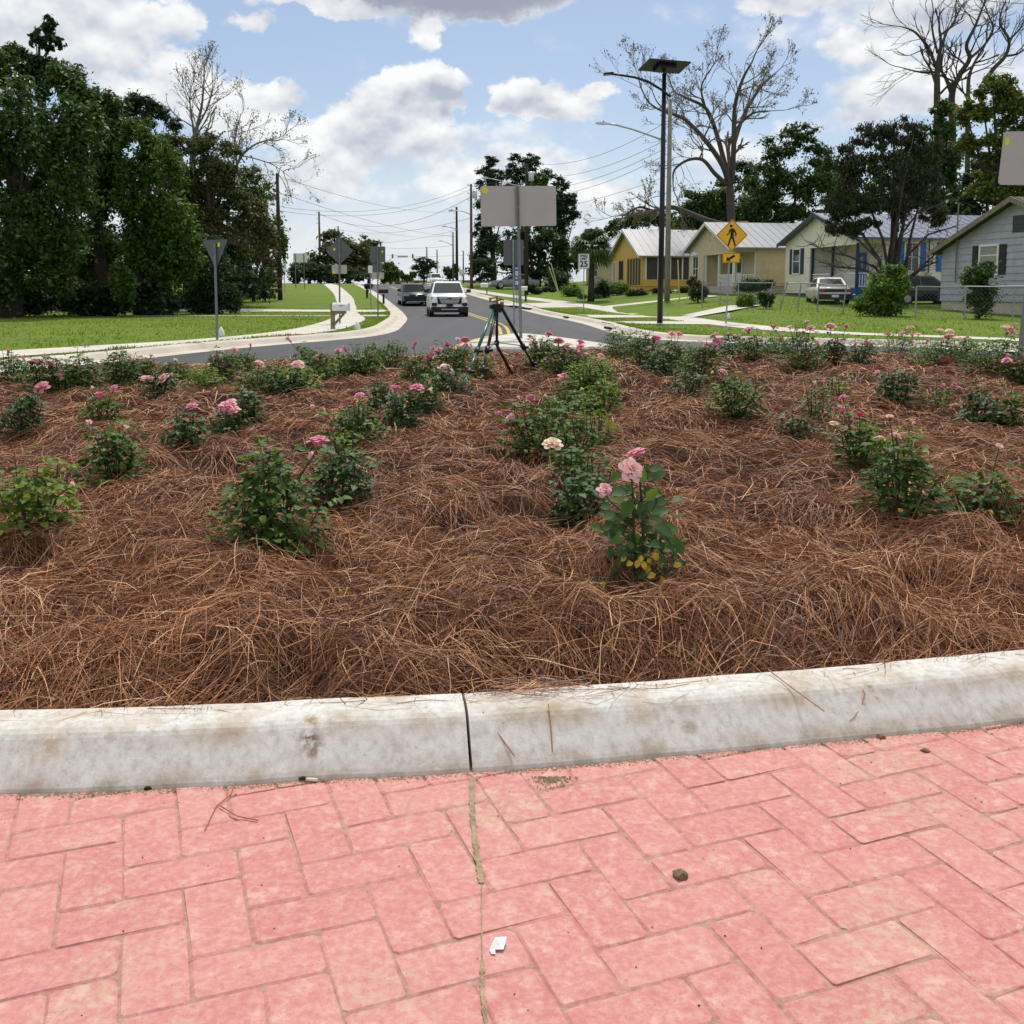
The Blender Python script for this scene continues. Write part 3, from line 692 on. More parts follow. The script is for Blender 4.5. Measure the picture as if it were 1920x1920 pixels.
M['pale'] = petalmat('pale_pink_petal', (.78, .46, .46), (.82, .56, .54), (.85, .66, .62))
M['cream'] = petalmat('cream_petal', (.78, .60, .42), (.82, .68, .50), (.84, .74, .62))
M['hot'] = petalmat('deep_pink_petal', (.66, .09, .17), (.72, .16, .25), (.76, .26, .34))
def petal_grid(k, a0, rr, scale=1.0):
    rt = (.20, .38, .60, .84, 1.02)[k]; zt = (.60, .62, .56, .40, .16)[k]; rb = (.05, .08, .12, .16, .18)[k]; hw = R((86, 66, 54, 46, 42)[k]) * rr.uniform(.9, 1.12)
    rt *= rr.uniform(.92, 1.08); zt += rr.uniform(-.06, .06); V = []; lean = rr.uniform(-.12, .12)
    for i in range(5):
        t = i / 4; g = min(1, .45 + 1.1 * t) * (1 if t < .7 else 1 - .62 * ((t - .7) / .3) ** 2)
        for j in range(5):
            s = j / 2 - 1; rad = rb + (rt - rb) * t ** .85; z = -.22 + (zt + .22) * math.sin(t * 1.57) ** .9
            if t > .9: rad += .07 + .03 * k; z -= .05 + .03 * k
            rad *= 1 - .10 * s * s * (1 if k > 2 else .2); z += .06 * s * s * t - .05 * lean * s
            a = a0 + s * hw * g; V.append((rad * math.cos(a) * scale, rad * math.sin(a) * scale, z * scale))
    F = [(i * 5 + j, i * 5 + j + 1, (i + 1) * 5 + j + 1, (i + 1) * 5 + j) for i in range(4) for j in range(4)]
    return V, F
def calyx_mb(scale=1.0):
    mb = MB(); mb.lathe([(0.02, -.52), (.10, -.45), (.15, -.32), (.17, -.22), (.05, -.12)], 7)
    for k in range(5):
        a = k * 1.257; mb.add([(.12 * math.cos(a - .4), .12 * math.sin(a - .4), -.28), (.12 * math.cos(a + .4), .12 * math.sin(a + .4), -.28), (.46 * math.cos(a), .46 * math.sin(a), -.34), ], [(0, 1, 2)])
    mb.v = [(x * scale, y * scale, z * scale) for x, y, z in mb.v]; return mb
def bloom_mesh(mt, seed, rings=(3, 4, 5, 6, 6), closed=0.0):
    rr = random.Random(seed); mb = MB(); c = calyx_mb(); mb.add(c.v, c.f, 1)
    for k, n in enumerate(rings):
        a = rr.uniform(0, 6)
        for q in range(n):
            V, F = petal_grid(k, a + q * 2 * math.pi / n + rr.uniform(-.15, .15), rr)
            if closed: V = [(x * (1 - closed * max(0, z + .2)), y * (1 - closed * max(0, z + .2)), z * (1 + closed * .5)) for x, y, z in V]
            mb.add(V, F, 0)
    return mb.mesh('bloom', [mt, M['calyx']], True)
BL = {}
for kd in ('pink', 'pale', 'cream', 'hot'):
    BL[kd] = [bloom_mesh(M[kd], 10 + i, (3, 4, 5, 6, 6) if i < 2 else (3, 4, 6, 5, 0)) for i in range(3)]
    BL[kd + '_bud'] = [bloom_mesh(M[kd], 40 + i, (3, 4, 4, 0, 0), .55) for i in range(2)]
def leaflet(rr, droop=.15):
    w = rr.uniform(.30, .38); f = rr.uniform(.05, .14)
    return [(0, 0, 0), (-w, .36, f), (-w * .72, .72, f * .8 - droop * .4), (0, 1, -droop), (w * .72, .72, f * .8 - droop * .4), (w, .36, f), (0, .5, 0)], [(0, 6, 1), (1, 6, 2), (2, 6, 3), (3, 6, 4), (4, 6, 5), (5, 6, 0)]
LEAFV = [leaflet(random.Random(60 + i), .05 + .06 * i) for i in range(5)]
LEAFM = {}
def leaf_me(key, i):
    if (key, i) not in LEAFM:
        mb = MB(); mb.add(*LEAFV[i]); LEAFM[(key, i)] = mb.mesh('leaf', M[key], True)
    return LEAFM[(key, i)]
def frame(d, up):
    d = d.normalized(); x = d.cross(up)
    x = x.normalized() if x.length > 1e-4 else Vector((1, 0, 0)); return Matrix((x, d, x.cross(d))).transposed()
def cane_leaves(pts, rr, size, every=.05, t0=.2, out=None):
    """compound leaves (three or five leaflets) up a cane -> list of (matrix3, origin, length)"""
    L = [(b - a).length for a, b in zip(pts, pts[1:])]; tot = sum(L); s = tot * t0; ph = rr.uniform(0, 6)
    while s < tot:
        a = s; i = 0
        while i < len(L) - 1 and a > L[i]: a -= L[i]; i += 1
        p = pts[i].lerp(pts[i + 1], min(1, a / max(L[i], 1e-6))); ax = (pts[i + 1] - pts[i]).normalized(); ph += 2.4 + rr.uniform(-.4, .4)
        side = Vector((math.cos(ph), math.sin(ph), 0)); d = (side + ax * rr.uniform(-.05, .7) + Vector((0, 0, rr.uniform(-.25, .25)))).normalized()
        pl = size * rr.uniform(1.1, 1.9); e = p + d * pl + Vector((0, 0, -.15 * pl)); sz = size * rr.uniform(.7, 1.15)
        up = Vector((rr.uniform(-.5, .5), rr.uniform(-.5, .5), 1))
        out.append((frame(d + Vector((0, 0, -rr.uniform(0, .5))), up), e, sz))
        sd = d.cross(Vector((0, 0, 1))); sd = sd.normalized() if sd.length > .01 else Vector((1, 0, 0))
        for f in ((.62, .95) if rr.random() < .75 else (.8,)):
            for sg in (1, -1):
                dd = (sd * sg + d * .45 + Vector((0, 0, rr.uniform(-.35, .15)))); out.append((frame(dd, up), p.lerp(e, f), sz * rr.uniform(.7, .95)))
        s += every * rr.uniform(.6, 1.4)
def bush(px, base, top, wpx, label, blooms=(), kind='rose_leaf', dens=1.0, parts=0, yellow=0, sparse=False):
    rr = random.Random(int(px * 7 + base)); g = ground_at(px, base, 0, zf=bz); Y = g.y; sc = Y / FOC * 1.0
    g.z = bz(g.x, g.y) - .02; h = max(.14, (at(px, top, Y).z - g.z)) * (1.3 if base < 750 else 1.15); r = max(.08, wpx * sc / 2 * (1.32 if base < 750 else 1.12))
    root = thing('rose_bush', label, 'rose bush', g, 0, 'rose bushes planted in the pine straw bed')
    canes = MB(); LV = []
    nc = max(4, int(5 + 10 * r)) + (2 if dens > 1 else 0); size = .043 if not parts else .046
    for c in range(nc):
        a = c / nc * 6.283 + rr.uniform(-.4, .4); sp = r * rr.uniform(.25, .95); hh = h * (1 - .45 * (sp / r) ** 2) * rr.uniform(.62, 1.12)
        b0 = Vector((math.cos(a) * .03, math.sin(a) * .03, 0)); e = Vector((math.cos(a) * sp, math.sin(a) * sp, hh))
        md = b0.lerp(e, .5) + Vector((math.cos(a) * sp * .15, math.sin(a) * sp * .15, hh * .08)); pts = [b0, b0.lerp(md, .55) + Vector((rr.uniform(-.01, .01), rr.uniform(-.01, .01), .02)), md, md.lerp(e, .55) + Vector((rr.uniform(-.012, .012), rr.uniform(-.012, .012), .012)), e]
        canes.tube(pts, [.0045, .004, .0035, .003, .002], 5); cane_leaves(pts, rr, size, (.030 if not sparse else .05) / dens, .10, LV)
    # inner fill: leaves through the body of the shrub
    nf = int(min(520, 1500 * r * h * 2.6) * dens * (.45 if sparse else 1))
    for _ in range(nf):
        th = rr.uniform(0, 6.283); q = rr.random() ** .6; z = rr.random() ** .8; rad = r * q * (1 - .55 * z * z) ; p = Vector((math.cos(th) * rad, math.sin(th) * rad, h * (.06 + .82 * z * (1 - .25 * q))))
        d = Vector((math.cos(th + rr.uniform(-1, 1)), math.sin(th + rr.uniform(-1, 1)), rr.uniform(-.6, .4))); LV.append((frame(d, Vector((rr.uniform(-.5, .5), rr.uniform(-.5, .5), 1))), p, size * rr.uniform(.6, 1.05)))
    if base < 780 and 'bloomless' not in label and 'without' not in label:
        blooms = list(blooms) + [(px + rr.uniform(-.42, .42) * wpx, top + rr.uniform(-.06, .30) * (base - top), rr.uniform(6, 9), rr.choice(('pink_bud', 'pale_bud', 'cream_bud', 'pink_bud'))) for _ in range(rr.choice((1, 2, 3, 3)))]
    for (bx, by, dpx, kd) in blooms:
        P = at(bx, by, Y + rr.uniform(-.4, .3) * r) - g; rad = max(dpx * sc / 2 * (1.5 if base < 750 else 1.25), .016)
        b0 = Vector((P.x * .35, P.y * .3, min(h * .35, P.z * .4))); pts = [b0, b0.lerp(P, .45) + Vector((0, 0, .04)), P - Vector((0, 0, rad * .3))]
        canes.tube(pts, [.0035, .003, .0022], 5); cane_leaves(pts, rr, size * .95, .042, .10, LV)
        o = link('bloom', rr.choice(BL[kd]), root, P); k = rad * (1.05 if not kd.endswith('_bud') else 1.5); o.scale = (k, k, k)
        o.rotation_euler = (rr.uniform(.05, .75), rr.uniform(-.35, .35), rr.uniform(0, 6.28))
    canes.build('canes', M['cane'], root)
    rr.shuffle(LV); P_ = LV[:parts]; rest = LV[parts:]
    for (m3, p, s) in P_:
        o = link('leaf', leaf_me(kind, rr.randrange(5)), root); o.matrix_basis = Matrix.Translation(p) @ m3.to_4x4() @ Matrix.Scale(s, 4)
    if rest:
        LA = [np.array(l[0]) for l in LEAFV]; VV = []; FF = []; k = 0; fr = np.array(LEAFV[0][1])
        for (m3, p, s) in rest:
            A = LA[rr.randrange(5)] * s; VV.append(A @ np.array(m3).T + np.array(p)); FF.append(fr + k); k += 7
        f = link('foliage', npmesh('foliage', np.concatenate(VV), np.concatenate(FF), M[kind], True), root); f['kind'] = 'stuff'
    for _ in range(yellow):
        th = rr.uniform(0, 6.283); p = Vector((math.cos(th) * r * rr.uniform(.3, 1), -abs(math.sin(th)) * r * .8, h * rr.uniform(.1, .35))); o = link('yellow_leaf', leaf_me('yellow_leaf', rr.randrange(5)), root)
        o.matrix_basis = Matrix.Translation(p) @ frame(Vector((rr.uniform(-1, 1), -1, -.3)), Vector((0, -.4, 1))).to_4x4() @ Matrix.Scale(.035, 4)
    return root

# the tall single rose nearest the kerb: every leaf and petal on its own
def hero_rose():
    rr = random.Random(21); g = ground_at(1190, 1098, 0, zf=bz); Y = g.y; g.z = bz(g.x, g.y) - .02
    root = thing('rose_bush', 'tall slim rose bush nearest the kerb with three pink blooms and yellow lower leaves', 'rose bush', g, 0, 'rose bushes planted in the pine straw bed')
    L = lambda px, py, dy=0.0: at(px, py, Y + dy) - g
    st = MB(); LV = []
    main = [Vector((0, 0, 0)), L(1192, 1040), L(1188, 980), L(1186, 930), L(1184, 893)]
    two = [Vector((.02, .02, 0)), L(1206, 1035, .03), L(1204, 960, .04), L(1200, 900, .05), L(1194, 862, .06)]
    thr = [L(1188, 985), L(1165, 958, -.02), L(1142, 938, -.03), L(1135, 926, -.03)]
    low = [[Vector((0, 0, .01)), L(1160, 1070, .03), L(1130, 1052, .05)], [Vector((.01, 0, .01)), L(1225, 1065, .02), L(1262, 1045, .03)], [Vector((0, 0, .01)), L(1150, 1085, -.05), L(1112, 1082, -.06)], [Vector((0, 0, .01)), L(1235, 1085, -.05), L(1258, 1070, -.08)], [Vector((0, 0, .02)), L(1222, 1030, .04), L(1248, 1000, .05)]]
    for c in (main, two): st.tube(c, [.0055, .005, .0045, .004, .003], 7)
    st.tube(thr, [.0035, .003, .003, .0025], 6)
    for c in low: st.tube(c, [.004, .003, .002], 6)
    st.build('stem', M['cane'], root, True)
    ptl = MB()
    def lf(px, py, ang, ln, dy, mk='rose_leaf', yaw=0, lay=.6):
        """leaf with its tip pointing along picture angle ang (deg, 0 = right, 90 = up)"""
        p = L(px, py, dy); d = Vector((math.cos(R(ang)), rr.uniform(-.35, .15), math.sin(R(ang)))); up = Vector((rr.uniform(-.3, .3), -lay, .75))
        o = link('leaf' if mk != 'yellow_leaf' else 'yellow_leaf', leaf_me(mk, rr.randrange(5)), root); S_ = [q for c in [main, two] + low for a, b in zip(c, c[1:]) for q in (a, a.lerp(b, .33), a.lerp(b, .66), b)]; n_ = min(S_, key=lambda q: (q - p - Vector((0, 0, -.015))).length); ptl.tube([n_, n_.lerp(p, .5) + Vector((0, 0, .004)), p], [.0023, .0018, .0014], 4, False); o.matrix_basis = Matrix.Translation(p) @ frame(d, up).to_4x4() @ Matrix.Scale(ln * Y / FOC, 4)
    big = [(1205, 892, 60, 26), (1216, 882, 10, 30), (1208, 900, 25, 22), (1222, 903, 40, 30), (1216, 918, -20, 32), (1208, 910, -60, 30), (1200, 905, 80, 24), (1165, 888, 200, 26), (1182, 915, 190, 34), (1176, 925, 175, 36), (1186, 922, 150, 20), (1172, 940, 170, 32), (1188, 935, 245, 40), (1178, 938, 265, 44), (1196, 938, 300, 40), (1212, 940, 60, 30), (1205, 955, 20, 45), (1220, 965, 15, 36), (1208, 972, -15, 34), (1168, 965, 195, 36), (1150, 962, 185, 26), (1160, 972, 160, 28), (1178, 985, 200, 44), (1190, 990, 150, 30), (1165, 988, 188, 34), (1135, 992, 175, 30), (1222, 985, -30, 42), (1230, 990, -10, 40), (1210, 1000, -40, 34), (1240, 1005, -25, 34), (1252, 1012, -20, 36), (1262, 1020, -35, 26), (1195, 1010, 230, 30), (1170, 1010, 200, 28), (1158, 1005, 170, 32), (1215, 1020, 10, 30), (1200, 1025, 110, 26), (1185, 1022, 100, 28), (1240, 1030, 20, 24), (1255, 1034, -30, 22), (1176, 1035, 190, 22), (1152, 1040, 200, 22), (1148, 952, 165, 22), (1142, 945, 205, 18), (1200, 940, 180, 24), (1214, 930, 10, 24)]
    for (x, y, a, n) in big: lf(x, y, a + rr.uniform(-12, 12), n * 1.12, rr.uniform(-.05, .06), 'rose_leaf_dark' if rr.random() < .55 else 'rose_leaf' if rr.random() < .7 else 'rose_leaf_light')
    for _ in range(95):
        x = rr.gauss(1195, 38); y = rr.uniform(1012, 1082); lf(x, y, rr.uniform(0, 360), rr.uniform(15, 23), rr.uniform(-.10, .12), 'rose_leaf_dark' if rr.random() < .7 else 'rose_leaf', 0, rr.uniform(-.2, .8))
    for _ in range(28):
        x = rr.gauss(1192, 28); y = rr.uniform(925, 1020); lf(x, y, rr.uniform(0, 360), rr.uniform(18, 28), rr.uniform(.0, .10), 'rose_leaf_dark', 0, rr.uniform(-.2, .8))
    for (x, y, a) in ((1175, 1045, 210), (1182, 1050, 250), (1203, 1040, 260), (1206, 1052, 280), (1214, 1046, 300), (1218, 1060, 250), (1234, 1066, 60), (1230, 1076, 200), (1240, 1080, 290), (1132, 1088, 260), (1120, 1098, 230), (1105, 1095, 180), (1188, 1055, 200), (1262, 1062, 20), (1225, 1035, 300), (1198, 1048, 250)): lf(x, y, a, rr.uniform(14, 19), -.10 + rr.uniform(-.03, .03), 'yellow_leaf', 0, 1.2)
    ptl.build('petioles', M['cane'], root)
    for (px, py, d, kd, dy, rot, sq) in ((1183, 882, 43, 'pale', -.02, (1.0, .15, .4), 1.0), (1193, 852, 40, 'pink', .06, (-.35, .3, 2.0), .9), (1135, 921, 30, 'pink', -.03, (.5, -.5, 1.0), .95)):
        k = d * Y / FOC / 2 * 1.05; cm = calyx_mb(); b = cm.build('bloom', M['calyx'], root, True, L(px, py, dy)); b.scale = (k, k, k * sq); b.rotation_euler = rot
        for q, n in enumerate((3, 4, 5, 6, 5)):
            a = rr.uniform(0, 6)
            for j in range(n):
                m2 = MB(); m2.add(*petal_grid(q, a + j * 6.283 / n + rr.uniform(-.15, .15), rr)); m2.build('petal', M[kd if rr.random() < .8 else 'pale'], b, True)
hero_rose()

EXTRA = [
 (1118, 726, 676, 72, 'light green rose bush at the top of the centre row against the road', [(1088, 652, 12, 'pink'), (1127, 668, 9, 'pale')], 'rose_leaf_light', 1.1, 0, 0, 0),
 (1128, 772, 712, 84, 'rose bush on the right flank of the centre row below the road', [], 'rose_leaf_light', 1.0, 0, 0, 0),
 (1040, 800, 742, 90, 'rose bush in the thick of the centre row beside the lilac bloom', [(1022, 745, 8, 'cream_bud')], 'rose_leaf', 1.0, 0, 0, 0),
 (1120, 832, 762, 76, 'loose rose bush on the right side of the centre row', [], 'rose_leaf_light', .8, 0, 0, 1),
 (1112, 930, 845, 70, 'thin rose bush between the wilting bloom and the tallest rose', [], 'rose_leaf', .8, 0, 0, 1),
 (905, 706, 668, 40, 'little rose bush between the tripod legs and the white island', [], 'rose_leaf_light', 1.0, 0, 0, 0),
 (715, 775, 722, 66, 'dark rose bush left of the two large round pink blooms', [], 'rose_leaf_dark', 1.1, 0, 0, 0),
 (800, 766, 716, 60, 'rose bush between the two round blooms and the tripod', [(806, 716, 9, 'cream_bud')], 'rose_leaf', 1.1, 0, 0, 0),
 (640, 868, 800, 66, 'rose bush with lime shoots right of the deep pink bloom', [(617, 806, 9, 'hot_bud')], 'rose_leaf_light', .9, 0, 0, 1),
 (540, 745, 706, 72, 'dark rose bush behind the big pale pink cluster toward the road', [], 'rose_leaf_dark', 1.1, 0, 0, 0),
 (268, 716, 672, 52, 'rose bush in the back left row right of the tall one', [(283, 668, 8, 'pale')], 'rose_leaf', 1.1, 0, 0, 0),
 (455, 706, 662, 60, 'rose bush in the back left row without open blooms near the yield sign', [(470, 650, 7, 'pink_bud')], 'rose_leaf', 1.1, 0, 0, 0),
 (575, 700, 656, 56, 'rose bush at the road edge beneath the white mailbox', [(560, 652, 7, 'pink_bud')], 'rose_leaf', 1.1, 0, 0, 0),
 (700, 692, 652, 48, 'low rose bush next to the compact round one by the road', [], 'rose_leaf', 1.1, 0, 0, 0),
 (1235, 712, 660, 66, 'dark rose bush under the solar lamp behind bare straw', [(1219, 653, 7, 'pale')], 'rose_leaf_dark', 1.2, 0, 0, 0),
 (1290, 748, 696, 66, 'straw covered rose bush left of the white twin bloom', [], 'rose_leaf_dark', 1.0, 0, 0, 0),
 (1455, 672, 632, 52, 'rose bush on the right far edge left of the tall four bloom bush', [], 'rose_leaf', 1.1, 0, 0, 0),
 (1610, 690, 648, 46, 'rose bush left of the straw clearing near the lawn', [], 'rose_leaf_dark', 1.0, 0, 0, 0),
 (1730, 688, 644, 56, 'brownish rose bush near the lawn right of the three small blooms', [(1722, 628, 8, 'pale')], 'rose_leaf_light', .9, 0, 0, 1),
 (1815, 686, 640, 52, 'rose bush on the right far edge beside the big bush with the largest pale bloom', [(1800, 640, 8, 'cream_bud')], 'rose_leaf', 1.1, 0, 0, 0),
 (1570, 752, 704, 58, 'weedy rose bush half sunk in straw right of centre', [], 'rose_leaf_light', .8, 0, 0, 1),
 (1760, 770, 722, 56, 'sparse rose bush left of the dome shaped one', [(1790, 722, 9, 'pink')], 'rose_leaf', .8, 0, 0, 1),
 (1640, 868, 806, 60, 'rose bush behind the yellowed cream bloom', [(1711, 795, 9, 'pale_bud')], 'rose_leaf_light', 1.0, 0, 0, 0),
]
BUSHES = EXTRA + [
 (65, 1016, 866, 165, 'bushy rose at the left picture edge with one white bud at its right', [(131, 912, 14, 'cream_bud')], 'rose_leaf_light', 1.1, 120, 4, 0),
 (215, 915, 806, 132, 'rounded rose bush in the second row from the kerb with two pale buds above it', [(165, 798, 16, 'pale_bud'), (235, 806, 13, 'pale_bud')], 'rose_leaf', 1.1, 120, 4, 0),
 (505, 1048, 862, 220, 'broad leafy rose bush front left with a large deep pink bloom at its top right', [(597, 832, 36, 'pink'), (581, 859, 18, 'pale_bud'), (506, 845, 13, 'pink_bud')], 'rose_leaf', 1.25, 170, 6, 0),
 (640, 950, 850, 110, 'dark green rose bush half buried in straw right of the deep pink bloom', [], 'rose_leaf_dark', 1.2, 60, 0, 0),
 (45, 818, 736, 78, 'dark upright rose bush at far left under one drooping pink bloom', [(78, 729, 24, 'pink')], 'rose_leaf_dark', 1.2, 0, 0, 0),
 (192, 798, 742, 80, 'small rose bush carrying a pink twin bloom and a pink bud', [(187, 744, 20, 'pink'), (214, 728, 12, 'pink'), (171, 729, 8, 'cream_bud')], 'rose_leaf', 1.0, 0, 0, 0),
 (352, 838, 776, 84, 'dark rose bush with a cream bloom low at its left side', [(323, 815, 18, 'cream'), (360, 762, 15, 'pink')], 'rose_leaf_dark', 1.2, 0, 0, 0),
 (425, 812, 768, 78, 'rose bush topped by the big cluster of pale pink blooms', [(424, 764, 20, 'pink'), (436, 770, 21, 'pale'), (432, 757, 18, 'pale')], 'rose_leaf_dark', .9, 0, 0, 0),
 (466, 790, 735, 62, 'dark rose bush right of the pale pink cluster', [], 'rose_leaf_dark', 1.2, 0, 0, 0),
 (668, 838, 762, 120, 'rose bush with a small red bud at its left and two pink blooms', [(613, 809, 12, 'hot_bud'), (674, 742, 14, 'pink'), (663, 754, 10, 'hot_bud'), (686, 754, 9, 'pink_bud'), (585, 767, 12, 'pale_bud')], 'rose_leaf', 1.1, 0, 0, 0),
 (757, 802, 738, 84, 'rose bush with two large round pink blooms side by side', [(741, 731, 22, 'pink'), (782, 728, 20, 'pink'), (772, 729, 10, 'pink_bud'), (809, 735, 12, 'cream_bud')], 'rose_leaf_dark', 1.2, 0, 0, 0),
 (22, 722, 672, 60, 'rose bush cut by the left picture edge, red bud near its top', [(11, 703, 8, 'hot_bud'), (15, 662, 9, 'pink_bud')], 'rose_leaf', 1.2, 0, 0, 0),
 (78, 735, 676, 76, 'rose bush at left with two lilac pink blooms at its crest', [(60, 681, 10, 'pink'), (69, 680, 14, 'pink'), (49, 711, 8, 'cream_bud')], 'rose_leaf', 1.2, 0, 0, 0),
 (120, 738, 682, 70, 'rose bush at left carrying three stacked pink blooms', [(93, 683, 10, 'pink'), (100, 691, 15, 'pink'), (115, 706, 16, 'pale'), (83, 669, 7, 'pink_bud')], 'rose_leaf', 1.1, 0, 0, 0),
 (160, 728, 672, 66, 'bloomless leafy rose bush left of the straw gap in the back left row', [], 'rose_leaf', 1.1, 0, 0, 0),
 (228, 728, 660, 62, 'tall rose bush with a row of small pale blooms along its top', [(214, 672, 9, 'pale'), (225, 675, 10, 'pale'), (252, 675, 10, 'pale'), (269, 676, 7, 'pale_bud')], 'rose_leaf', 1.2, 0, 0, 0),
 (300, 742, 706, 66, 'low rose bush bearing two wide pale blooms next to each other', [(275, 714, 20, 'pale'), (306, 713, 20, 'pale')], 'rose_leaf_dark', 1.1, 0, 0, 0),
 (330, 722, 680, 66, 'rose bush behind the two wide pale blooms with one small pink bloom', [(332, 690, 9, 'pink')], 'rose_leaf', 1.1, 0, 0, 0),
 (385, 728, 690, 70, 'yellow green rose bush in the middle of the left rows without blooms', [], 'rose_leaf_light', 1.0, 0, 0, 0),
 (418, 712, 664, 76, 'rose bush with two round pink blooms one above the other', [(405, 672, 13, 'pink'), (424, 686, 14, 'pink'), (440, 656, 10, 'pale')], 'rose_leaf', 1.1, 0, 0, 0),
 (480, 738, 700, 80, 'rose bush at left centre with a pale twin bloom on its crown', [(486, 682, 12, 'pale'), (495, 691, 7, 'pale_bud')], 'rose_leaf', 1.1, 0, 0, 0),
 (524, 722, 684, 66, 'rose bush with a red bloom beside a pale pink one', [(508, 699, 11, 'hot'), (526, 697, 13, 'pale')], 'rose_leaf', 1.1, 0, 0, 0),
 (560, 735, 690, 80, 'rose bush with a single broad pale bloom facing up near the road', [(558, 685, 16, 'pale')], 'rose_leaf_light', 1.1, 0, 0, 0),
 (600, 718, 662, 62, 'rose bush with one lilac bloom on a raised stem near the road', [(593, 673, 12, 'pale'), (543, 638, 9, 'pink_bud')], 'rose_leaf', 1.1, 0, 0, 0),
 (640, 712, 668, 70, 'rose bush with one cream bloom at its lower right', [(645, 697, 12, 'cream'), (634, 659, 10, 'pink')], 'rose_leaf_light', 1.1, 0, 0, 0),
 (680, 706, 656, 66, 'rose bush left of the lone round shrub with a small lilac bud', [(679, 671, 9, 'pale'), (647, 655, 8, 'pink_bud')], 'rose_leaf', 1.2, 0, 0, 0),
 (735, 690, 644, 52, 'compact round rose bush without blooms standing against the road', [], 'rose_leaf', 1.2, 0, 0, 0),
 (785, 722, 668, 66, 'rose bush with deep pink bud on a tall bare stem left of the tripod', [(776, 649, 11, 'hot_bud'), (807, 670, 15, 'pink'), (812, 654, 9, 'pink')], 'rose_leaf', 1.2, 0, 0, 0),
 (835, 738, 690, 84, 'rose bush at the tripod with a pale bloom hanging low', [(836, 694, 18, 'pale')], 'rose_leaf_dark', 1.2, 0, 0, 0),
 (852, 702, 652, 76, 'rose bush behind the tripod legs with pink bloom at its top', [(822, 659, 14, 'pink'), (839, 648, 10, 'hot'), (872, 639, 12, 'pink'), (859, 637, 8, 'pale'), (884, 648, 6, 'cream_bud')], 'rose_leaf', 1.2, 0, 0, 0),
 (1018, 690, 640, 66, 'rose bush just right of the tripod with a tall pink bloom on top', [(1029, 627, 10, 'pink'), (1019, 652, 12, 'pale'), (993, 632, 8, 'pink'), (1000, 672, 8, 'pale')], 'rose_leaf', 1.2, 0, 0, 0),
 (1060, 706, 652, 84, 'rose bush crowded with pink blooms beside the white island', [(1047, 641, 14, 'pink'), (1064, 651, 14, 'pale'), (1070, 659, 12, 'pink'), (1081, 664, 14, 'pink'), (1050, 667, 14, 'pink'), (1028, 676, 12, 'pink'), (1088, 644, 12, 'pink'), (1099, 668, 12, 'pale')], 'rose_leaf', 1.2, 0, 0, 0),
 (1095, 738, 684, 80, 'leafy rose bush in the centre row with two separate pink blooms', [(1057, 710, 15, 'pink'), (1109, 708, 12, 'pink')], 'rose_leaf_light', 1.1, 0, 0, 0),
 (1075, 785, 728, 110, 'broad bloomless rose bush in the centre row behind the pair of blooms', [(1089, 732, 8, 'cream_bud')], 'rose_leaf', 1.2, 0, 0, 0),
 (1000, 848, 768, 128, 'centre rose bush with a pale bloom and a lilac bloom at its left', [(935, 777, 12, 'pink'), (957, 785, 17, 'pale'), (995, 747, 14, 'pink'), (973, 748, 8, 'cream_bud')], 'rose_leaf', 1.0, 60, 2, 0),
 (1085, 860, 782, 110, 'centre rose bush behind the faded wilting bloom', [], 'rose_leaf', 1.0, 0, 0, 0),
 (1072, 905, 838, 84, 'rose bush holding up a faded wilting beige bloom', [(1036, 834, 28, 'cream')], 'rose_leaf', .9, 60, 0, 0),
 (1092, 985, 890, 108, 'dark rose bush directly left of the tall nearest rose', [], 'rose_leaf_dark', 1.2, 80, 0, 0),
 (1160, 676, 622, 70, 'grey green rose bush without open blooms against the road right of centre', [(1166, 633, 6, 'cream_bud')], 'rose_leaf', 1.3, 0, 0, 0),
 (1205, 688, 634, 70, 'rose bush with one pale bloom hugging the right kerb end of the road', [(1230, 636, 11, 'pink'), (1180, 642, 7, 'cream_bud')], 'rose_leaf', 1.2, 0, 0, 0),
 (1255, 704, 644, 76, 'rose bush with a pair of pink blooms beneath the solar lamp', [(1260, 626, 10, 'pink'), (1273, 627, 10, 'pink'), (1274, 657, 10, 'pink')], 'rose_leaf', 1.2, 0, 0, 0),
 (1312, 716, 652, 84, 'rose bush with four clustered pink blooms left of the crossing sign', [(1339, 631, 12, 'pink'), (1346, 641, 13, 'pink'), (1325, 648, 10, 'pink'), (1341, 650, 9, 'pink')], 'rose_leaf', 1.2, 0, 0, 0),
 (1372, 672, 628, 62, 'low rose bush at the foot of the crossing sign', [(1376, 632, 7, 'cream_bud')], 'rose_leaf_dark', 1.2, 0, 0, 0),
 (1412, 676, 632, 56, 'rose bush with one upright pink bloom right of the crossing sign', [(1403, 621, 14, 'pink'), (1384, 671, 9, 'pink'), (1431, 629, 7, 'cream_bud')], 'rose_leaf', 1.1, 0, 0, 0),
 (1380, 785, 702, 112, 'large rounded rose bush in the right row with a white twin bloom', [(1356, 698, 13, 'pale'), (1373, 709, 11, 'pale'), (1334, 700, 7, 'cream_bud')], 'rose_leaf', 1.2, 0, 2, 0),
 (1500, 696, 628, 84, 'tall rose bush with four blooms on high stems before the lawn', [(1450, 614, 11, 'pink'), (1481, 615, 9, 'pale'), (1520, 616, 11, 'pink'), (1512, 604, 7, 'pale')], 'rose_leaf', 1.2, 0, 0, 0),
 (1560, 690, 640, 60, 'rose bush with two thin stemmed pale blooms before the lawn', [(1557, 613, 12, 'pale'), (1587, 612, 9, 'pink'), (1570, 643, 12, 'pink')], 'rose_leaf_dark', 1.1, 0, 0, 0),
 (1628, 672, 640, 40, 'tiny rose bush with one round pink bloom over bare straw', [(1628, 647, 13, 'pink')], 'rose_leaf', .9, 0, 0, 0),
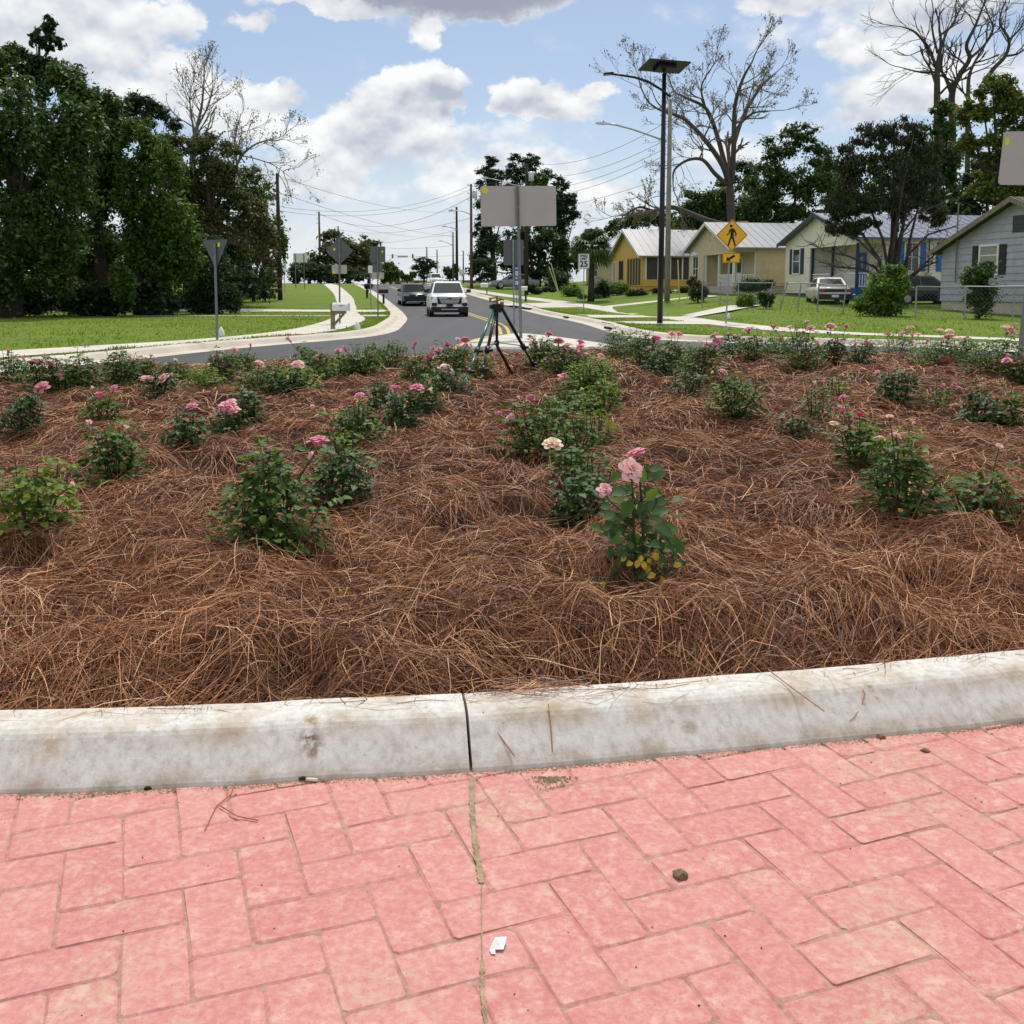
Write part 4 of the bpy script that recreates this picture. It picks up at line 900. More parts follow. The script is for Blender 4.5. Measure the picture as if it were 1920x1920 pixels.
 (1530, 790, 728, 76, 'sparse rose bush with one beige bud mid right', [(1527, 721, 9, 'cream_bud')], 'rose_leaf', .9, 0, 0, 1),
 (1492, 812, 778, 70, 'low dark rose bush smothered by straw mid right', [], 'rose_leaf_dark', 1.0, 0, 0, 0),
 (1685, 758, 690, 92, 'dark round rose bush with one bud at its upper left', [(1645, 699, 9, 'pink')], 'rose_leaf_dark', 1.3, 0, 0, 0),
 (1682, 676, 630, 72, 'rose bush with three small pale blooms before the lawn', [(1666, 627, 8, 'pale'), (1691, 626, 10, 'pale'), (1707, 616, 10, 'pink')], 'rose_leaf', 1.1, 0, 0, 0),
 (1765, 690, 640, 72, 'rose bush with a deep pink bloom below two pale blooms', [(1763, 621, 10, 'pale'), (1779, 633, 13, 'pale'), (1775, 681, 17, 'hot'), (1781, 622, 10, 'cream')], 'rose_leaf', 1.1, 0, 0, 0),
 (1860, 700, 640, 96, 'big rose bush at right with the largest pale bloom on a high stem', [(1891, 621, 20, 'pale'), (1903, 612, 8, 'pink_bud')], 'rose_leaf', 1.2, 0, 0, 0),
 (1908, 722, 668, 60, 'rose bush at the right picture edge with a peach pink bloom', [(1905, 680, 20, 'pink'), (1888, 677, 12, 'pink')], 'rose_leaf', 1.1, 0, 0, 0),
 (1838, 800, 728, 92, 'dome shaped dark rose bush without blooms at right', [], 'rose_leaf_dark', 1.4, 0, 0, 0),
 (1905, 808, 735, 70, 'rose bush tangled with straw at the right picture edge', [], 'rose_leaf', 1.0, 0, 0, 0),
 (1612, 878, 790, 92, 'upright rose bush with a cream bloom left and two pink blooms above', [(1565, 797, 18, 'cream'), (1581, 746, 14, 'pink'), (1578, 767, 14, 'pink'), (1612, 778, 11, 'hot')], 'rose_leaf', .95, 60, 0, 0),
 (1690, 972, 832, 150, 'largest leafy rose bush at right with a yellowed cream bloom on top', [(1650, 825, 18, 'cream'), (1680, 818, 16, 'pale'), (1668, 782, 9, 'pale')], 'rose_leaf', 1.25, 170, 4, 0),
 (1845, 975, 878, 132, 'spreading rose bush at right with one pale bloom and yellow leaves', [(1873, 838, 14, 'pale')], 'rose_leaf', 1.0, 120, 5, 0),
]
for b in BUSHES: bush(b[0], b[1], b[2], b[3], b[4], b[5], b[6], b[7], b[8], b[9], b[10])
# ------------------------------------------------------------------ trees and shrubs
M['bark'] = plain('tree_bark', (.045, .036, .029), .9, var=.4, scale=9, bmp=.5)
M['bark_grey'] = plain('grey_bark', (.085, .075, .066), .9, var=.35, scale=8, bmp=.5)
M['twig'] = plain('twig', (.075, .062, .052), .9, var=.3, scale=5)
M['twig_pale'] = plain('pale_twig', (.15, .125, .105), .9, var=.3, scale=5)
M['twig_dark'] = plain('dark_twig', (.060, .050, .045), .9, var=.3, scale=5)
FOL = {
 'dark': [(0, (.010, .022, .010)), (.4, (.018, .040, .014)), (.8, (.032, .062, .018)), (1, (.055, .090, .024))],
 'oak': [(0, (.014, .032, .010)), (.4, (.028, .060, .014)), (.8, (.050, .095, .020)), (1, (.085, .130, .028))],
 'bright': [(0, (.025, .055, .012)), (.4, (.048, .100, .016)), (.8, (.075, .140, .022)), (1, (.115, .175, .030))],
 'olive': [(0, (.028, .036, .012)), (.5, (.055, .066, .020)), (1, (.100, .105, .036))],
 'brown': [(0, (.030, .026, .012)), (.5, (.070, .056, .022)), (1, (.105, .085, .034))],
 'yellowish': [(0, (.030, .055, .012)), (.4, (.062, .090, .016)), (.8, (.110, .130, .022)), (1, (.16, .15, .030))],
 'magnolia': [(0, (.012, .018, .009)), (.5, (.022, .032, .013)), (.85, (.045, .050, .019)), (1, (.085, .062, .026))],
 'pine': [(0, (.010, .020, .012)), (.5, (.018, .034, .016)), (1, (.036, .058, .022))],
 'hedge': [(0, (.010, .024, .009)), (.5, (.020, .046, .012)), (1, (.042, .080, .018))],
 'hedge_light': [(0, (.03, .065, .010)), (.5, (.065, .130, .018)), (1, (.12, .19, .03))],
 'palm': [(0, (.022, .045, .014)), (.5, (.040, .075, .020)), (1, (.075, .110, .036))],
 'bud': [(0, (.09, .085, .045)), (.5, (.12, .12, .06)), (1, (.16, .15, .075))],
 'blossom': [(0, (.30, .13, .14)), (1, (.45, .22, .24))],
}
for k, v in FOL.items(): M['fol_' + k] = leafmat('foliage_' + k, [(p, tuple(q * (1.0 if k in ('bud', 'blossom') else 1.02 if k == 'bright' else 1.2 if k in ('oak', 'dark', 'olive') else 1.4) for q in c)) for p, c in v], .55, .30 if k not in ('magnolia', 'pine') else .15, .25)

def leafcloud(clumps, n, size, rng, droop=.0, flat=.5, name='crown', mt=None, parent=None, narrow=.5):
    """n leaves shared over ellipsoid clumps (x, y, z, rx, ry, rz), thicker towards each clump's shell"""
    C = np.array(clumps, float); vol = (C[:, 3] * C[:, 4] * C[:, 5]) ** .67; idx = rng.choice(len(C), n, p=vol / vol.sum())
    d = rng.normal(size=(n, 3)); d /= np.linalg.norm(d, axis=1, keepdims=True); rad = np.minimum(np.abs(rng.normal(0, .62, n)) + .12, 1.9)
    P = C[idx, :3] + d * C[idx, 3:] * rad[:, None]
    nrm = d * .7 + rng.normal(size=(n, 3)) * .6 + np.array([0, 0, flat]); nrm /= np.linalg.norm(nrm, axis=1, keepdims=True)
    t = np.cross(nrm, rng.normal(size=(n, 3))); t[:, 2] -= droop; t /= np.linalg.norm(t, axis=1, keepdims=True) + 1e-9
    b = np.cross(nrm, t); L = size * rng.uniform(.6, 1.35, n)[:, None]; W = L * narrow * rng.uniform(.7, 1.2, n)[:, None]
    V = np.stack([P - t * L / 2, P + b * W / 2 + nrm * L * .08, P + t * L / 2, P - b * W / 2 + nrm * L * .08], 1).reshape(-1, 3)
    F = np.arange(4 * n).reshape(n, 4)
    return link(name, npmesh(name, V, F, mt), parent)
def blob_clumps(blobs, Y, g, rng, k=14, depth=1.0, cr=.34):
    k = int(k * 1.5); cr = cr * .92
    """picture-sized blobs (px, py, rx, ry) at distance Y -> clumps in the tree's own space"""
    out = []
    for (px, py, rx, ry) in blobs:
        c = at(px, py, Y) - g; s = Y / FOC; a, b, d = rx * s, ry * s, (rx + ry) / 2 * s * depth
        for _ in range(k):
            u = rng.normal(size=3); u /= np.linalg.norm(u); q = rng.random() ** .4 * .80; r = cr * rng.uniform(.7, 1.25)
            out.append((c.x + u[0] * a * q, c.y + u[1] * d * q, c.z + u[2] * b * q, a * r, d * r, b * r * .9))
    return out
def tree(name, label, cat, px, Y, blobs, mat, n, leaf, seed, group=None, trunk=None, k=14, limbs=7, bark='bark', depth=1.0, cr=.34, droop=0., trunk_r=.22, dz=.1, narrow=.5, flat=.5):
    rng = np.random.default_rng(seed); rr = random.Random(seed); g = on(px, Y, dz); root = thing(name, label, cat, g, 0, group)
    cl = blob_clumps(blobs, Y, g, rng, k, depth, cr); leafcloud(cl, int(n * .84), leaf * 1.16, rng, droop, flat, 'crown', M['fol_' + mat], root, narrow)
    if trunk is not False:
        mb = MB(); zs = [c[2] for c in cl]; top = (min(zs) * .35 + max(zs) * .65); cx = sum(c[0] for c in cl) / len(cl); cy = sum(c[1] for c in cl) / len(cl)
        pts = [Vector((0, 0, -.1)), Vector((.03, 0, top * .25)), Vector((cx * .45, cy * .4, top * .55)), Vector((cx * .9, cy * .8, top))]
        mb.tube(pts, [trunk_r * 1.25, trunk_r, trunk_r * .7, trunk_r * .2], 9)
        for _ in range(limbs):
            c = cl[rr.randrange(len(cl))]; t = rr.uniform(.2, .75); a = pts[1].lerp(pts[3], t); e = Vector(c[:3]); m_ = a.lerp(e, .5) + Vector((0, 0, -.08 * (e - a).length))
            mb.tube([a, m_, e], [trunk_r * .42, trunk_r * .28, trunk_r * .08], 6)
        mb.build('trunk', M[bark], root, True)
    return root

LG = 'trees in the wood on the left'
tree('broadleaf_tree', 'large dark broadleaf tree at the left picture edge with branches down to the lawn', 'tree', 20, 44, [(-60, 250, 130, 170), (60, 240, 120, 130), (20, 420, 150, 120), (110, 370, 90, 120), (-40, 520, 130, 70), (90, 500, 90, 60), (150, 240, 60, 80), (-20, 120, 60, 60)], 'oak', 44000, .21, 1, LG, trunk_r=.4, cr=.27, k=22)
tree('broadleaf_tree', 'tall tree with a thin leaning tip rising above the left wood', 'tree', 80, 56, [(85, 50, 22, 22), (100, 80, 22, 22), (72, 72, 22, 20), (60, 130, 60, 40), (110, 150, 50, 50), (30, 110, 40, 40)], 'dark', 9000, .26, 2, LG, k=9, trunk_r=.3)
tree('broadleaf_tree', 'broad dark tree sloping down to the right beside the left edge tree', 'tree', 190, 50, [(165, 190, 55, 55), (190, 260, 60, 80), (150, 330, 70, 90), (205, 350, 50, 90), (160, 460, 80, 80), (120, 150, 40, 35), (205, 200, 30, 35)], 'oak', 36000, .21, 3, LG, trunk_r=.32, cr=.36, k=14)
tree('pine_tree', 'black green pine crown poking above the left wood', 'pine tree', 268, 76, [(262, 192, 36, 20), (280, 205, 30, 22), (242, 200, 24, 20), (262, 225, 30, 26), (310, 215, 16, 12), (325, 235, 22, 18)], 'pine', 8000, .30, 4, LG, k=12, narrow=.25)
tree('broadleaf_tree', 'bright green leafy tree in the middle of the left wood', 'tree', 260, 49, [(265, 245, 44, 36), (300, 310, 55, 55), (255, 400, 50, 80), (320, 410, 60, 70), (290, 500, 75, 60), (235, 320, 40, 70), (345, 480, 40, 60)], 'bright', 28000, .20, 5, LG, trunk_r=.26, cr=.38, k=14)
tree('broadleaf_tree', 'olive half bare tree with a domed crown at the right end of the left wood', 'tree', 395, 60, [(390, 290, 70, 45), (350, 350, 60, 60), (430, 350, 60, 60), (470, 400, 40, 60), (400, 430, 70, 60), (495, 440, 30, 50), (340, 440, 50, 60), (330, 270, 40, 30)], 'olive', 36000, .19, 6, LG, limbs=26, cr=.36, trunk_r=.3, bark='bark_grey')
tree('broadleaf_tree', 'green tree with lit yellow edges behind the small brown tree and utility pole', 'tree', 500, 78, [(480, 370, 45, 45), (505, 440, 34, 60), (470, 450, 40, 60), (525, 455, 16, 50), (510, 510, 30, 40), (440, 490, 50, 50), (470, 330, 30, 20)], 'bright', 20000, .25, 7, LG)
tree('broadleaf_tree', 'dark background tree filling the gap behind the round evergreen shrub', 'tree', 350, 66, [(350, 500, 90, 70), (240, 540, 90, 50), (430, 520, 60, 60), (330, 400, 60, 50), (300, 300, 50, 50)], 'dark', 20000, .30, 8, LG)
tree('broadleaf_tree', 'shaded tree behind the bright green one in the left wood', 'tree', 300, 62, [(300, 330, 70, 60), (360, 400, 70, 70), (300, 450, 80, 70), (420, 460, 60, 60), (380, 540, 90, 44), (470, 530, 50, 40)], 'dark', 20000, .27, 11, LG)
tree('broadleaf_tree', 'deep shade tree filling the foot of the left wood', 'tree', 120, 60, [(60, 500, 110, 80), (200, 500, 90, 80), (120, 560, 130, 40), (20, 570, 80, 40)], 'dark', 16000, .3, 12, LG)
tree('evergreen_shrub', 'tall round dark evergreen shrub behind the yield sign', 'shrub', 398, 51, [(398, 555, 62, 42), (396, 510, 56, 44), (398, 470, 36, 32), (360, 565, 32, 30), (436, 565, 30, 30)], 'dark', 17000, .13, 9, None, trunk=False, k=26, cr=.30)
tree('small_tree', 'small brownish tree on a thin trunk just left of the dark utility pole', 'tree', 475, 70, [(487, 480, 36, 32), (480, 520, 30, 30), (505, 520, 24, 30), (492, 450, 24, 20), (466, 545, 20, 20), (512, 550, 18, 14)], 'brown', 8000, .17, 10, None, k=12, trunk_r=.12, narrow=.4)
for i, (px, Y, bl, mt, lab) in enumerate([
    (280, 48, [(285, 560, 40, 40), (310, 575, 30, 26)], 'dark', 'dark wide bush at the foot of the left wood beside the round evergreen'),
    (60, 46, [(60, 560, 80, 42), (10, 570, 60, 36)], 'dark', 'low dark undergrowth bush at the left picture edge'),
    (170, 47, [(170, 560, 80, 44), (215, 565, 40, 36)], 'dark', 'low dark undergrowth bush under the broad sloping tree'),
    (228, 46, [(232, 530, 26, 46)], 'bright', 'green leafy sapling at the front of the left wood')]):
    tree('bush', lab, 'bush', px, Y, bl, mt, 6000, .2, 20 + i, 'undergrowth bushes below the left wood', trunk=False, k=14)
BG = 'trees far along the road'
tree('broadleaf_tree', 'large round grey green tree behind the diamond sign', 'tree', 655, 128, [(640, 470, 50, 32), (610, 490, 40, 34), (675, 480, 34, 34), (580, 500, 30, 30), (640, 505, 70, 24), (625, 445, 30, 16)], 'olive', 11000, .45, 30, BG, k=14)
tree('broadleaf_tree', 'dark bushy tree at the left end of the far green group', 'tree', 580, 120, [(575, 510, 36, 24), (555, 515, 16, 22), (610, 515, 40, 20), (660, 515, 40, 20)], 'dark', 6000, .4, 31, BG)
tree('broadleaf_tree', 'round light tree right behind the square sign back', 'tree', 692, 138, [(690, 460, 22, 22), (700, 500, 26, 30), (680, 500, 20, 26)], 'olive', 5000, .42, 32, BG)
tree('broadleaf_tree', 'fresh green tree left of the traffic signals', 'tree', 732, 165, [(730, 508, 18, 20), (742, 515, 14, 16), (722, 518, 12, 14)], 'bright', 3500, .45, 33, BG)
tree('pine_tree', 'open crowned pine in the distance over the black car', 'pine tree', 795, 200, [(795, 490, 20, 10), (806, 500, 18, 12), (785, 502, 16, 10), (795, 514, 20, 10)], 'pine', 3000, .5, 34, BG, narrow=.3)
tree('broadleaf_tree', 'small hazy tree right of the distant pine', 'tree', 843, 215, [(840, 508, 13, 12), (852, 505, 11, 13), (846, 516, 16, 8)], 'oak', 2000, .55, 35, BG)
tree('broadleaf_tree', 'low far tree between the signals and the distant pine', 'tree', 763, 235, [(762, 520, 14, 8), (775, 516, 8, 8), (752, 515, 7, 8)], 'bright', 1500, .55, 36, BG)
PG = 'pines beyond the big sign'
tree('pine_tree', 'leftmost tall pine behind the big sign with a pointed top', 'pine tree', 925, 108, [(922, 302, 18, 12), (922, 325, 30, 18), (917, 355, 34, 22), (915, 385, 38, 24), (920, 410, 36, 24), (905, 435, 24, 22), (925, 460, 40, 30), (900, 490, 26, 30)], 'pine', 17000, .38, 40, PG, k=10, narrow=.3, trunk_r=.3)
tree('pine_tree', 'middle and tallest pine behind the big sign', 'pine tree', 985, 112, [(980, 298, 26, 14), (1000, 305, 22, 14), (970, 322, 30, 20), (1005, 330, 36, 22), (985, 355, 44, 28), (1015, 370, 34, 26), (975, 400, 44, 30), (1020, 410, 36, 30)], 'pine', 16000, .38, 41, PG, k=10, narrow=.3, trunk_r=.3)
tree('pine_tree', 'rightmost pine behind the big sign with a rounded head', 'pine tree', 1058, 110, [(1052, 345, 20, 14), (1062, 370, 24, 20), (1050, 392, 32, 24), (1074, 400, 18, 16), (1050, 425, 34, 24)], 'pine', 7000, .42, 42, PG, k=10, narrow=.3)
tree('broadleaf_tree', 'shaggy grey green oak hung with moss below the pines', 'tree', 1000, 98, [(985, 450, 50, 30), (1030, 460, 45, 34), (960, 490, 50, 34), (1010, 510, 60, 28), (1060, 490, 34, 34), (905, 505, 34, 26)], 'dark', 13000, .36, 43, PG, droop=.6, k=13)
tree('broadleaf_tree', 'small bright green tree tucked between the pines above the sign', 'tree', 1010, 104, [(1010, 340, 20, 18), (1020, 430, 18, 14)], 'bright', 1800, .35, 44, PG, k=9)

def house_tree(*a, **k): return tree(*a, **k)
RG = 'trees behind the houses on the right'
tree('broadleaf_tree', 'round dark tree behind the yellow and beige houses', 'tree', 1320, 98, [(1310, 385, 44, 34), (1345, 375, 40, 34), (1290, 410, 34, 24), (1360, 415, 50, 30), (1400, 395, 40, 40), (1320, 425, 70, 26), (1390, 440, 60, 24)], 'oak', 22000, .32, 50, RG)
tree('broadleaf_tree', 'big dark tree behind the beige house with a rounded peak', 'tree', 1475, 96, [(1500, 255, 46, 30), (1460, 285, 40, 36), (1530, 290, 34, 30), (1440, 340, 50, 44), (1500, 340, 60, 44), (1420, 395, 60, 40), (1500, 400, 70, 40), (1560, 350, 40, 40), (1580, 400, 40, 34), (1480, 440, 80, 30)], 'oak', 30000, .30, 51, RG)
tree('broadleaf_tree', 'dark tree behind the white house under the bare branches', 'tree', 1755, 78, [(1770, 205, 30, 22), (1760, 250, 44, 34), (1725, 300, 44, 44), (1780, 310, 44, 50), (1750, 380, 80, 50), (1660, 360, 70, 50), (1700, 310, 50, 50)], 'oak', 20000, .30, 52, RG)
tree('broadleaf_tree', 'tall yellow green tree at the right picture edge behind the grey house', 'tree', 1880, 62, [(1870, 165, 44, 28), (1830, 210, 38, 34), (1900, 200, 50, 44), (1850, 270, 46, 40), (1915, 280, 46, 50), (1815, 270, 26, 24), (1840, 345, 36, 34), (1900, 360, 50, 40)], 'yellowish', 30000, .22, 53, RG, limbs=12, trunk_r=.3, cr=.30)
tree('broadleaf_tree', 'dark shaded tree filling below the yellow green tree', 'tree', 1850, 70, [(1850, 330, 50, 60), (1810, 390, 40, 40), (1900, 350, 50, 60)], 'dark', 9000, .32, 54, RG)
tree('broadleaf_tree', 'dark spreading tree right behind the trunk of the wide bare tree', 'tree', 1400, 104, [(1395, 330, 34, 34), (1420, 370, 50, 40), (1360, 360, 40, 30), (1330, 395, 60, 34), (1420, 420, 70, 34), (1290, 420, 50, 26), (1555, 330, 34, 44), (1590, 390, 60, 40)], 'oak', 24000, .32, 56, RG)
tree('broadleaf_tree', 'hazy low tree behind the palm and yellow house', 'tree', 1180, 130, [(1180, 415, 40, 18), (1215, 410, 34, 20), (1150, 430, 20, 18), (1250, 415, 30, 20)], 'oak', 4500, .45, 55, RG)

# magnolia in front of the white house: many bare stems below, dark drooping leaves above
def magnolia():
    rng = np.random.default_rng(60); rr = random.Random(60); Y = 54.0; g = on(1668, Y, .1)
    root = thing('magnolia_tree', 'dark many stemmed tree with drooping brown green leaves before the white house', 'tree', g)
    bl = [(1640, 260, 50, 34), (1700, 250, 50, 34), (1740, 290, 50, 40), (1600, 310, 50, 44), (1660, 320, 60, 44), (1730, 350, 50, 44), (1580, 370, 46, 40), (1640, 380, 50, 36), (1700, 390, 50, 34), (1570, 425, 40, 26), (1755, 400, 34, 30), (1620, 425, 40, 22)]
    cl = blob_clumps(bl, Y, g, rng, 17, .9, .28); leafcloud(cl, 30000, .22, rng, 1.3, .2, 'crown', M['fol_magnolia'], root, .38)
    mb = MB(); tw = MB()
    base = Vector((0, 0, 0))
    for i in range(11):
        bx = rr.uniform(-.7, .7); p0 = Vector((bx, rr.uniform(-.4, .4), -.1)); c = cl[rr.randrange(len(cl))]; e = Vector((c[0] * rr.uniform(.6, 1), c[1], c[2])); m1 = p0.lerp(e, .35) + Vector((-.15 * e.x * .3, 0, .7)); m2 = p0.lerp(e, .7) + Vector((rr.uniform(-.2, .2), 0, .25))
        r = rr.uniform(.07, .13); mb.tube([p0, m1, m2, e], [r, r * .8, r * .5, r * .2], 7)
        for _ in range(7):
            t = rr.uniform(.3, 1); a = m1.lerp(e, t); d = Vector((rr.uniform(-1, 1), rr.uniform(-1, 1), rr.uniform(-.2, .7))).normalized() * rr.uniform(.5, 1.3); k = a + d * .5 + Vector((rr.uniform(-.1, .1), 0, rr.uniform(-.1, .15)))
            tw.tube([a, k, a + d], [.03, .02, .008], 4, False)
    def spray(a, e, n):
        for _ in range(n):
            t = rr.random(); p = a.lerp(e, t); q = p
            P = [p]; d = Vector((rr.uniform(-1, 1), rr.uniform(-.6, .6), rr.uniform(-.3, .6))).normalized()
            for s in range(4): q = q + d * .28; d = (d + Vector((rr.uniform(-.5, .5), rr.uniform(-.5, .5), rr.uniform(-.3, .5)))).normalized(); P.append(q)
            tw.tube(P, [.022, .018, .014, .010, .006], 4, False)
    # bare reaching limbs, left low and right low
    for (pts) in ([(1668, 540), (1640, 500), (1590, 480), (1545, 470), (1520, 455)], [(1668, 545), (1650, 490), (1610, 450), (1560, 430)], [(1680, 540), (1715, 510), (1750, 480), (1765, 455)], [(1690, 530), (1700, 480), (1740, 440), (1790, 425)], [(1690, 540), (1730, 500), (1760, 490)], [(1675, 520), (1690, 440), (1720, 400), (1770, 380)], [(1660, 530), (1620, 505), (1570, 500), (1535, 490)]):
        W = [at(x, y, Y + rr.uniform(-1.0, .6)) - g for x, y in pts]; mb.tube(W, [.09, .065, .05, .035, .02][:len(W)], 6)
        for a, b in zip(W, W[1:]): spray(a, b, 11)
    mb.build('trunk', M['twig_dark'], root, True); tw.build('branches', M['twig_dark'], root)['kind'] = 'stuff'
magnolia()

# bare trees
def grow(mb, p, d, L, r, depth, rr, up=.12, spread=.62, buds=None, ratio=.74, minr=.012):
    n = 4; pts = [p]; q = p.copy(); dd = d.copy()
    for i in range(n):
        dd = (dd + Vector((rr.gauss(0, .13), rr.gauss(0, .13), rr.gauss(0, .10) + up * .22))).normalized(); q = q + dd * (L / n); pts.append(q.copy())
    sides = 8 if r > .12 else 6 if r > .05 else 4 if r > .025 else 3
    mb.tube(pts, [max(minr, r * (1 - .38 * i / n)) for i in range(n + 1)], sides, False)
    if depth == 0:
        if buds is not None: buds.append(q); buds.append(pts[2])
        return
    kids = 2 if rr.random() < .45 else 3
    for k in range(kids):
        a = rr.uniform(.35, 1) * spread * (1 if kids == 3 or k else .5); ax = dd.orthogonal().normalized(); ax = Matrix.Rotation(rr.uniform(0, 6.283), 3, dd) @ ax
        nd_ = (Matrix.Rotation(a, 3, ax) @ dd); nd_ = (nd_ + Vector((0, 0, up))).normalized(); s = pts[-1] if k < 2 else pts[rr.choice((2, 3))]
        grow(mb, s, nd_, L * ratio * rr.uniform(.8, 1.15), r * (.62 if k else .72), depth - 1, rr, up, spread, buds, ratio, minr)
def bare_tree(label, px, Y, limbs, seed, r0, depth, tw='twig', bark='bark_grey', budn=0, budmat='bud', up=.12, minr=.012, L0=None, budsize=.14, density=1.0, group=None):
    rr = random.Random(seed); rng = np.random.default_rng(seed); g = on(px, Y, .1); root = thing('bare_tree', label, 'tree', g, 0, group); tr = MB(); br = MB(); buds = []
    for li, (pts, ra, rb, kids) in enumerate(limbs):
        W = [at(x, y, Y + dy) - g for (x, y, dy) in pts]; n = len(W)
        S = []
        for i in range(n - 1):
            for j in range(4):
                a = W[max(i - 1, 0)]; b = W[i]; c = W[i + 1]; e = W[min(i + 2, n - 1)]; t = j / 4
                S.append(.5 * ((2 * b) + (-a + c) * t + (2 * a - 5 * b + 4 * c - e) * t * t + (-a + 3 * b - 3 * c + e) * t ** 3))
        S.append(W[-1]); m_ = len(S); tr.tube(S, [ra + (rb - ra) * i / (m_ - 1) for i in range(m_)], 9)
        for k in range(int(kids * density)):
            t = rr.uniform(.25, 1) ** .8; i = min(int(t * (m_ - 1)), m_ - 2); d = (S[i + 1] - S[i]).normalized(); ax = Matrix.Rotation(rr.uniform(0, 6.283), 3, d) @ d.orthogonal().normalized()
            nd_ = Matrix.Rotation(rr.uniform(.5, 1.15), 3, ax) @ d; rad = (ra + (rb - ra) * t) * rr.uniform(.3, .55); grow(br, S[i], nd_, (L0 or 2.2) * rr.uniform(.7, 1.2), max(rad, .03), depth, rr, up, .62, buds, .74, minr)
        grow(br, S[-1], (S[-1] - S[-2]).normalized(), (L0 or 2.2), rb, depth + 1, rr, up, .62, buds, .74, minr)
    tr.build('trunk', M[bark], root, True); br.build('branches', M[tw], root)['kind'] = 'stuff'
    if budn and buds:
        cl = [(b.x, b.y, b.z, .3, .3, .3) for b in buds]; leafcloud(cl, min(budn, len(cl) * 4), budsize, rng, .3, .3, 'buds', M['fol_' + budmat], root, .5)['kind'] = 'stuff'
    return root
bare_tree('wide spreading bare tree with dark forked limbs behind the beige house', 1380, 86, [
    ([(1380, 560, 0), (1378, 470, 0), (1372, 420, 0), (1368, 345, 0)], 0.429, 0.315, 0),
    ([(1368, 350, 0), (1355, 310, -1), (1320, 260, -2), (1285, 225, -2), (1255, 212, -3)], 0.281, 0.090, 9),
    ([(1255, 212, -3), (1235, 205, -3), (1215, 190, -4), (1200, 160, -4)], 0.109, 0.045, 5),
    ([(1362, 320, 0), (1345, 255, 1), (1325, 205, 2), (1290, 185, 2), (1268, 175, 3)], 0.234, 0.075, 9),
    ([(1340, 240, 1), (1322, 200, 0), (1315, 165, 0), (1325, 140, 0)], 0.125, 0.053, 5),
    ([(1372, 345, 0), (1376, 270, -1), (1378, 200, -1), (1392, 150, -2), (1408, 120, -2)], 0.265, 0.075, 9),
    ([(1376, 270, 0), (1395, 215, 2), (1425, 165, 2), (1450, 140, 3)], 0.203, 0.060, 8),
    ([(1378, 245, 0), (1400, 220, -2), (1420, 210, -3), (1445, 208, -3)], 0.125, 0.045, 5),
    ([(1362, 345, 0), (1340, 325, -2), (1318, 300, -3), (1290, 300, -4), (1265, 318, -4), (1262, 340, -4)], 0.203, 0.060, 6),
    ([(1372, 425, 1), (1330, 415, 1), (1280, 395, 2), (1255, 388, 2), (1225, 395, 3), (1200, 388, 3), (1175, 400, 3)], 0.312, 0.053, 12),
    ([(1310, 300, 0), (1318, 280, 0), (1315, 268, 0)], 0.078, 0.038, 2)], 70, .5, 3, 'twig_pale', 'twig', 6500, 'bud', .10, .011, 1.35, .17)
RBT = 'bare trees at the upper right'
bare_tree('tall bare tree with an upright trunk at the upper right', 1757, 92, [
    ([(1757, 560, 0), (1758, 300, 0), (1757, 180, 0), (1758, 130, 0), (1762, 100, 0)], .38, .18, 6),
    ([(1757, 130, 0), (1740, 90, 0), (1715, 60, 0), (1690, 50, 0)], .16, .05, 7), ([(1762, 100, 0), (1775, 60, 0), (1790, 40, 0), (1792, 10, 0)], .14, .05, 6), ([(1757, 135, 0), (1725, 135, 1), (1695, 128, 1)], .12, .05, 5), ([(1758, 100, 0), (1748, 55, 0), (1750, 20, 0)], .12, .05, 5)], 71, .3, 2, 'twig_dark', 'twig_dark', 0, up=.08, minr=.011, L0=1.7, group=RBT)
bare_tree('bare tree with a V fork right of the upright one', 1788, 93, [
    ([(1788, 560, 0), (1786, 250, 0), (1785, 178, 0), (1800, 140, 0), (1818, 110, 0), (1812, 85, 0), (1828, 50, 0), (1842, 15, 0)], .36, .08, 12),
    ([(1785, 178, 0), (1775, 150, 0), (1765, 130, 0), (1768, 100, 0)], .2, .07, 6), ([(1818, 110, 0), (1845, 85, 1), (1862, 55, 1), (1850, 20, 1)], .14, .05, 7)], 72, .3, 2, 'twig_dark', 'twig_dark', 0, up=.08, minr=.011, L0=1.7, group=RBT)
bare_tree('rightmost bare tree leaning out over the yellow green tree', 1835, 91, [
    ([(1812, 560, 0), (1814, 300, 0), (1815, 180, 0), (1818, 140, 0), (1830, 112, 0)], .26, .10, 6),
    ([(1838, 165, 0), (1862, 130, 0), (1885, 105, 0), (1892, 75, 0), (1875, 45, 0), (1878, 20, 0)], .22, .06, 11), ([(1885, 105, 0), (1910, 100, 0), (1935, 80, 0)], .12, .05, 6), ([(1892, 75, 0), (1915, 50, 0), (1925, 20, 0)], .1, .04, 5)], 73, .3, 2, 'twig_dark', 'twig_dark', 0, up=.08, minr=.011, L0=1.7, group=RBT)
LBT = 'thin bare trees over the left wood'
bare_tree('slender pale bare tree standing up out of the left wood', 366, 66, [([(362, 560, 0), (360, 300, 0), (368, 245, 0), (378, 200, 0), (382, 160, 0)], .20, .04, 13), ([(366, 250, 0), (358, 215, 0), (356, 180, 0)], .08, .03, 6), ([(372, 235, 0), (390, 200, 0), (398, 170, 0)], .07, .03, 6)], 74, .2, 2, 'twig_pale', 'twig_pale', 900, 'bud', .2, .008, 1.2, .12, group=LBT)
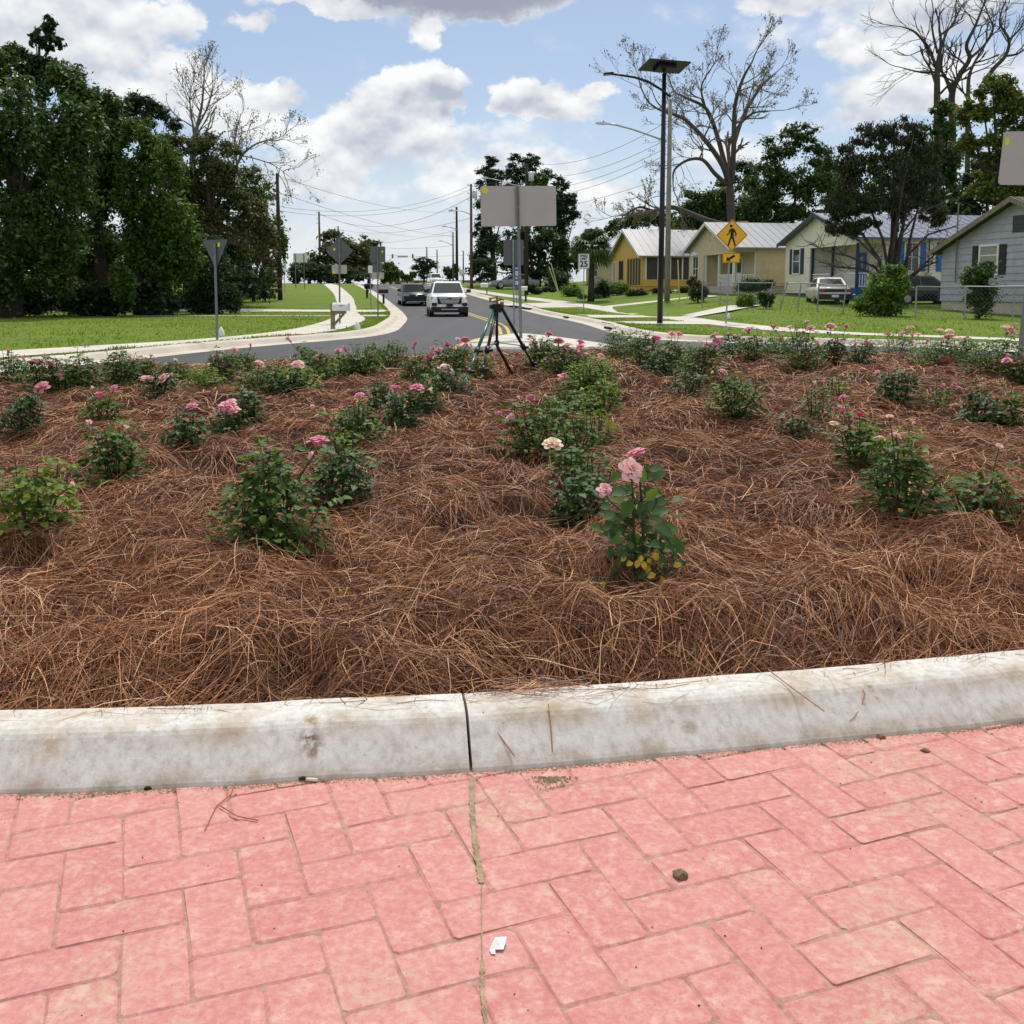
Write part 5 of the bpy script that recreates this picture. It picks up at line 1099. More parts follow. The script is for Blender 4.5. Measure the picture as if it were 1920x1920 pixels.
bare_tree('bare tree with budding sprays reaching right toward the utility pole', 440, 68, [([(430, 560, 0), (428, 360, 0), (440, 320, 0), (455, 290, 0), (480, 270, 0), (505, 262, 0)], .15, .03, 14), ([(445, 310, 0), (440, 270, 0), (445, 240, 0)], .08, .03, 7), ([(455, 292, 0), (480, 298, 0), (510, 308, 0), (535, 325, 0)], .045, .018, 8)], 75, .2, 2, 'twig_pale', 'twig_pale', 1400, 'bud', .1, .008, 1.15, .14, group=LBT)

# palm
def palm():
    rr = random.Random(80); Y = 70.0; g = on(1108, Y, .1); root = thing('palm_tree', 'cabbage palm with fan leaves beside the speed limit sign', 'palm tree', g)
    top = at(1110, 470, Y) - g; mb = MB(); pts = [Vector((0, 0, -.1)), top * .3, top * .6, top]; mb.tube(pts, [.26, .22, .20, .24], 10); 
    mb.build('trunk', M['bark'], root, True)
    V = []; F = []; 
    def frond(base, d, L):
        side = d.cross(Vector((0, 0, 1))); side = side.normalized() if side.length > .05 else Vector((1, 0, 0)); st = base + d * L * .45; up = side.cross(d)
        b = len(V); V.extend([base - side * .02, base + side * .02, st + side * .015, st - side * .015]); F.append((b, b + 1, b + 2, b + 3))
        for k in range(15):
            a = (k / 14 - .5) * 3.4; dd = (d * math.cos(a) + side * math.sin(a)).normalized(); ln = L * .62 * (1 - .18 * abs(a)); w = (side * math.cos(a) - d * math.sin(a)) * .075
            m_ = st + dd * ln * .6 + up * .03; e = st + dd * ln + Vector((0, 0, -ln * .38)); b = len(V); V.extend([st - w * .3, st + w * .3, m_ + w, e, m_ - w]); F.append((b, b + 1, b + 2, b + 4)); F.append((b + 4, b + 2, b + 3, b + 3)) if False else F.append((b + 4, b + 2, b + 3))
    for i in range(70):
        el = rr.uniform(-.75, 1.35); az = rr.uniform(0, 6.283); d = Vector((math.cos(az) * math.cos(el), math.sin(az) * math.cos(el), math.sin(el))); frond(top + Vector((0, 0, .1)), d, rr.uniform(1.5, 1.95))
    mb = MB(); mb.add(V, F); mb.build('fronds', M['fol_palm'], root)
palm()
SH = 'shrubs in the yards of the right side'
for i, (px, base, bl, mt, n, lf, lab) in enumerate([
    (1048, 545, [(1046, 522, 26, 20), (1040, 535, 20, 12)], 'dark', 4000, .16, 'round dark shrub left of the two leaning stakes'),
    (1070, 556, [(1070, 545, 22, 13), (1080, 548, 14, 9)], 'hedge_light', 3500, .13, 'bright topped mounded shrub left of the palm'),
    (1020, 548, [(1022, 543, 8, 6), (1035, 543, 7, 7)], 'dark', 1500, .13, 'two joined small clipped shrubs along the far right lawn'),
    (1005, 552, [(1006, 547, 10, 7), (995, 540, 12, 9)], 'hedge', 1800, .14, 'scruffy shrub beside the black mailbox'),
    (1135, 560, [(1130, 540, 16, 18), (1118, 548, 10, 12)], 'dark', 3000, .14, 'dark upright shrub right behind the palm trunk'),
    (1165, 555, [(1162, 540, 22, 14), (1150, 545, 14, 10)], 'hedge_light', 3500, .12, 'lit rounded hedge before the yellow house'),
    (1140, 520, [(1138, 516, 14, 11)], 'hedge', 2000, .16, 'dark shrub against the left corner of the yellow house'),
    (1198, 556, [(1200, 548, 16, 9), (1185, 550, 12, 8)], 'hedge', 2400, .12, 'low spreading shrub under the topiary'),
    (1209, 545, [(1209, 526, 9, 7), (1209, 535, 6, 6)], 'dark', 1500, .12, 'small cloud pruned topiary in front of the screened porch'),
    (1258, 550, [(1252, 546, 9, 6), (1232, 545, 12, 6)], 'dark', 1600, .12, 'low dark shrubs at the base of the yellow house wall'),
    (1283, 548, [(1284, 544, 12, 7)], 'dark', 1200, .12, 'low dark shrub under the yellow house corner'),
    (1308, 568, [(1305, 545, 16, 22), (1318, 550, 12, 18), (1300, 528, 12, 10)], 'olive', 4000, .13, 'loose grey green shrub by the beige house window'),
    (1420, 556, [(1410, 536, 28, 14), (1440, 532, 14, 10), (1392, 538, 10, 12)], 'hedge', 5500, .13, 'long dark hedge below the beige house wall'),
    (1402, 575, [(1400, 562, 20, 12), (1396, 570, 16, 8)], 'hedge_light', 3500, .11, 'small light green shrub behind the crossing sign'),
    (1440, 578, [(1440, 562, 14, 16), (1430, 556, 10, 8)], 'hedge', 3000, .12, 'rough dark shrub at the bend of the wire fence'),
    (1525, 552, [(1512, 538, 14, 9), (1530, 540, 12, 8)], 'hedge', 1500, .13, 'green shrub before the blue foundation of the white house'),
    (1655, 592, [(1655, 545, 36, 34), (1690, 530, 18, 26), (1620, 570, 22, 18), (1660, 575, 40, 18), (1675, 505, 18, 14)], 'hedge_light', 14000, .12, 'large ragged light green shrub on the front lawn between the cars'),
    (1837, 598, [(1837, 520, 30, 28), (1838, 560, 30, 34), (1850, 500, 14, 12)], 'oak', 8500, .11, 'tall oval dark shrub on the lawn before the grey house'),
    (1775, 572, [(1775, 560, 14, 9)], 'hedge', 1600, .11, 'low dark bush left of the oval shrub'),
    (1100, 565, [(1092, 556, 12, 5), (1120, 556, 12, 4)], 'hedge_light', 1200, .12, 'low bed of green leaves around the palm foot')]):
    gp = ground_at(px, base, .13); tree('shrub', lab, 'shrub', px, gp.y, bl, mt, int(n * 1.35), lf, 100 + i, SH, trunk=False if i not in (16, 17, 11) else None, k=16, limbs=5, trunk_r=.05, cr=.50)
# grass blades along the near lawn edges and kerbs
def turf():
    rng = np.random.default_rng(8); P = []
    for line, sg in ((LEFT, 1), (RIGHT, -1)):
        L = [p for p in off(line, sg * (GW + .40)) if 8 < p.y < 70]
        for a, b in zip(L, L[1:]):
            n = int((b - a).length * 90)
            for t in rng.random(n): 
                q = Vector(a).lerp(Vector(b), t); o = abs(rng.normal(0, .10)) * sg; d = (Vector(b) - Vector(a)).normalized(); P.append((q.x - d.y * o, q.y + d.x * o))
    n = 46000; yy = rng.uniform(15, 60, n); left = rng.random(n) < .5
    xx = np.where(left, np.interp(yy, [p.y for p in LEFT if 10 < p.y < 100], [p.x for p in LEFT if 10 < p.y < 100]) - GW - .5 - rng.random(n) ** 1.4 * 16, np.interp(yy, [p.y for p in reversed(RIGHT) if 19 < p.y < 100][::-1], [p.x for p in reversed(RIGHT) if 19 < p.y < 100][::-1]) + GW + .5 + rng.random(n) ** 1.4 * 18)
    ok = np.ones(n, bool)
    for poly in (list(up) + list(reversed(lo)), list(ru) + list(reversed(rl))): ok &= ~inside(poly, xx, yy)
    for ob in [o for o in COL.objects if o.name.startswith('driveway')]:
        v = np.array([x.co[:2] for x in ob.data.vertices][:4]); ok &= ~inside(v, xx, yy)
    P += list(zip(xx[ok], yy[ok])); P = np.array(P); n = len(P); z = T(P[:, 0], P[:, 1]) + .12
    a = rng.uniform(0, 6.283, n); h = rng.uniform(.02, .06, n) * (1 + .9 * (vnoise(P[:, 0] * .7, P[:, 1] * .7, 6) > .62)); w = rng.uniform(.010, .030, n); ln = rng.normal(0, .04, (n, 2))
    b = np.stack([P[:, 0], P[:, 1], z], 1); dx = np.stack([np.cos(a) * w, np.sin(a) * w, np.zeros(n)], 1)
    V = np.stack([b - dx, b + dx, b + np.stack([ln[:, 0], ln[:, 1], h], 1)], 1).reshape(-1, 3)
    o = link('grass', npmesh('grass', V, np.arange(3 * n).reshape(n, 3), M['fol_grass'])); tag(o, 'short lawn grass blades beside the kerbs and sidewalks', 'grass', kind='stuff')
M['fol_grass'] = leafmat('grass_blade', [(0, (.09, .14, .018)), (.5, (.16, .245, .026)), (.85, (.22, .29, .04)), (1, (.30, .29, .11))], .7, .3, .15)
turf()
# ------------------------------------------------------------------ houses
M['siding_yellow'] = plain('yellow_siding', (.64, .41, .10), .75, var=.10, scale=3)
M['siding_beige'] = plain('beige_siding', (.60, .50, .32), .75, var=.10, scale=3)
M['siding_cream'] = plain('cream_siding', (.80, .75, .63), .75, var=.08, scale=3)
M['siding_grey'] = plain('grey_siding', (.385, .39, .45), .8, var=.12, scale=2.5, bmp=.2)
M['white_trim'] = plain('white_trim', (.74, .74, .72), .6, var=.06)
M['dark_trim'] = plain('dark_trim', (.05, .052, .06), .6, var=.2)
M['roof_metal'] = plain('pale_metal_roof', (.20, .212, .236), .5, var=.07, scale=1.5)
M['roof_blue'] = plain('blue_grey_metal_roof', (.145, .165, .24), .5, var=.07, scale=1.5)
M['roof_dark'] = plain('dark_shingle_roof', (.07, .07, .075), .9, var=.25, scale=12)
M['screen'] = plain('porch_screen', (.045, .045, .048), .7, var=.3, scale=3)
M['glass'] = plain('window_glass', (.05, .06, .07), .08, var=.3, scale=2, spec=.6)
M['blind'] = plain('window_blind', (.30, .29, .27), .6, var=.1)
M['shutter_blue'] = plain('blue_shutter', (.03, .16, .46), .6, var=.12)
M['shutter_navy'] = plain('navy_shutter', (.025, .04, .09), .6, var=.12)
M['shutter_black'] = plain('black_shutter', (.018, .018, .02), .6, var=.2)
M['block'] = plain('foundation_block', (.50, .45, .36), .9, var=.15, scale=5, bmp=.3)
M['blue_block'] = plain('blue_foundation', (.03, .09, .26), .8, var=.15, scale=5)
M['wood'] = plain('weathered_wood', (.22, .18, .13), .85, var=.3, scale=7, bmp=.3)
M['brick_red'] = plain('chimney_brick', (.42, .33, .22), .85, var=.25, scale=10)
HANG = math.atan2(.185, .983)
class House:
    """local x runs away from the road (along the ridge), y along the street front, z up"""
    def __init__(s, name, label, near, depth, W, L, He, rise, z=None):
        s.z0 = Tz(near[0], near[1]) + .08 if z is None else z
        s.root = thing(name, label, 'house', (near[0], near[1], s.z0), HANG); s.W, s.L, s.He, s.rise = W, L, He, rise
    def gh(s, y): return s.He + s.rise * (1 - abs(y - s.W / 2) / (s.W / 2))
    def shell(s, mt, fnd, fh=.5, porch=None, roof='roof_metal', over=.45, soffit='white_trim'):
        W, L, He = s.W, s.L, s.He; mb = MB(); px, py = porch or (0, 0)
        prof = [(0, fh), (W, fh), (W, He), (W / 2, He + s.rise), (0, He)]
        def slab(x0, x1, y0=None):
            P = prof if y0 is None else [(y0, fh), (W, fh), (W, He), (W / 2, He + s.rise), (y0, s.gh(y0))] if y0 < W / 2 else [(y0, fh), (W, fh), (W, He), (y0, s.gh(y0))]
            n = len(P); mb.add([(x, y, z) for x in (x0, x1) for y, z in P], [tuple(range(n)), tuple(range(2 * n - 1, n - 1, -1))] + [(i, n + i, n + (i + 1) % n, (i + 1) % n) for i in range(n)])
        if porch:
            slab(px, L); slab(0, px - .002, py)
            # gable over the porch
            g0 = He - .35; P = [(0, g0), (py, g0), (py, s.gh(py))] + ([(W / 2, s.gh(W / 2))] if py > W / 2 else []) + [(0, He)]; n = len(P)
            mb.add([(x, y, z) for x in (0, .12) for y, z in P], [tuple(range(n)), tuple(range(2 * n - 1, n - 1, -1))] + [(i, n + i, n + (i + 1) % n, (i + 1) % n) for i in range(n)])
            mb.box2((.125, 0, g0), (px - .004, .12, He - .02))
        else: slab(0, L)
        mb.build('wall', M[mt], s.root)
        MB().box2((.04, .04, -.8), (L - .04, W - .04, fh)).build('foundation', M[fnd], s.root)
        rf = MB(); th = .09; rr_ = over
        for sg in (0, 1):
            y0 = -over if sg == 0 else W + over; z0 = He - over * s.rise / (W / 2); yr = W / 2; zr = He + s.rise; o = .03
            V = [(-over, y0, z0 + o), (L + over, y0, z0 + o), (L + over, yr, zr + o), (-over, yr, zr + o)]; V += [(x, y, z + th) for x, y, z in V]
            rf.add(V, [(0, 3, 2, 1), (4, 5, 6, 7), (0, 1, 5, 4), (1, 2, 6, 5), (2, 3, 7, 6), (3, 0, 4, 7)])
        r = rf.build('roof', M[roof], s.root)
        rb = MB()
        for k in range(int(L / .6) + 2):      # standing seams
            x = -over + .1 + k * .6
            if x < L + over:
                for sg in (0, 1):
                    y0 = -over if sg == 0 else W + over; z0 = He - over * s.rise / (W / 2) + .03 + th
                    rb.tube([(x, y0, z0 + .012), (x, W / 2, He + s.rise + .03 + th + .012)], .016, 4)
        k = rb.build('roof_seams', M[roof], r); k['kind'] = 'stuff'
        fs = MB()
        for sg in (0, 1):
            y0 = -over if sg == 0 else W + over; z0 = He - over * s.rise / (W / 2)
            a, b = Vector((-over - .025, y0, z0)), Vector((-over - .025, W / 2, He + s.rise)); n = Vector((0, 0, 1)); fs.add([a + n * .13, b + n * .13, b - n * .10, a - n * .10, a + n * .13 + Vector((.05, 0, 0)), b + n * .13 + Vector((.05, 0, 0)), b - n * .10 + Vector((.05, 0, 0)), a - n * .10 + Vector((.05, 0, 0))], [(0, 1, 2, 3), (7, 6, 5, 4), (0, 4, 5, 1), (3, 2, 6, 7)])
        fs.build('fascia', M[soffit], s.root)
        return r
    def siding(s, mt, h, porch=None, fh=.5, x0=0, yr=None):
        """lap boards on the side wall (y = 0) and on the street gable (x = 0), joined where too fine to count"""
        px, py = porch or (0, 0); mb = MB(); z = fh
        while z < s.He + s.rise - .1:
            zt = z + h
            if zt <= s.He + .01: mb.add([(px, -.004, zt), (s.L, -.004, zt), (s.L, -.028, z), (px, -.028, z)], [(3, 2, 1, 0)]); mb.add([(px, -.028, z), (s.L, -.028, z), (s.L, 0, z), (px, 0, z)], [(3, 2, 1, 0)])
            zz = z + h * .5; y0 = 0 if zz <= s.He else (zz - s.He) / s.rise * s.W / 2; y1 = s.W - y0
            if py and zz < s.He - .35: y0 = max(y0, py)
            if y1 - y0 > .2: mb.add([(-.004, y0, zt), (-.004, y1, zt), (-.028, y1, z), (-.028, y0, z)], [(0, 1, 2, 3)]); mb.add([(-.028, y0, z), (-.028, y1, z), (0, y1, z), (0, y0, z)], [(0, 1, 2, 3)])
            z += h
        o = mb.build('siding', M[mt], s.root); o['kind'] = 'stuff'
    def win(s, side, u, z, w, h, trim='white_trim', shut=None, sw=.42, panes=(1, 2), glass='glass', arch=False):
        def xf(a, d, zz): return (a, -d, zz) if side == 'y' else (-d, a, zz)
        def bx(mb, a0, a1, d0, d1, z0, z1):
            P = [xf(a, d, q) for q in (z0, z1) for a, d in ((a0, d0), (a1, d0), (a1, d1), (a0, d1))]; mb.add(P, [(3, 2, 1, 0), (4, 5, 6, 7), (0, 1, 5, 4), (1, 2, 6, 5), (2, 3, 7, 6), (3, 0, 4, 7)])
        t = .10; f = MB(); bx(f, u - t, u, .0, .085, z - t, z + h + t); bx(f, u + w, u + w + t, .0, .085, z - t, z + h + t); bx(f, u, u + w, .0, .083, z + h, z + h + t); bx(f, u, u + w, .0, .09, z - t, z)
        fo = f.build('window', M[trim], s.root)
        g = MB(); bx(g, u, u + w, .0, .045, z, z + h); g.build('pane', M[glass], fo)
        m_ = MB()
        for i in range(1, panes[0]): bx(m_, u + w * i / panes[0] - .02, u + w * i / panes[0] + .02, .045, .068, z, z + h)
        for i in range(1, panes[1]): bx(m_, u, u + w, .045, .066, z + h * i / panes[1] - .025, z + h * i / panes[1] + .025)
        if m_.v: m_.build('muntin', M[trim], fo)
        if shut:
            for a in (u - t - sw, u + w + t):
                k = MB(); bx(k, a + .01, a + sw - .01, .0, .06, z - .06, z + h + .06)
                for q in range(9): bx(k, a + .06, a + sw - .06, .06, .07, z + h * q / 9 + .02, z + h * (q + .6) / 9 + .02)
                k.build('shutter', M[shut], s.root)
        if arch:
            k = MB(); n = 8; V = [xf(u + w / 2 + (w / 2 + t) * math.cos(math.pi * i / n), d, z + h + t + .28 * math.sin(math.pi * i / n)) for d in (.0, .25) for i in range(n + 1)]; k.add(V, [tuple(range(n + 1)), tuple(range(2 * n + 1, n, -1))] + [(i, i + 1, n + 2 + i, n + 1 + i) for i in range(n)]); k.build('awning', M[trim], s.root)
    def vent(s, u, z, mt='white_trim', w=.4, h=.7):
        fo = MB().box2((-.06, u - w / 2, z), (-.001, u + w / 2, z + h)).build('gable_vent', M[mt], s.root); k = MB()
        for i in range(5): k.box2((-.075, u - w / 2 + .05, z + h * (i + .25) / 5), (-.061, u + w / 2 - .05, z + h * (i + .7) / 5))
        k.build('louvre', M['dark_trim'], fo)
# yellow bungalow with a screened porch
h = House('yellow_house', 'yellow bungalow with pale metal roof and dark screened porch', (10.35, 80), 0, 8.4, 11, 2.95, 2.1); h.shell('siding_yellow', 'siding_yellow', .45); h.siding('siding_yellow', .2, fh=.45)
def porch_screen(h, side, a0, a1, z0, z1, n):
    fr = MB(); xf = (lambda a, d, z: (a, -d, z)) if side == 'y' else (lambda a, d, z: (-d, a, z))
    def bx(mb, p0, p1, d0, d1, q0, q1):
        P = [xf(a, d, q) for q in (q0, q1) for a, d in ((p0, d0), (p1, d0), (p1, d1), (p0, d1))]; mb.add(P, [(3, 2, 1, 0), (4, 5, 6, 7), (0, 1, 5, 4), (1, 2, 6, 5), (2, 3, 7, 6), (3, 0, 4, 7)])
    for i in range(n):
        b = MB(); p0 = a0 + (a1 - a0) * i / n + .05; p1 = a0 + (a1 - a0) * (i + 1) / n - .05; bx(b, p0, p1, 0, .04, z0, z1); b.build('screen_panel', M['screen'], h.root)
        bx(fr, p0 - .10, p0 - .002, 0, .07, z0 - .05, z1 + .05)
    bx(fr, a1 - .048, a1 + .05, 0, .07, z0 - .05, z1 + .05); fr.build('porch_frame', M['siding_yellow' if n != 4 else 'white_trim'], h.root)
porch_screen(h, 'y', .25, 4.3, 1.0, 2.7, 4); porch_screen(h, 'x', .3, 4.0, .55, 2.7, 5)
h.win('x', 5.3, 1.1, .9, 1.4, 'dark_trim', None, panes=(2, 1)); h.win('x', 7.3, .6, .8, 1.9, 'white_trim', None, panes=(1, 1), glass='blind'); h.vent(4.2, 4.0)
MB().box2((9.4, 3.2, 4.2), (10.2, 4.0, 5.9)).build('chimney', M['brick_red'], h.root)
# beige house with a corner porch
h = House('beige_house', 'beige house with white porch posts behind the pedestrian crossing sign', (14.85, 68), 0, 8.2, 10.5, 3.2, 1.75); h.shell('siding_beige', 'block', .55, (1.7, 5.2)); h.siding('siding_beige', .2, (1.7, 5.2), .55)
h.win('y', 4.55, 1.35, .85, 1.35, panes=(1, 2)); h.win('x', 6.2, 1.0, 1.0, 1.7, panes=(2, 2), arch=True); h.vent(4.1, 3.7)
MB().box2((.02, .02, .0), (1.69, 5.18, .50)).build('porch_floor', M['block'], h.root)
for (x, y) in ((.06, .06), (1.62, .06), (.06, 2.6), (.06, 5.06)): MB().box2((x, y, .5), (x + .14, y + .14, 2.84)).build('porch_post', M['white_trim'], h.root)
def railing(h, side, a0, a1, z0=.5, hh=.85, off=.1):
    m_ = MB(); xf = (lambda a, d: (a, d)) if side == 'y' else (lambda a, d: (d, a)); 
    for (q0, q1) in ((hh - .07, hh), (.08, .14)):
        x0, y0 = xf(a0, off - .03); x1, y1 = xf(a1, off + .03); m_.box2((min(x0, x1), min(y0, y1), z0 + q0), (max(x0, x1), max(y0, y1), z0 + q1))
    o = m_.build('railing', M['white_trim'], h.root); n = int((a1 - a0) / .16)
    for i in range(n):
        a = a0 + (a1 - a0) * (i + .5) / n; x, y = xf(a, off); b = link('baluster', BAL, o, (x, y, z0 + .14))
BAL = MB().box((0, 0, .32), (.045, .045, .64)).mesh('baluster', M['white_trim'])
railing(h, 'y', .25, 1.6); railing(h, 'x', .25, 2.6, off=.12)
k = MB().box2((1.60, 2.2, .55), (1.68, 3.1, 2.6)).build('door', M['white_trim'], h.root); MB().box2((1.585, 2.32, 1.5), (1.599, 2.98, 2.45)).build('pane', M['glass'], k)
k = MB().box2((1.62, 3.6, 1.2), (1.69, 4.5, 2.5)).build('window', M['white_trim'], h.root); MB().box2((1.605, 3.68, 1.28), (1.619, 4.42, 2.42)).build('pane', M['glass'], k)
MB().box2((7.2, 3.6, 5.0), (7.55, 3.95, 5.25)).build('roof_vent', M['dark_trim'], h.root)
# cream house, blue shutters
h = House('cream_house', 'cream house with blue shutters and stair porch behind the dark many stemmed tree', (19.75, 58), 0, 9.0, 11.5, 3.65, 1.55); h.shell('siding_cream', 'blue_block', .42, (1.8, 5.6), 'roof_blue', .45, 'dark_trim'); h.siding('siding_cream', .2, (1.8, 5.6), .42)
h.win('y', 3.05, 1.75, .8, 1.55, shut='shutter_blue', panes=(2, 2)); h.win('y', 5.55, 1.75, .8, 1.55, shut='shutter_blue', panes=(3, 4)); h.win('y', 8.2, 1.75, .8, 1.55, shut='shutter_blue', panes=(2, 2)); h.win('x', 6.9, 1.7, .9, 1.5, shut='shutter_navy', panes=(1, 2))
MB().box2((.02, .02, .0), (1.79, 5.58, .72)).build('porch_floor', M['blue_block'], h.root)
for (x, y) in ((.06, .06), (.06, 2.9), (.06, 5.44)): MB().box2((x, y, .72), (x + .13, y + .13, 3.3)).build('porch_post', M['shutter_navy'], h.root)
railing(h, 'x', 3.1, 5.4, .72, .9, .12); railing(h, 'y', .22, 1.75, .72, .9, .12); railing(h, 'x', .2, 1.6, .72, .9, .12)
k = MB()
for i in range(5): k.box2((-.30 - .30 * i, 1.7, 0 - .12), (-.02 - .30 * i, 2.9, .62 - .15 * i))
k.build('stairs', M['wood'], h.root)
for y in (1.66, 2.92):
    k = MB(); k.tube([(-.05, y, 1.6), (-1.6, y, .85)], .04, 6); 
    for i in range(7): x = -.1 - .22 * i; k.box2((x - .02, y - .02, .5 - .12 * i), (x + .02, y + .02, 1.56 - .106 * i))
    k.build('stair_railing', M['white_trim'], h.root)
k = MB().box2((1.7, 2.0, .75), (1.79, 2.95, 2.85)).build('door', M['shutter_blue'], h.root); MB().box2((1.685, 2.2, 1.8), (1.699, 2.75, 2.6)).build('pane', M['glass'], k)
MB().tube([(4.55, -.06, 1.5), (4.55, -.06, 3.6)], .03, 6).build('meter_pipe', M['dark_trim'], h.root); MB().box2((4.4, -.16, 1.25), (4.7, -.002, 1.6)).build('electric_meter', M['block'], h.root)
MB().box2((7.0, -.5, .75), (7.6, -.002, 1.2)).build('air_conditioner', M['white_trim'], h.root)
# grey house: every lap board of the street gable on its own
h = House('grey_house', 'grey lap sided house with black shutters at the right picture edge', (22.38, 37.6), 0, 10.6, 9, 2.95, 1.95, z=.22); h.shell('siding_grey', 'block', .62, None, 'roof_dark', .5, 'wood')
z = .62
while z < h.He + h.rise - .12:
    zt = z + .30; zz = z + .12; y0 = 0 if zz <= h.He else (zz - h.He) / h.rise * h.W / 2; y1 = h.W - y0
    yb0 = 0 if z <= h.He else (z - h.He) / h.rise * h.W / 2; yt0 = 0 if zt <= h.He else min(h.W / 2 - .01, (zt - h.He) / h.rise * h.W / 2)
    V = [(-.006, yt0, zt), (-.006, h.W - yt0, zt), (-.042, h.W - yb0, z), (-.042, yb0, z), (-.001, yb0, z), (-.001, h.W - yb0, z)]
    MB().add(V, [(0, 1, 2, 3), (3, 2, 5, 4)]).build('siding_board', M['siding_grey'], h.root); z += .302
h.win('x', 6.55, 1.85, 1.15, 1.18, 'white_trim', 'shutter_black', .48, (1, 3), 'blind'); h.win('x', 2.2, 1.85, 1.15, 1.18, 'white_trim', 'shutter_black', .48, (1, 3), 'blind'); h.vent(5.2, 3.55, 'dark_trim', .9, .7)
MB().tube([(-.12, 9.35, 1.5), (-.12, 9.35, 5.0), (-.12, 9.35, 5.1)], [.035, .035, .07], 7).build('service_mast', M['wood'], h.root)
# dark low house behind the palm
h = House('dark_house', 'low dark roofed house half hidden behind the palm', (9.2, 101), 0, 7, 9, 2.6, 1.3); h.shell('siding_beige', 'block', .4, None, 'roof_dark', .5, 'white_trim'); h.win('y', 1.2, 1.0, 1.2, 1.3); h.win('x', 2.2, 1.0, 1.2, 1.3)
# board fence in the shade of the left wood
root = thing('board_fence', 'dark weathered board fence in the shade behind the left undergrowth', 'fence', on(60, 54, .05))
PL = MB().box((0, 0, .09), (2.4, .03, .17)).mesh('plank', M['wood'])
for i in range(-4, 3):
    for j in range(8): link('plank', PL, root, (i * 2.42, .0, .15 + j * .235))
    MB().box2((i * 2.42 + 1.16, .02, -.1), (i * 2.42 + 1.26, .12, 2.1)).build('post', M['wood'], root)


# ------------------------------------------------------------------ chain-link fences
M['galv'] = plain('galvanised_steel', (.30, .31, .32), .45, metal=.5, var=.15, scale=12)
M['galv_dark'] = plain('dark_galvanised_steel', (.13, .14, .15), .5, metal=.4, var=.2, scale=12)
def wire_fence(label, P, hts, leans, rail=True):
    root = thing('wire_fence', label, 'fence', P[0]); g = P[0]; tops = []
    for p, h_, ln in zip(P, hts, leans):
        t = p - g + Vector((ln, 0, h_)); tops.append(t); MB().tube([p - g - Vector((0, 0, .1)), t], .032, 7).build('post', M['galv'], root)
    if rail:
        for a, b in zip(tops, tops[1:]): MB().tube([a, (a + b) / 2 + Vector((0, 0, -.015)), b], .02, 5).build('rail', M['galv'], root)
    mb = MB()
    for i in range(len(P) - 1):
        a0, b0, a1, b1 = P[i] - g, P[i + 1] - g, tops[i], tops[i + 1]; L = (b0 - a0).length; n = max(2, int(L / .16)); k = (b0 - a0).normalized() * .0035
        H = (a1 - a0).length
        for j in range(-int(H / .16), n):
            for sg in (1, -1):
                u0, u1 = j / n, j / n + H / L; v0, v1 = 0., 1.
                if u0 < 0: v0 = -u0 / (u1 - u0); u0 = 0
                if u1 > 1: v1 = v0 + (1 - u0) / (j / n + H / L - max(j / n, 0)) * (1 - v0) if j / n >= 0 else 1; u1 = 1
                if u0 >= 1 or v1 <= v0: continue
                f = lambda u, v: (a0.lerp(b0, u)).lerp(a1.lerp(b1, u), v)
                p, q = (f(u0, v0), f(u1, v1)) if sg > 0 else (f(1 - u0, v0), f(1 - u1, v1)); mb.add([p - k, p + k, q + k, q - k], [(0, 1, 2, 3)])
    o = mb.build('chain_mesh', M['galv_dark'], root); o['kind'] = 'stuff'
def gp(px, py): 
    p = ground_at(px, py, .12); return p
wire_fence('chain link fence with leaning posts before the beige house', [gp(1316, 575), gp(1350, 572), gp(1385, 575), gp(1438, 579), gp(1462, 578), gp(1495, 579), gp(1532, 583), gp(1580, 588)], [1.25] * 8, [0, .0, -.05, .25, .35, .15, .05, .12])
wire_fence('chain link fence with a straight top rail across the lawn before the grey house', [gp(1716, 598), gp(1808, 601), gp(1898, 604), gp(1990, 609)], [1.28, 1.3, 1.32, 1.35], [0, 0, .03, 0])
root = thing('fallen_poles', 'two fallen fence rails leaning beside the ragged light green shrub', 'rails', gp(1715, 592)); 
for i, (a, b) in enumerate((((-2.0, 0, .75), (.1, -.3, .25)), ((-1.6, -.2, .6), (.15, -.4, .1)))): MB().tube([a, b], .02, 5).build('rail', M['galv'], root)

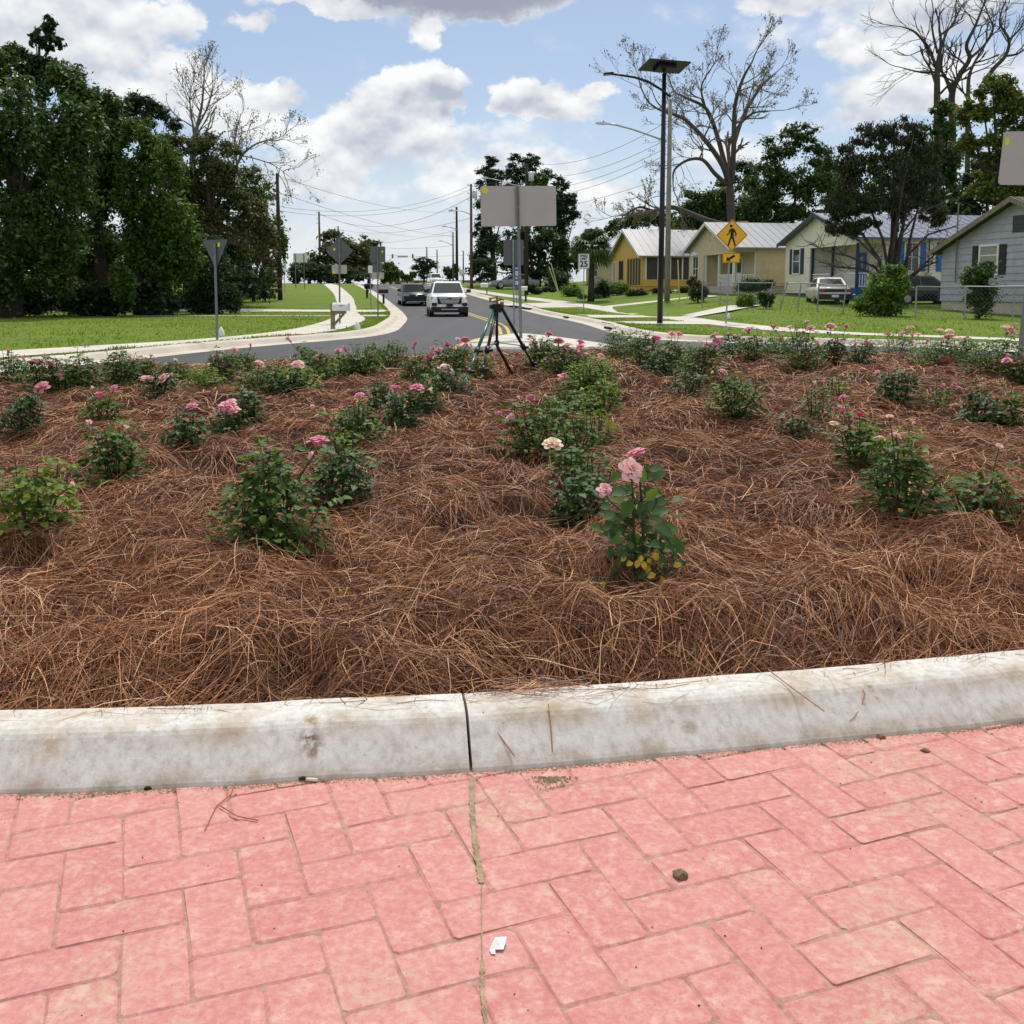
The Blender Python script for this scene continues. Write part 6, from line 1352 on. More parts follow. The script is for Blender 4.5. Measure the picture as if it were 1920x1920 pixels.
# ------------------------------------------------------------------ poles, lamps and wires
M['pole_wood'] = plain('utility_pole_wood', (.105, .085, .065), .9, var=.3, scale=3, bmp=.4)
M['pole_pale'] = plain('pale_pole_wood', (.23, .215, .18), .9, var=.25, scale=3, bmp=.4)
M['pole_dark'] = plain('dark_pole_wood', (.035, .028, .022), .9, var=.3, scale=3)
M['black_metal'] = plain('black_powder_coat', (.006, .006, .007), .45, var=.2, scale=8)
M['alu'] = plain('brushed_aluminium', (.52, .53, .54), .4, metal=.6, var=.08, scale=10)
M['panel_cell'] = plain('solar_cell', (.012, .016, .026), .25, var=.3, scale=20)
M['wire'] = plain('overhead_wire', (.03, .03, .032), .7, var=.1)
M['lens'] = plain('lamp_lens', (.6, .62, .62), .3, var=.05)
TOPS = {}
def upole(key, px, Y, topy, label, mt='pole_wood', r=.15, arms=(), trans=False):
    g = on(px, Y, .05); h = at(px, topy, Y).z - g.z; root = thing('utility_pole', label, 'utility pole', g, 0, 'wooden utility poles along the road'); MB().tube([(0, 0, -.1), (0, 0, h * .5), (0, 0, h)], [r, r * .85, r * .65], 10).build('pole', M[mt], root, True)
    TOPS[key] = g + Vector((0, 0, h))
    if trans: MB().lathe([(0, -.35), (.2, -.35), (.22, -.3), (.22, .3), (.15, .38), (.03, .42), (0, .42)], 12, (.36, -.1, h - 1.0)).build('transformer', M['alu'], root, True)
    ins = MB()
    for z in (h - .12, h - .9, h - 1.5): ins.tube([(-r, 0, z), (-r - .14, 0, z), (-r - .14, 0, z + .12)], [.03, .03, .045], 6)
    ins.build('insulators', M['galv_dark'], root); return root, g, h
def cobra(root, pts, head_len, mt_arm, mt_head, r=.035):
    MB().tube(pts, [r * 1.2] + [r] * (len(pts) - 1), 8).build('arm', M[mt_arm], root, True); e = pts[-1]; d = (pts[-1] - pts[-2]); d.z = 0; d = d.normalized(); rot = Vector((1, 0, 0)).rotation_difference(d).to_matrix()
    m_ = MB(); prof = [(0, .05, .05), (.15, .09, .08), (.5, .15, .10), (.85, .14, .08), (1.0, .07, .05)]; V = []
    for (t, w, hh) in prof:
        for (y, z) in ((-w, -.03), (w, -.03), (w * .7, hh), (-w * .7, hh)): V.append(e + rot @ Vector((t * head_len - .05, y, z - .02)))
    m_.add(V, [(3, 2, 1, 0), (16, 17, 18, 19)] + [(i * 4 + k, i * 4 + (k + 1) % 4, i * 4 + 4 + (k + 1) % 4, i * 4 + 4 + k) for i in range(4) for k in range(4)]); lh = m_.build('lamp_head', M[mt_head], root)
    MB().box(e + rot @ Vector((head_len * .55, 0, -.06)), (head_len * .5, .2, .02), rot).build('lens', M['lens'], lh)
    MB().cyl(e + rot @ Vector((head_len * .35, 0, .06)), e + rot @ Vector((head_len * .35, 0, .16)), .04, .04, 8).build('photocell', M['galv_dark'], lh)
upole('P1', 525, 72, 325, 'tall dark utility pole at the right end of the left wood', 'pole_dark', .17)
upole('P2', 601, 131, 397, 'utility pole on the left beyond the blank road sign', 'pole_wood', .17)
upole('P3', 636, 170, 424, 'distant utility pole rising out of the round grey green tree', 'pole_wood', .17)
r4, g4, h4 = upole('P4', 857, 135, 388, 'dark utility pole standing clear of the trees right of the white car', 'pole_dark', .2)
r5, g5, h5 = upole('P5', 884, 97, 345, 'utility pole at the left edge of the pines', 'pole_wood', .16, trans=True)
r6, g6, h6 = upole('P6', 987, 82, 308, 'utility pole with transformer right behind the big blank sign', 'pole_dark', .17, trans=True)
r7, g7, h7 = upole('P7', 1251, 63, 186, 'weathered pale utility pole directly behind the black solar lamp', 'pole_pale', .19)
P8 = upole('P8', 850, 190, 435, 'small far utility pole left of the dark clear standing one', 'pole_wood', .18); P9 = upole('P9', 801, 215, 463, 'farthest utility pole over the roof of the black car', 'pole_pale', .2); P10 = upole('P10', 820, 230, 468, 'thin distant utility pole right of the farthest one', 'pole_wood', .18); P11 = upole('P11', 869, 180, 470, 'short distant utility pole behind the speed sign', 'pole_wood', .15)
def armof(root, g, Y, pts, hl, a='alu', hd='alu', r=.035): cobra(root, [at(x, y, Y + dy) - g for x, y, dy in pts], hl, a, hd, r)
armof(r7, g7, 62.7, [(1249, 265, 0), (1225, 256, -.6), (1185, 242, -1.2), (1155, 234, -1.6), (1140, 232, -1.8)], .85, r=.06)
armof(r6, g6, 81.7, [(984, 350, 0), (960, 346, -.5), (935, 338, -1), (915, 334, -1.4)], .6)
armof(r5, g5, 96.5, [(882, 402, 0), (870, 397, -.5), (858, 395, -1), (850, 395, -1.3)], .6)
armof(r4, g4, 134.5, [(856, 430, 0), (845, 426, -.8), (838, 425, -1.2)], .9, r=.05)
armof(P8[0], P8[1], 189, [(849, 460, 0), (838, 455, -1), (830, 452, -1.4)], 1.0, r=.06)
def wires(label, pairs, sag, r=.014):
    root = thing('overhead_wire', label, 'wires', (0, 0, 0))
    for (a, b, s) in pairs:
        P = [a.lerp(b, i / 14) - Vector((0, 0, s * 4 * (i / 14) * (1 - i / 14))) for i in range(15)]; MB().tube(P, r, 4, False).build('wire', M['wire'], root)
dz = lambda k, z, x=0: TOPS[k] + Vector((x, 0, z))
offR = lambda px, py, Y: at(px, py, Y)
wires('sagging wires crossing the road from the tall dark pole to the far right poles', [(dz('P1', -.15), dz('P4', -.6), .9), (dz('P1', -1.3), dz('P4', -3.9), .6), (dz('P1', -2.3), dz('P5', -.1), 1.2), (dz('P1', -2.6), dz('P5', -.5), 1.2)], 0)
wires('thin wires from the second left pole over the road to the pole by the pines', [(dz('P2', -.2), dz('P5', -1.2), 2.2), (dz('P2', -.3), dz('P8', -.5), 1.4), (dz('P3', -.5), dz('P5', -3.2), 1.0), (dz('P2', -4), dz('P4', -3.0), .8), (dz('P3', -2.5), dz('P4', -5.0), .8)], 0, .018)
wires('wires fanning from the pale pole down to the pines and beyond', [(dz('P7', -1.2), dz('P6', .1), 1.0), (dz('P7', -2.3), dz('P6', -1.0), .8), (dz('P7', -2.8), dz('P6', -2.0), .7), (dz('P7', -3.2), dz('P6', -2.6), .7), (dz('P7', -4.6), dz('P5', -2.9), .8), (dz('P6', -.1), dz('P5', -.2), .4), (dz('P6', -4.0), dz('P5', -4.2), .5), (dz('P6', -5.0), dz('P5', -5.0), .5)], 0, .013)
wires('service drops from the pale pole to the houses', [(dz('P7', -1.6), Vector((14.6, 72, 6.2)), .5), (dz('P7', -5.2), Vector((13.0, 84.2, 6.2)), .3)], 0, .012)
wires('single wire across the top right corner of the sky', [(offR(1780, -8, 30), offR(1990, 10, 26), .05)], 0, .010)
w = thing('leaning_stakes', 'two pale guy wire guards slanting beside the round dark shrub', 'guy guards', gp(1046, 546)); 
for a, b in (((1046, 546), (1029, 500)), ((1047, 545), (1033, 493))): MB().tube([at(*a, 72) - w.location, at(*b, 72) - w.location], .035, 5).build('guard', plain('pale_yellow_guard', (.55, .50, .28), .6), w)
w = thing('guy_guard', 'slim yellow guy wire guard standing before the yellow house', 'guy guard', gp(1274, 568)); MB().tube([at(1274, 568, 62) - w.location, at(1271, 487, 62) - w.location], .04, 6).build('guard', plain('yellow_guard', (.60, .45, .08), .6), w)
w = thing('leaning_stake', 'short white stake leaning beside the grey green shrub', 'stake', gp(1300, 570)); MB().tube([at(1301, 570, 60) - w.location, at(1294, 540, 60) - w.location], .045, 6).build('guard', M['white_trim'], w)

# solar street lamp
g = on(1238, 36.5, .12); root = thing('solar_street_lamp', 'tall black solar street lamp with tilted panel and curved arm', 'street lamp', g); L = lambda x, y, d=0: at(x, y, 36.5 + d) - g
MB().tube([(0, 0, -.1), (L(1241, 420)), L(1245.5, 138)], [.105, .095, .075], 14).build('pole', M['black_metal'], root, True)
c = L(1246, 124); rot = Matrix.Rotation(R(19), 3, 'Z') @ Matrix.Rotation(R(-13), 3, 'X')
pn = MB().box(c, (1.62, .9, .05), rot).build('solar_panel', M['black_metal'], root)
cel = MB()
for i in range(8):
    for j in range(4): cel.box(c + rot @ Vector((-.70 + i * .2, -.33 + j * .22, .029)), (.18, .2, .006), rot)
o = cel.build('solar_cells', M['panel_cell'], pn); o['kind'] = 'stuff'
MB().box(c + rot @ Vector((0, 0, -.09)), (.7, .45, .12), rot).build('battery_box', M['black_metal'], root); MB().tube([L(1245.5, 140), c], .05, 8).build('bracket', M['black_metal'], root)
MB().tube([L(1257, 181, -.1), L(1240, 168, -.15), L(1215, 153, -.3), L(1190, 145, -.5), L(1165, 141, -.7), L(1150, 139, -.8)], [.04, .045, .045, .042, .04, .035], 8).build('arm', M['black_metal'], root, True)
p = L(1141, 138.5, -.85); lh = MB().box(p, (.34, .22, .07), Matrix.Rotation(R(-6), 3, 'Y')).build('lamp_head', M['black_metal'], root); MB().box(p + Vector((-.05, 0, -.042)), (.2, .16, .012)).build('lens', M['lens'], lh)

# traffic signals over the far junction
M['sig_orange'] = plain('signal_housing', (.55, .16, .06), .6); M['sig_white'] = plain('street_name_blade', (.42, .46, .55), .6)
a = at(715, 478, 255); b = at(815, 481, 255); root = thing('signal_span', 'span wire with two orange signal heads and a street name blade over the far junction', 'traffic signals', a)
MB().tube([Vector((-12, 0, .6)), Vector((0, 0, 0)), (b - a) * .5 - Vector((0, 0, .15)), b - a, b - a + Vector((14, 0, .7))], .03, 4, False).build('span_wire', M['wire'], root)
for px in (736, 774): 
    q = at(px, 480.5, 255) - a; s = MB().box(q, (.42, .35, 1.05)).build('signal_head', M['sig_orange'], root); k = MB()
    for z in (.33, 0, -.33): k.lathe([(0, 0), (.13, 0)], 8, (q.x, q.y - .18, q.z + z))
    for z in (.33, 0, -.33): k.box((q.x, q.y - .22, q.z + z + .12), (.28, .12, .03))
    k.build('signal_lens', M['dark_trim'], s)
MB().box(at(755, 481, 255) - a, (2.6, .06, .48)).build('street_name_blade', M['sig_white'], root)
# ------------------------------------------------------------------ vehicles
def paint(name, col, rough=.25, coat=.5): return plain(name, col, rough, var=.03, spec=.4, coat=coat)
M['paint_white'] = paint('white_car_paint', (.86, .86, .87)); M['paint_black'] = paint('black_blue_car_paint', (.012, .013, .019), .3, .12); M['paint_silver'] = paint('silver_car_paint', (.22, .23, .25)); M['paint_cream'] = paint('old_white_car_paint', (.60, .58, .52), .4); M['paint_dark'] = paint('dark_green_car_paint', (.010, .016, .020))
M['tyre'] = plain('tyre_rubber', (.014, .014, .015), .85, var=.2); M['rim'] = plain('wheel_rim', (.38, .39, .41), .35, metal=.6); M['trim_black'] = plain('black_plastic', (.012, .012, .013), .6, var=.2)
M['chrome'] = plain('chrome', (.62, .63, .66), .15, metal=.9, var=.03); M['car_glass'] = plain('car_glass', (.018, .028, .028), .25, var=.3, scale=1.2, spec=.18); M['lamp_glass'] = plain('lamp_glass', (.34, .36, .38), .15, var=.1, spec=.7); M['tail_red'] = plain('tail_lamp_red', (.35, .02, .02), .25); M['plate'] = plain('licence_plate', (.62, .64, .66), .5, var=.12, scale=20); M['seat_dark'] = plain('cabin_dark', (.02, .02, .022), .8)
def car(name, label, loc, rz, W, L, H, paint_, belt, hood, nose, cab, kind='suv', group='cars and trucks along the road'):
    """local frame: nose towards -y. cab = (base front, base rear, roof front, roof rear) along y"""
    t = thing(name, label, 'car', loc, rz, group); P = M[paint_]; hw = W / 2; yf, yr = -L / 2, L / 2; gc = .20 if kind != 'suv' else .24
    st = [(yf, .76, gc + .22, nose - .07), (yf + .06, .86, gc + .05, nose), (yf + .28, .955, gc, nose + .05), (yf + .75, 1.0, gc, hood - .04), (cab[0], 1.0, gc, hood), (cab[0] + .25, 1.0, gc, belt), (cab[1] - .2, 1.0, gc, belt), (yr - .35, .985, gc, belt - (.02 if kind == 'suv' else .04)), (yr - .07, .93, gc + .06, belt - .06), (yr, .86, gc + .22, belt - .16)]
    V = []; F = []; k = 12
    for (y, w, zl, zt) in st:
        h = zt - zl; q = hw * w
        pr = [(.80, 0), (.97, .10), (1.0, .30), (.995, .62), (.965, .86), (.86, 1.0)]
        V += [(q * a, y, zl + h * b) for a, b in pr] + [(-q * a, y, zl + h * b) for a, b in reversed(pr)]
    for i in range(len(st) - 1): F += [(i * k + j, i * k + (j + 1) % k, (i + 1) * k + (j + 1) % k, (i + 1) * k + j) for j in range(k)]
    F += [tuple(range(k - 1, -1, -1)), tuple(range((len(st) - 1) * k, len(st) * k))]
    mb = MB(); mb.add(V, F); body = mb.build('body', P, t, True)
    body.data.polygons[-1].use_smooth = False; body.data.polygons[-2].use_smooth = False
    # cabin: roof and pillars, glass set in
    b0, b1, r0, r1 = cab; wb, wt = hw * (.87 if kind == 'suv' else .90), hw * (.69 if kind == 'suv' else .72); z0, z1 = belt - .03, H - .05
    B = [(-wb, b0, z0 if kind == 'suv' else z0 - .02), (wb, b0, z0), (wb, b1, z0), (-wb, b1, z0)]; Tt = [(-wt, r0, z1), (wt, r0, z1), (wt, r1, z1), (-wt, r1, z1)]; Cc = [(-wt * .9, r0 + .15, H), (wt * .9, r0 + .15, H), (wt * .9, r1 - .15, H), (-wt * .9, r1 - .15, H)]
    mb = MB(); mb.add(B + Tt + Cc, [(0, 1, 5, 4), (1, 2, 6, 5), (2, 3, 7, 6), (3, 0, 4, 7), (4, 5, 9, 8), (5, 6, 10, 9), (6, 7, 11, 10), (7, 4, 8, 11), (8, 9, 10, 11)]); mb.build('cabin', P, t)
    def pane(nm, a, b, c, d, m=.08, off=.012, cut=None):
        a, b, c, d = map(Vector, (a, b, c, d)); n = (b - a).cross(d - a).normalized(); f = lambda u, v: (a.lerp(b, u)).lerp(d.lerp(c, u), v) + n * off
        for (u0, u1) in (cut or ((m, 1 - m),)):
            x = MB(); x.add([f(u0, .06), f(u1, .06), f(u1, .93), f(u0, .93)], [(0, 1, 2, 3)]); x.add([f(u0, .06) - n * .01, f(u1, .06) - n * .01, f(u1, .93) - n * .01, f(u0, .93) - n * .01], [(3, 2, 1, 0)]); x.build(nm, M['car_glass'], t)
    pane('windscreen', B[0], B[1], Tt[1], Tt[0], .045); pane('side_window', B[1], B[2], Tt[2], Tt[1], cut=((.06, .36), (.40, .68), (.72, .94)) if kind == 'suv' else ((.10, .48), (.52, .90))); pane('rear_window', B[2], B[3], Tt[3], Tt[2]); pane('side_window', B[3], B[0], Tt[0], Tt[3], cut=((.06, .28), (.32, .60), (.64, .94)) if kind == 'suv' else ((.10, .48), (.52, .90)))
    wr = .37 if kind == 'suv' else .32
    for y in (yf + .92, yr - .95):
        for s in (-1, 1):
            w = MB(); w.tube([(s * (hw - .23), y, wr), (s * (hw - .01), y, wr)], wr, 20).build('wheel', M['tyre'], t); 
            rm = MB(); rm.tube([(s * (hw - .012), y, wr), (s * (hw + .004), y, wr)], wr * .62, 14)
            for q in range(5): a = q * 1.257; rm.box((s * (hw + .006), y + math.cos(a) * wr * .33, wr + math.sin(a) * wr * .33), (.012, .07, wr * .5), Matrix.Rotation(-a + R(90), 3, 'X'))
            rm.build('rim', M['rim'], t.children[-1])
            ar = MB(); n = 10; ar.add([(s * (hw * .992), y + math.cos(math.pi * i / n) * (wr + .06), wr + math.sin(math.pi * i / n) * (wr + .06)) for i in range(n + 1)], [tuple(range(n + 1)) if s > 0 else tuple(range(n, -1, -1))]); ar.build('wheel_arch', M['trim_black'], t)
    for s in (-1, 1):
        m_ = MB(); m_.box((s * (hw + .10), cab[0] + .42, belt + .10), (.22, .10, .16)); m_.box((s * (hw - .02), cab[0] + .42, belt + .02), (.12, .06, .05)); m_.build('mirror', M['trim_black'] if paint_ != 'paint_cream' else P, t)
    return t
def bx(t, nm, mt, lo, hi): return MB().box2(lo, hi).build(nm, M[mt], t)
# white SUV towards the viewer
X0 = on(843, 50.6, .0); X0.z = Tz(X0.x, X0.y)
t = car('suv', 'white SUV driving toward the roundabout in front of a black car', X0 + Vector((-.30, 2.4, 0)), R(7), 1.98, 4.9, 1.79, 'paint_white', 1.19, 1.17, 1.02, (-1.25, 2.35, -.55, 2.0))
yf = -2.45
bx(t, 'lower_bumper', 'trim_black', (-.92, yf - .05, .22), (.92, yf + .35, .50)); bx(t, 'skid_plate', 'chrome', (-.42, yf - .07, .36), (.42, yf - .03, .40))
g_ = bx(t, 'grille', 'trim_black', (-.60, yf - .035, .64), (.60, yf + .1, 1.0))
for i, z in enumerate((.70, .77, .84, .91, .965)): MB().box2((-.55 + .03 * (4 - i), yf - .065, z - .018), (.55 - .03 * (4 - i), yf - .036, z + .012)).build('grille_bar', M['chrome'], g_)
e = MB(); e.lathe([(0, 0), (.13, 0), (.13, .02), (0, .02)], 16); e.v = [(x, yf - .066 - z, .905 + y * .42) for x, y, z in e.v]; e.build('badge', plain('blue_oval_badge', (.03, .06, .2), .3), g_)
for s in (-1, 1):
    hl = MB(); hl.add([(s * .58, yf - .03, .82), (s * .93, yf + .16, .86), (s * .95, yf + .18, 1.0), (s * .58, yf - .03, .985), (s * .58, yf + .2, .82), (s * .93, yf + .4, .86), (s * .95, yf + .4, 1.0), (s * .58, yf + .2, .985)], [(0, 1, 2, 3), (3, 2, 6, 7), (0, 4, 5, 1), (1, 5, 6, 2)] if s > 0 else [(3, 2, 1, 0), (7, 6, 2, 3), (1, 5, 4, 0), (2, 6, 5, 1)]); hl.build('headlight', M['lamp_glass'], t)
    MB().box((s * .76, yf - .0, .62), (.24, .16, .16), Matrix.Rotation(s * R(18), 3, 'Z')).build('fog_lamp_recess', M['trim_black'], t)
    MB().tube([(s * .62, -.4, 1.79), (s * .63, 1.9, 1.80)], .03, 6).build('roof_rail', M['trim_black'], t)
bx(t, 'front_plate', 'trim_black', (-.17, yf - .09, .52), (.17, yf - .04, .64))
# black car behind
X1 = on(781, 66.0, 0); X1.z = Tz(X1.x, X1.y)
t = car('sedan', 'black sedan following behind the white SUV', X1 + Vector((-.45, 2.1, .02)), R(12), 1.78, 4.6, 1.46, 'paint_black', .92, .90, .74, (-1.0, 1.75, -.48, 1.05), 'sedan'); yf = -2.3
bx(t, 'lower_grille', 'trim_black', (-.62, yf - .05, .26), (.62, yf + .2, .56)); bx(t, 'grille', 'trim_black', (-.5, yf - .03, .63), (.5, yf + .1, .69)); bx(t, 'badge', 'chrome', (-.07, yf - .05, .63), (.07, yf - .03, .71))
for s in (-1, 1): MB().box((s * .64, yf + .10, .70), (.36, .22, .13), Matrix.Rotation(s * R(24), 3, 'Z')).build('headlight', M['lamp_glass'], t)
MB().box2((-.68, yf - .06, .26), (.68, yf - .045, .28)).build('chrome_strip', M['chrome'], t)
# parked cars
p = gp(1576, 571); t = car('sedan', 'old cream white sedan parked tail toward the fence by the porch stairs', Vector((p.x, p.y + 2.3, Tz(p.x, p.y + 2) + .1)), R(172), 1.78, 4.6, 1.38, 'paint_cream', .90, .86, .74, (-1.1, 1.5, -.45, .75), 'sedan', 'cars parked in the right yards'); yr = 2.3
bx(t, 'rear_bumper', 'trim_black', (-.86, yr - .12, .24), (.86, yr + .08, .50)); bx(t, 'trunk_panel', 'trim_black', (-.80, yr - .1, .60), (.80, yr + .012, .76)); bx(t, 'licence_plate', 'plate', (-.2, yr + .08, .33), (.16, yr + .10, .46))
for s in (-1, 1): MB().box2((min(s * .52, s * .80), yr - .1, .61), (max(s * .52, s * .80), yr + .03, .74)).build('tail_lamp', M['tail_red'], t)
bx(t, 'trunk_rack', 'chrome', (-.6, yr - .5, .93), (.6, yr - .46, .98))
p = gp(1742, 571); car('hatchback', 'dark green hatchback parked sideways between the two lawn shrubs', Vector((p.x, p.y + .9, Tz(p.x, p.y) + .1)), R(97), 1.76, 4.5, 1.52, 'paint_dark', .95, .90, .74, (-1.05, 2.0, -.25, 1.35), 'sedan', 'cars parked in the right yards')
p = on(964, 97, .13); car('sedan', 'grey sedan parked far off under the moss hung oak', p, R(-80), 1.78, 4.7, 1.42, 'paint_silver', .92, .86, .72, (-1.1, 1.7, -.35, .95), 'sedan', 'cars parked in the right yards')
p = on(1034, 104, .13); car('pickup', 'white vehicle mostly hidden behind the round dark shrub', p + Vector((.6, 2, 0)), R(8), 1.9, 4.9, 1.85, 'paint_white', 1.15, 1.1, .95, (-1.1, 2.3, -.4, 2.1), 'suv', 'cars parked in the right yards')
p = on(816, 150, 0); car('suv', 'pale vehicle far back on the road between the black car and white SUV', p, R(12), 1.9, 4.7, 1.75, 'paint_white', 1.1, 1.05, .9, (-1.2, 2.2, -.5, 1.9), 'suv')

# far storefront closing the end of the road
root = thing('far_building', 'low far building with dark openings closing the end of the road', 'building', (at(800, 535, 320).x, 320, Tz(-30, 320) - .5)); MB().box2((-14, 0, 0), (26, 10, 2.6)).build('wall', M['siding_beige'], root); MB().box2((-14.4, -.6, 2.61), (26.4, 10.4, 3.0)).build('roof', M['roof_dark'], root)
for i in range(13):
    x = -13 + i * 3; MB().box2((x, -.05, .2), (x + 1.7, -.002, 2.4)).build('window' if i % 3 else 'door', M['screen' if i % 2 else 'white_trim'], root)

# ------------------------------------------------------------------ signs
M['sign_back'] = plain('aluminium_sign_back', (.42, .40, .385), .45, metal=.3, var=.06, scale=1.5)
M['sign_back_dark'] = plain('shaded_sign_back', (.115, .12, .13), .5, metal=.3, var=.06, scale=2)  # darker copy of the aluminium sign back, shade put into its colour
M['sign_white'] = plain('white_sign_face', (.70, .71, .71), .5, var=.03); M['sign_yellow'] = plain('yellow_sign_face', (.80, .42, .012), .5, var=.03); M['ink'] = plain('black_sign_ink', (.010, .010, .011), .5, var=.1); M['sticker'] = plain('yellow_sticker', (.68, .62, .04), .5, var=.05); M['post_steel'] = plain('square_steel_post', (.17, .18, .195), .5, metal=.4, var=.15, scale=10)
M['sign_blue'] = plain('blue_banner', (.015, .12, .42), .5, var=.05); M['holes'] = plain('post_hole', (.02, .02, .022), .8)
def rplate(mb, c, w, h, r, t=.004, rot=None, n=5):
    P = []
    for (sx, sz, a0) in ((1, 1, 0), (-1, 1, 90), (-1, -1, 180), (1, -1, 270)):
        for i in range(n + 1): a = R(a0 + 90 * i / n); P.append((sx * (w / 2 - r) + r * math.cos(a), sz * (h / 2 - r) + r * math.sin(a)))
    m_ = len(P); V = [Vector((x, y, z)) for y in (-t / 2, t / 2) for x, z in P]
    if rot is not None: V = [rot @ v for v in V]
    V = [v + Vector(c) for v in V]; mb.add(V, [tuple(range(m_)), tuple(range(2 * m_ - 1, m_ - 1, -1))] + [(i, m_ + i, m_ + (i + 1) % m_, (i + 1) % m_) for i in range(m_)]); return mb
def outline(mb, c, w, h, r, b, y, rot=None, n=5):
    def ring(ww, hh, rr_): 
        P = []
        for (sx, sz, a0) in ((1, 1, 0), (-1, 1, 90), (-1, -1, 180), (1, -1, 270)):
            for i in range(n + 1): a = R(a0 + 90 * i / n); P.append((sx * (ww / 2 - rr_) + rr_ * math.cos(a), sz * (hh / 2 - rr_) + rr_ * math.sin(a)))
        return P
    A, B = ring(w, h, r), ring(w - 2 * b, h - 2 * b, max(.005, r - b)); m_ = len(A); V = [Vector((x, y, z)) for x, z in A + B]
    if rot is not None: V = [rot @ v for v in V]
    mb.add([v + Vector(c) for v in V], [(i, (i + 1) % m_, m_ + (i + 1) % m_, m_ + i) for i in range(m_)]); return mb
def text(name, s, size, loc, parent, mt, rot=None, sx=1.0, bold=.0):
    cu = bpy.data.curves.new(name, 'FONT'); cu.body = s; cu.size = size; cu.align_x = 'CENTER'; cu.align_y = 'CENTER'; cu.extrude = .001; cu.offset = bold
    o = bpy.data.objects.new(name, cu); COL.objects.link(o); bpy.context.view_layer.update(); me = bpy.data.meshes.new_from_object(o.evaluated_get(bpy.context.evaluated_depsgraph_get())); me.name = name
    bpy.data.objects.remove(o); me.materials.clear(); me.materials.append(mt); q = link(name, me, parent, loc); q.rotation_euler = rot or (R(90), 0, 0); q.scale = (sx, 1, 1); return q
def post(root, h, w=.05, mt='post_steel', lean=(0, 0), round_=False, holes=0):
    mb = MB()
    if round_: mb.tube([(0, 0, -.15), (lean[0], lean[1], h)], w / 2, 10)
    else:
        V = [(x * w / 2 + (lean[0] if z else 0), y * w / 2 + (lean[1] if z else 0), h if z else -.15) for z in (0, 1) for x, y in ((-1, -1), (1, -1), (1, 1), (-1, 1))]; mb.add(V, [(3, 2, 1, 0), (4, 5, 6, 7), (0, 1, 5, 4), (1, 2, 6, 5), (2, 3, 7, 6), (3, 0, 4, 7)])
    o = mb.build('post', M[mt], root)
    if holes:
        k = MB(); n = int((h - holes) / .055)
        for i in range(n):
            z = holes + .03 + i * .055; f = z / h; k.box((lean[0] * f, -w / 2 - .001 + lean[1] * f, z), (w * .30, .003, w * .30))
        q = k.build('post_holes', M['holes'], o); q['kind'] = 'stuff'
    return o
# the big blank board on the splitter island
Y = 24.6; g = on(977, Y, .14); g.z = .15; root = thing('road_sign', 'large blank aluminium sign back on a perforated post in the splitter island', 'road sign', g, 0); L = lambda x, y, d=0: at(x, y, Y + d) - g
tp = L(970.5, 349); post(root, tp.z, .075, 'post_steel', (tp.x, 0), holes=L(970, 428).z)
c = L(972.5, 386.5, .06); rot = Matrix.Rotation(R(10), 3, 'Z') @ Matrix.Rotation(R(-1.2), 3, 'Y'); mb = rplate(MB(), c, 1.86, .96, .045, .005, rot); pl = mb.build('sign_panel', M['sign_back'], root)
st = MB(); st.lathe([(0, 0), (.082, 0), (.082, .002), (0, .002)], 20); st.v = [tuple(c + rot @ Vector((-.85 + x + .03, -.006 - z, .385 + y))) for x, y, z in st.v]; st.build('sticker', M['sticker'], pl)
for dz_ in (.3, -.3): MB().box(c + Vector((-.02, -.06, dz_)), (.04, .03, .04)).build('bolt', M['galv'], pl)
# a smaller plate on its own round post just behind
Y = 40.0; g = on(964, Y, 0); root = thing('road_sign', 'small rectangular sign back on a thin post behind the big blank sign', 'road sign', g); L = lambda x, y, d=0: at(x, y, Y + d) - g
tp = L(962, 449); post(root, tp.z, .06, 'galv', (tp.x, 0), True); c = L(963, 473.5, .05); rplate(MB(), c, .80, 1.0, .06).build('sign_panel', M['sign_back_dark'], root)
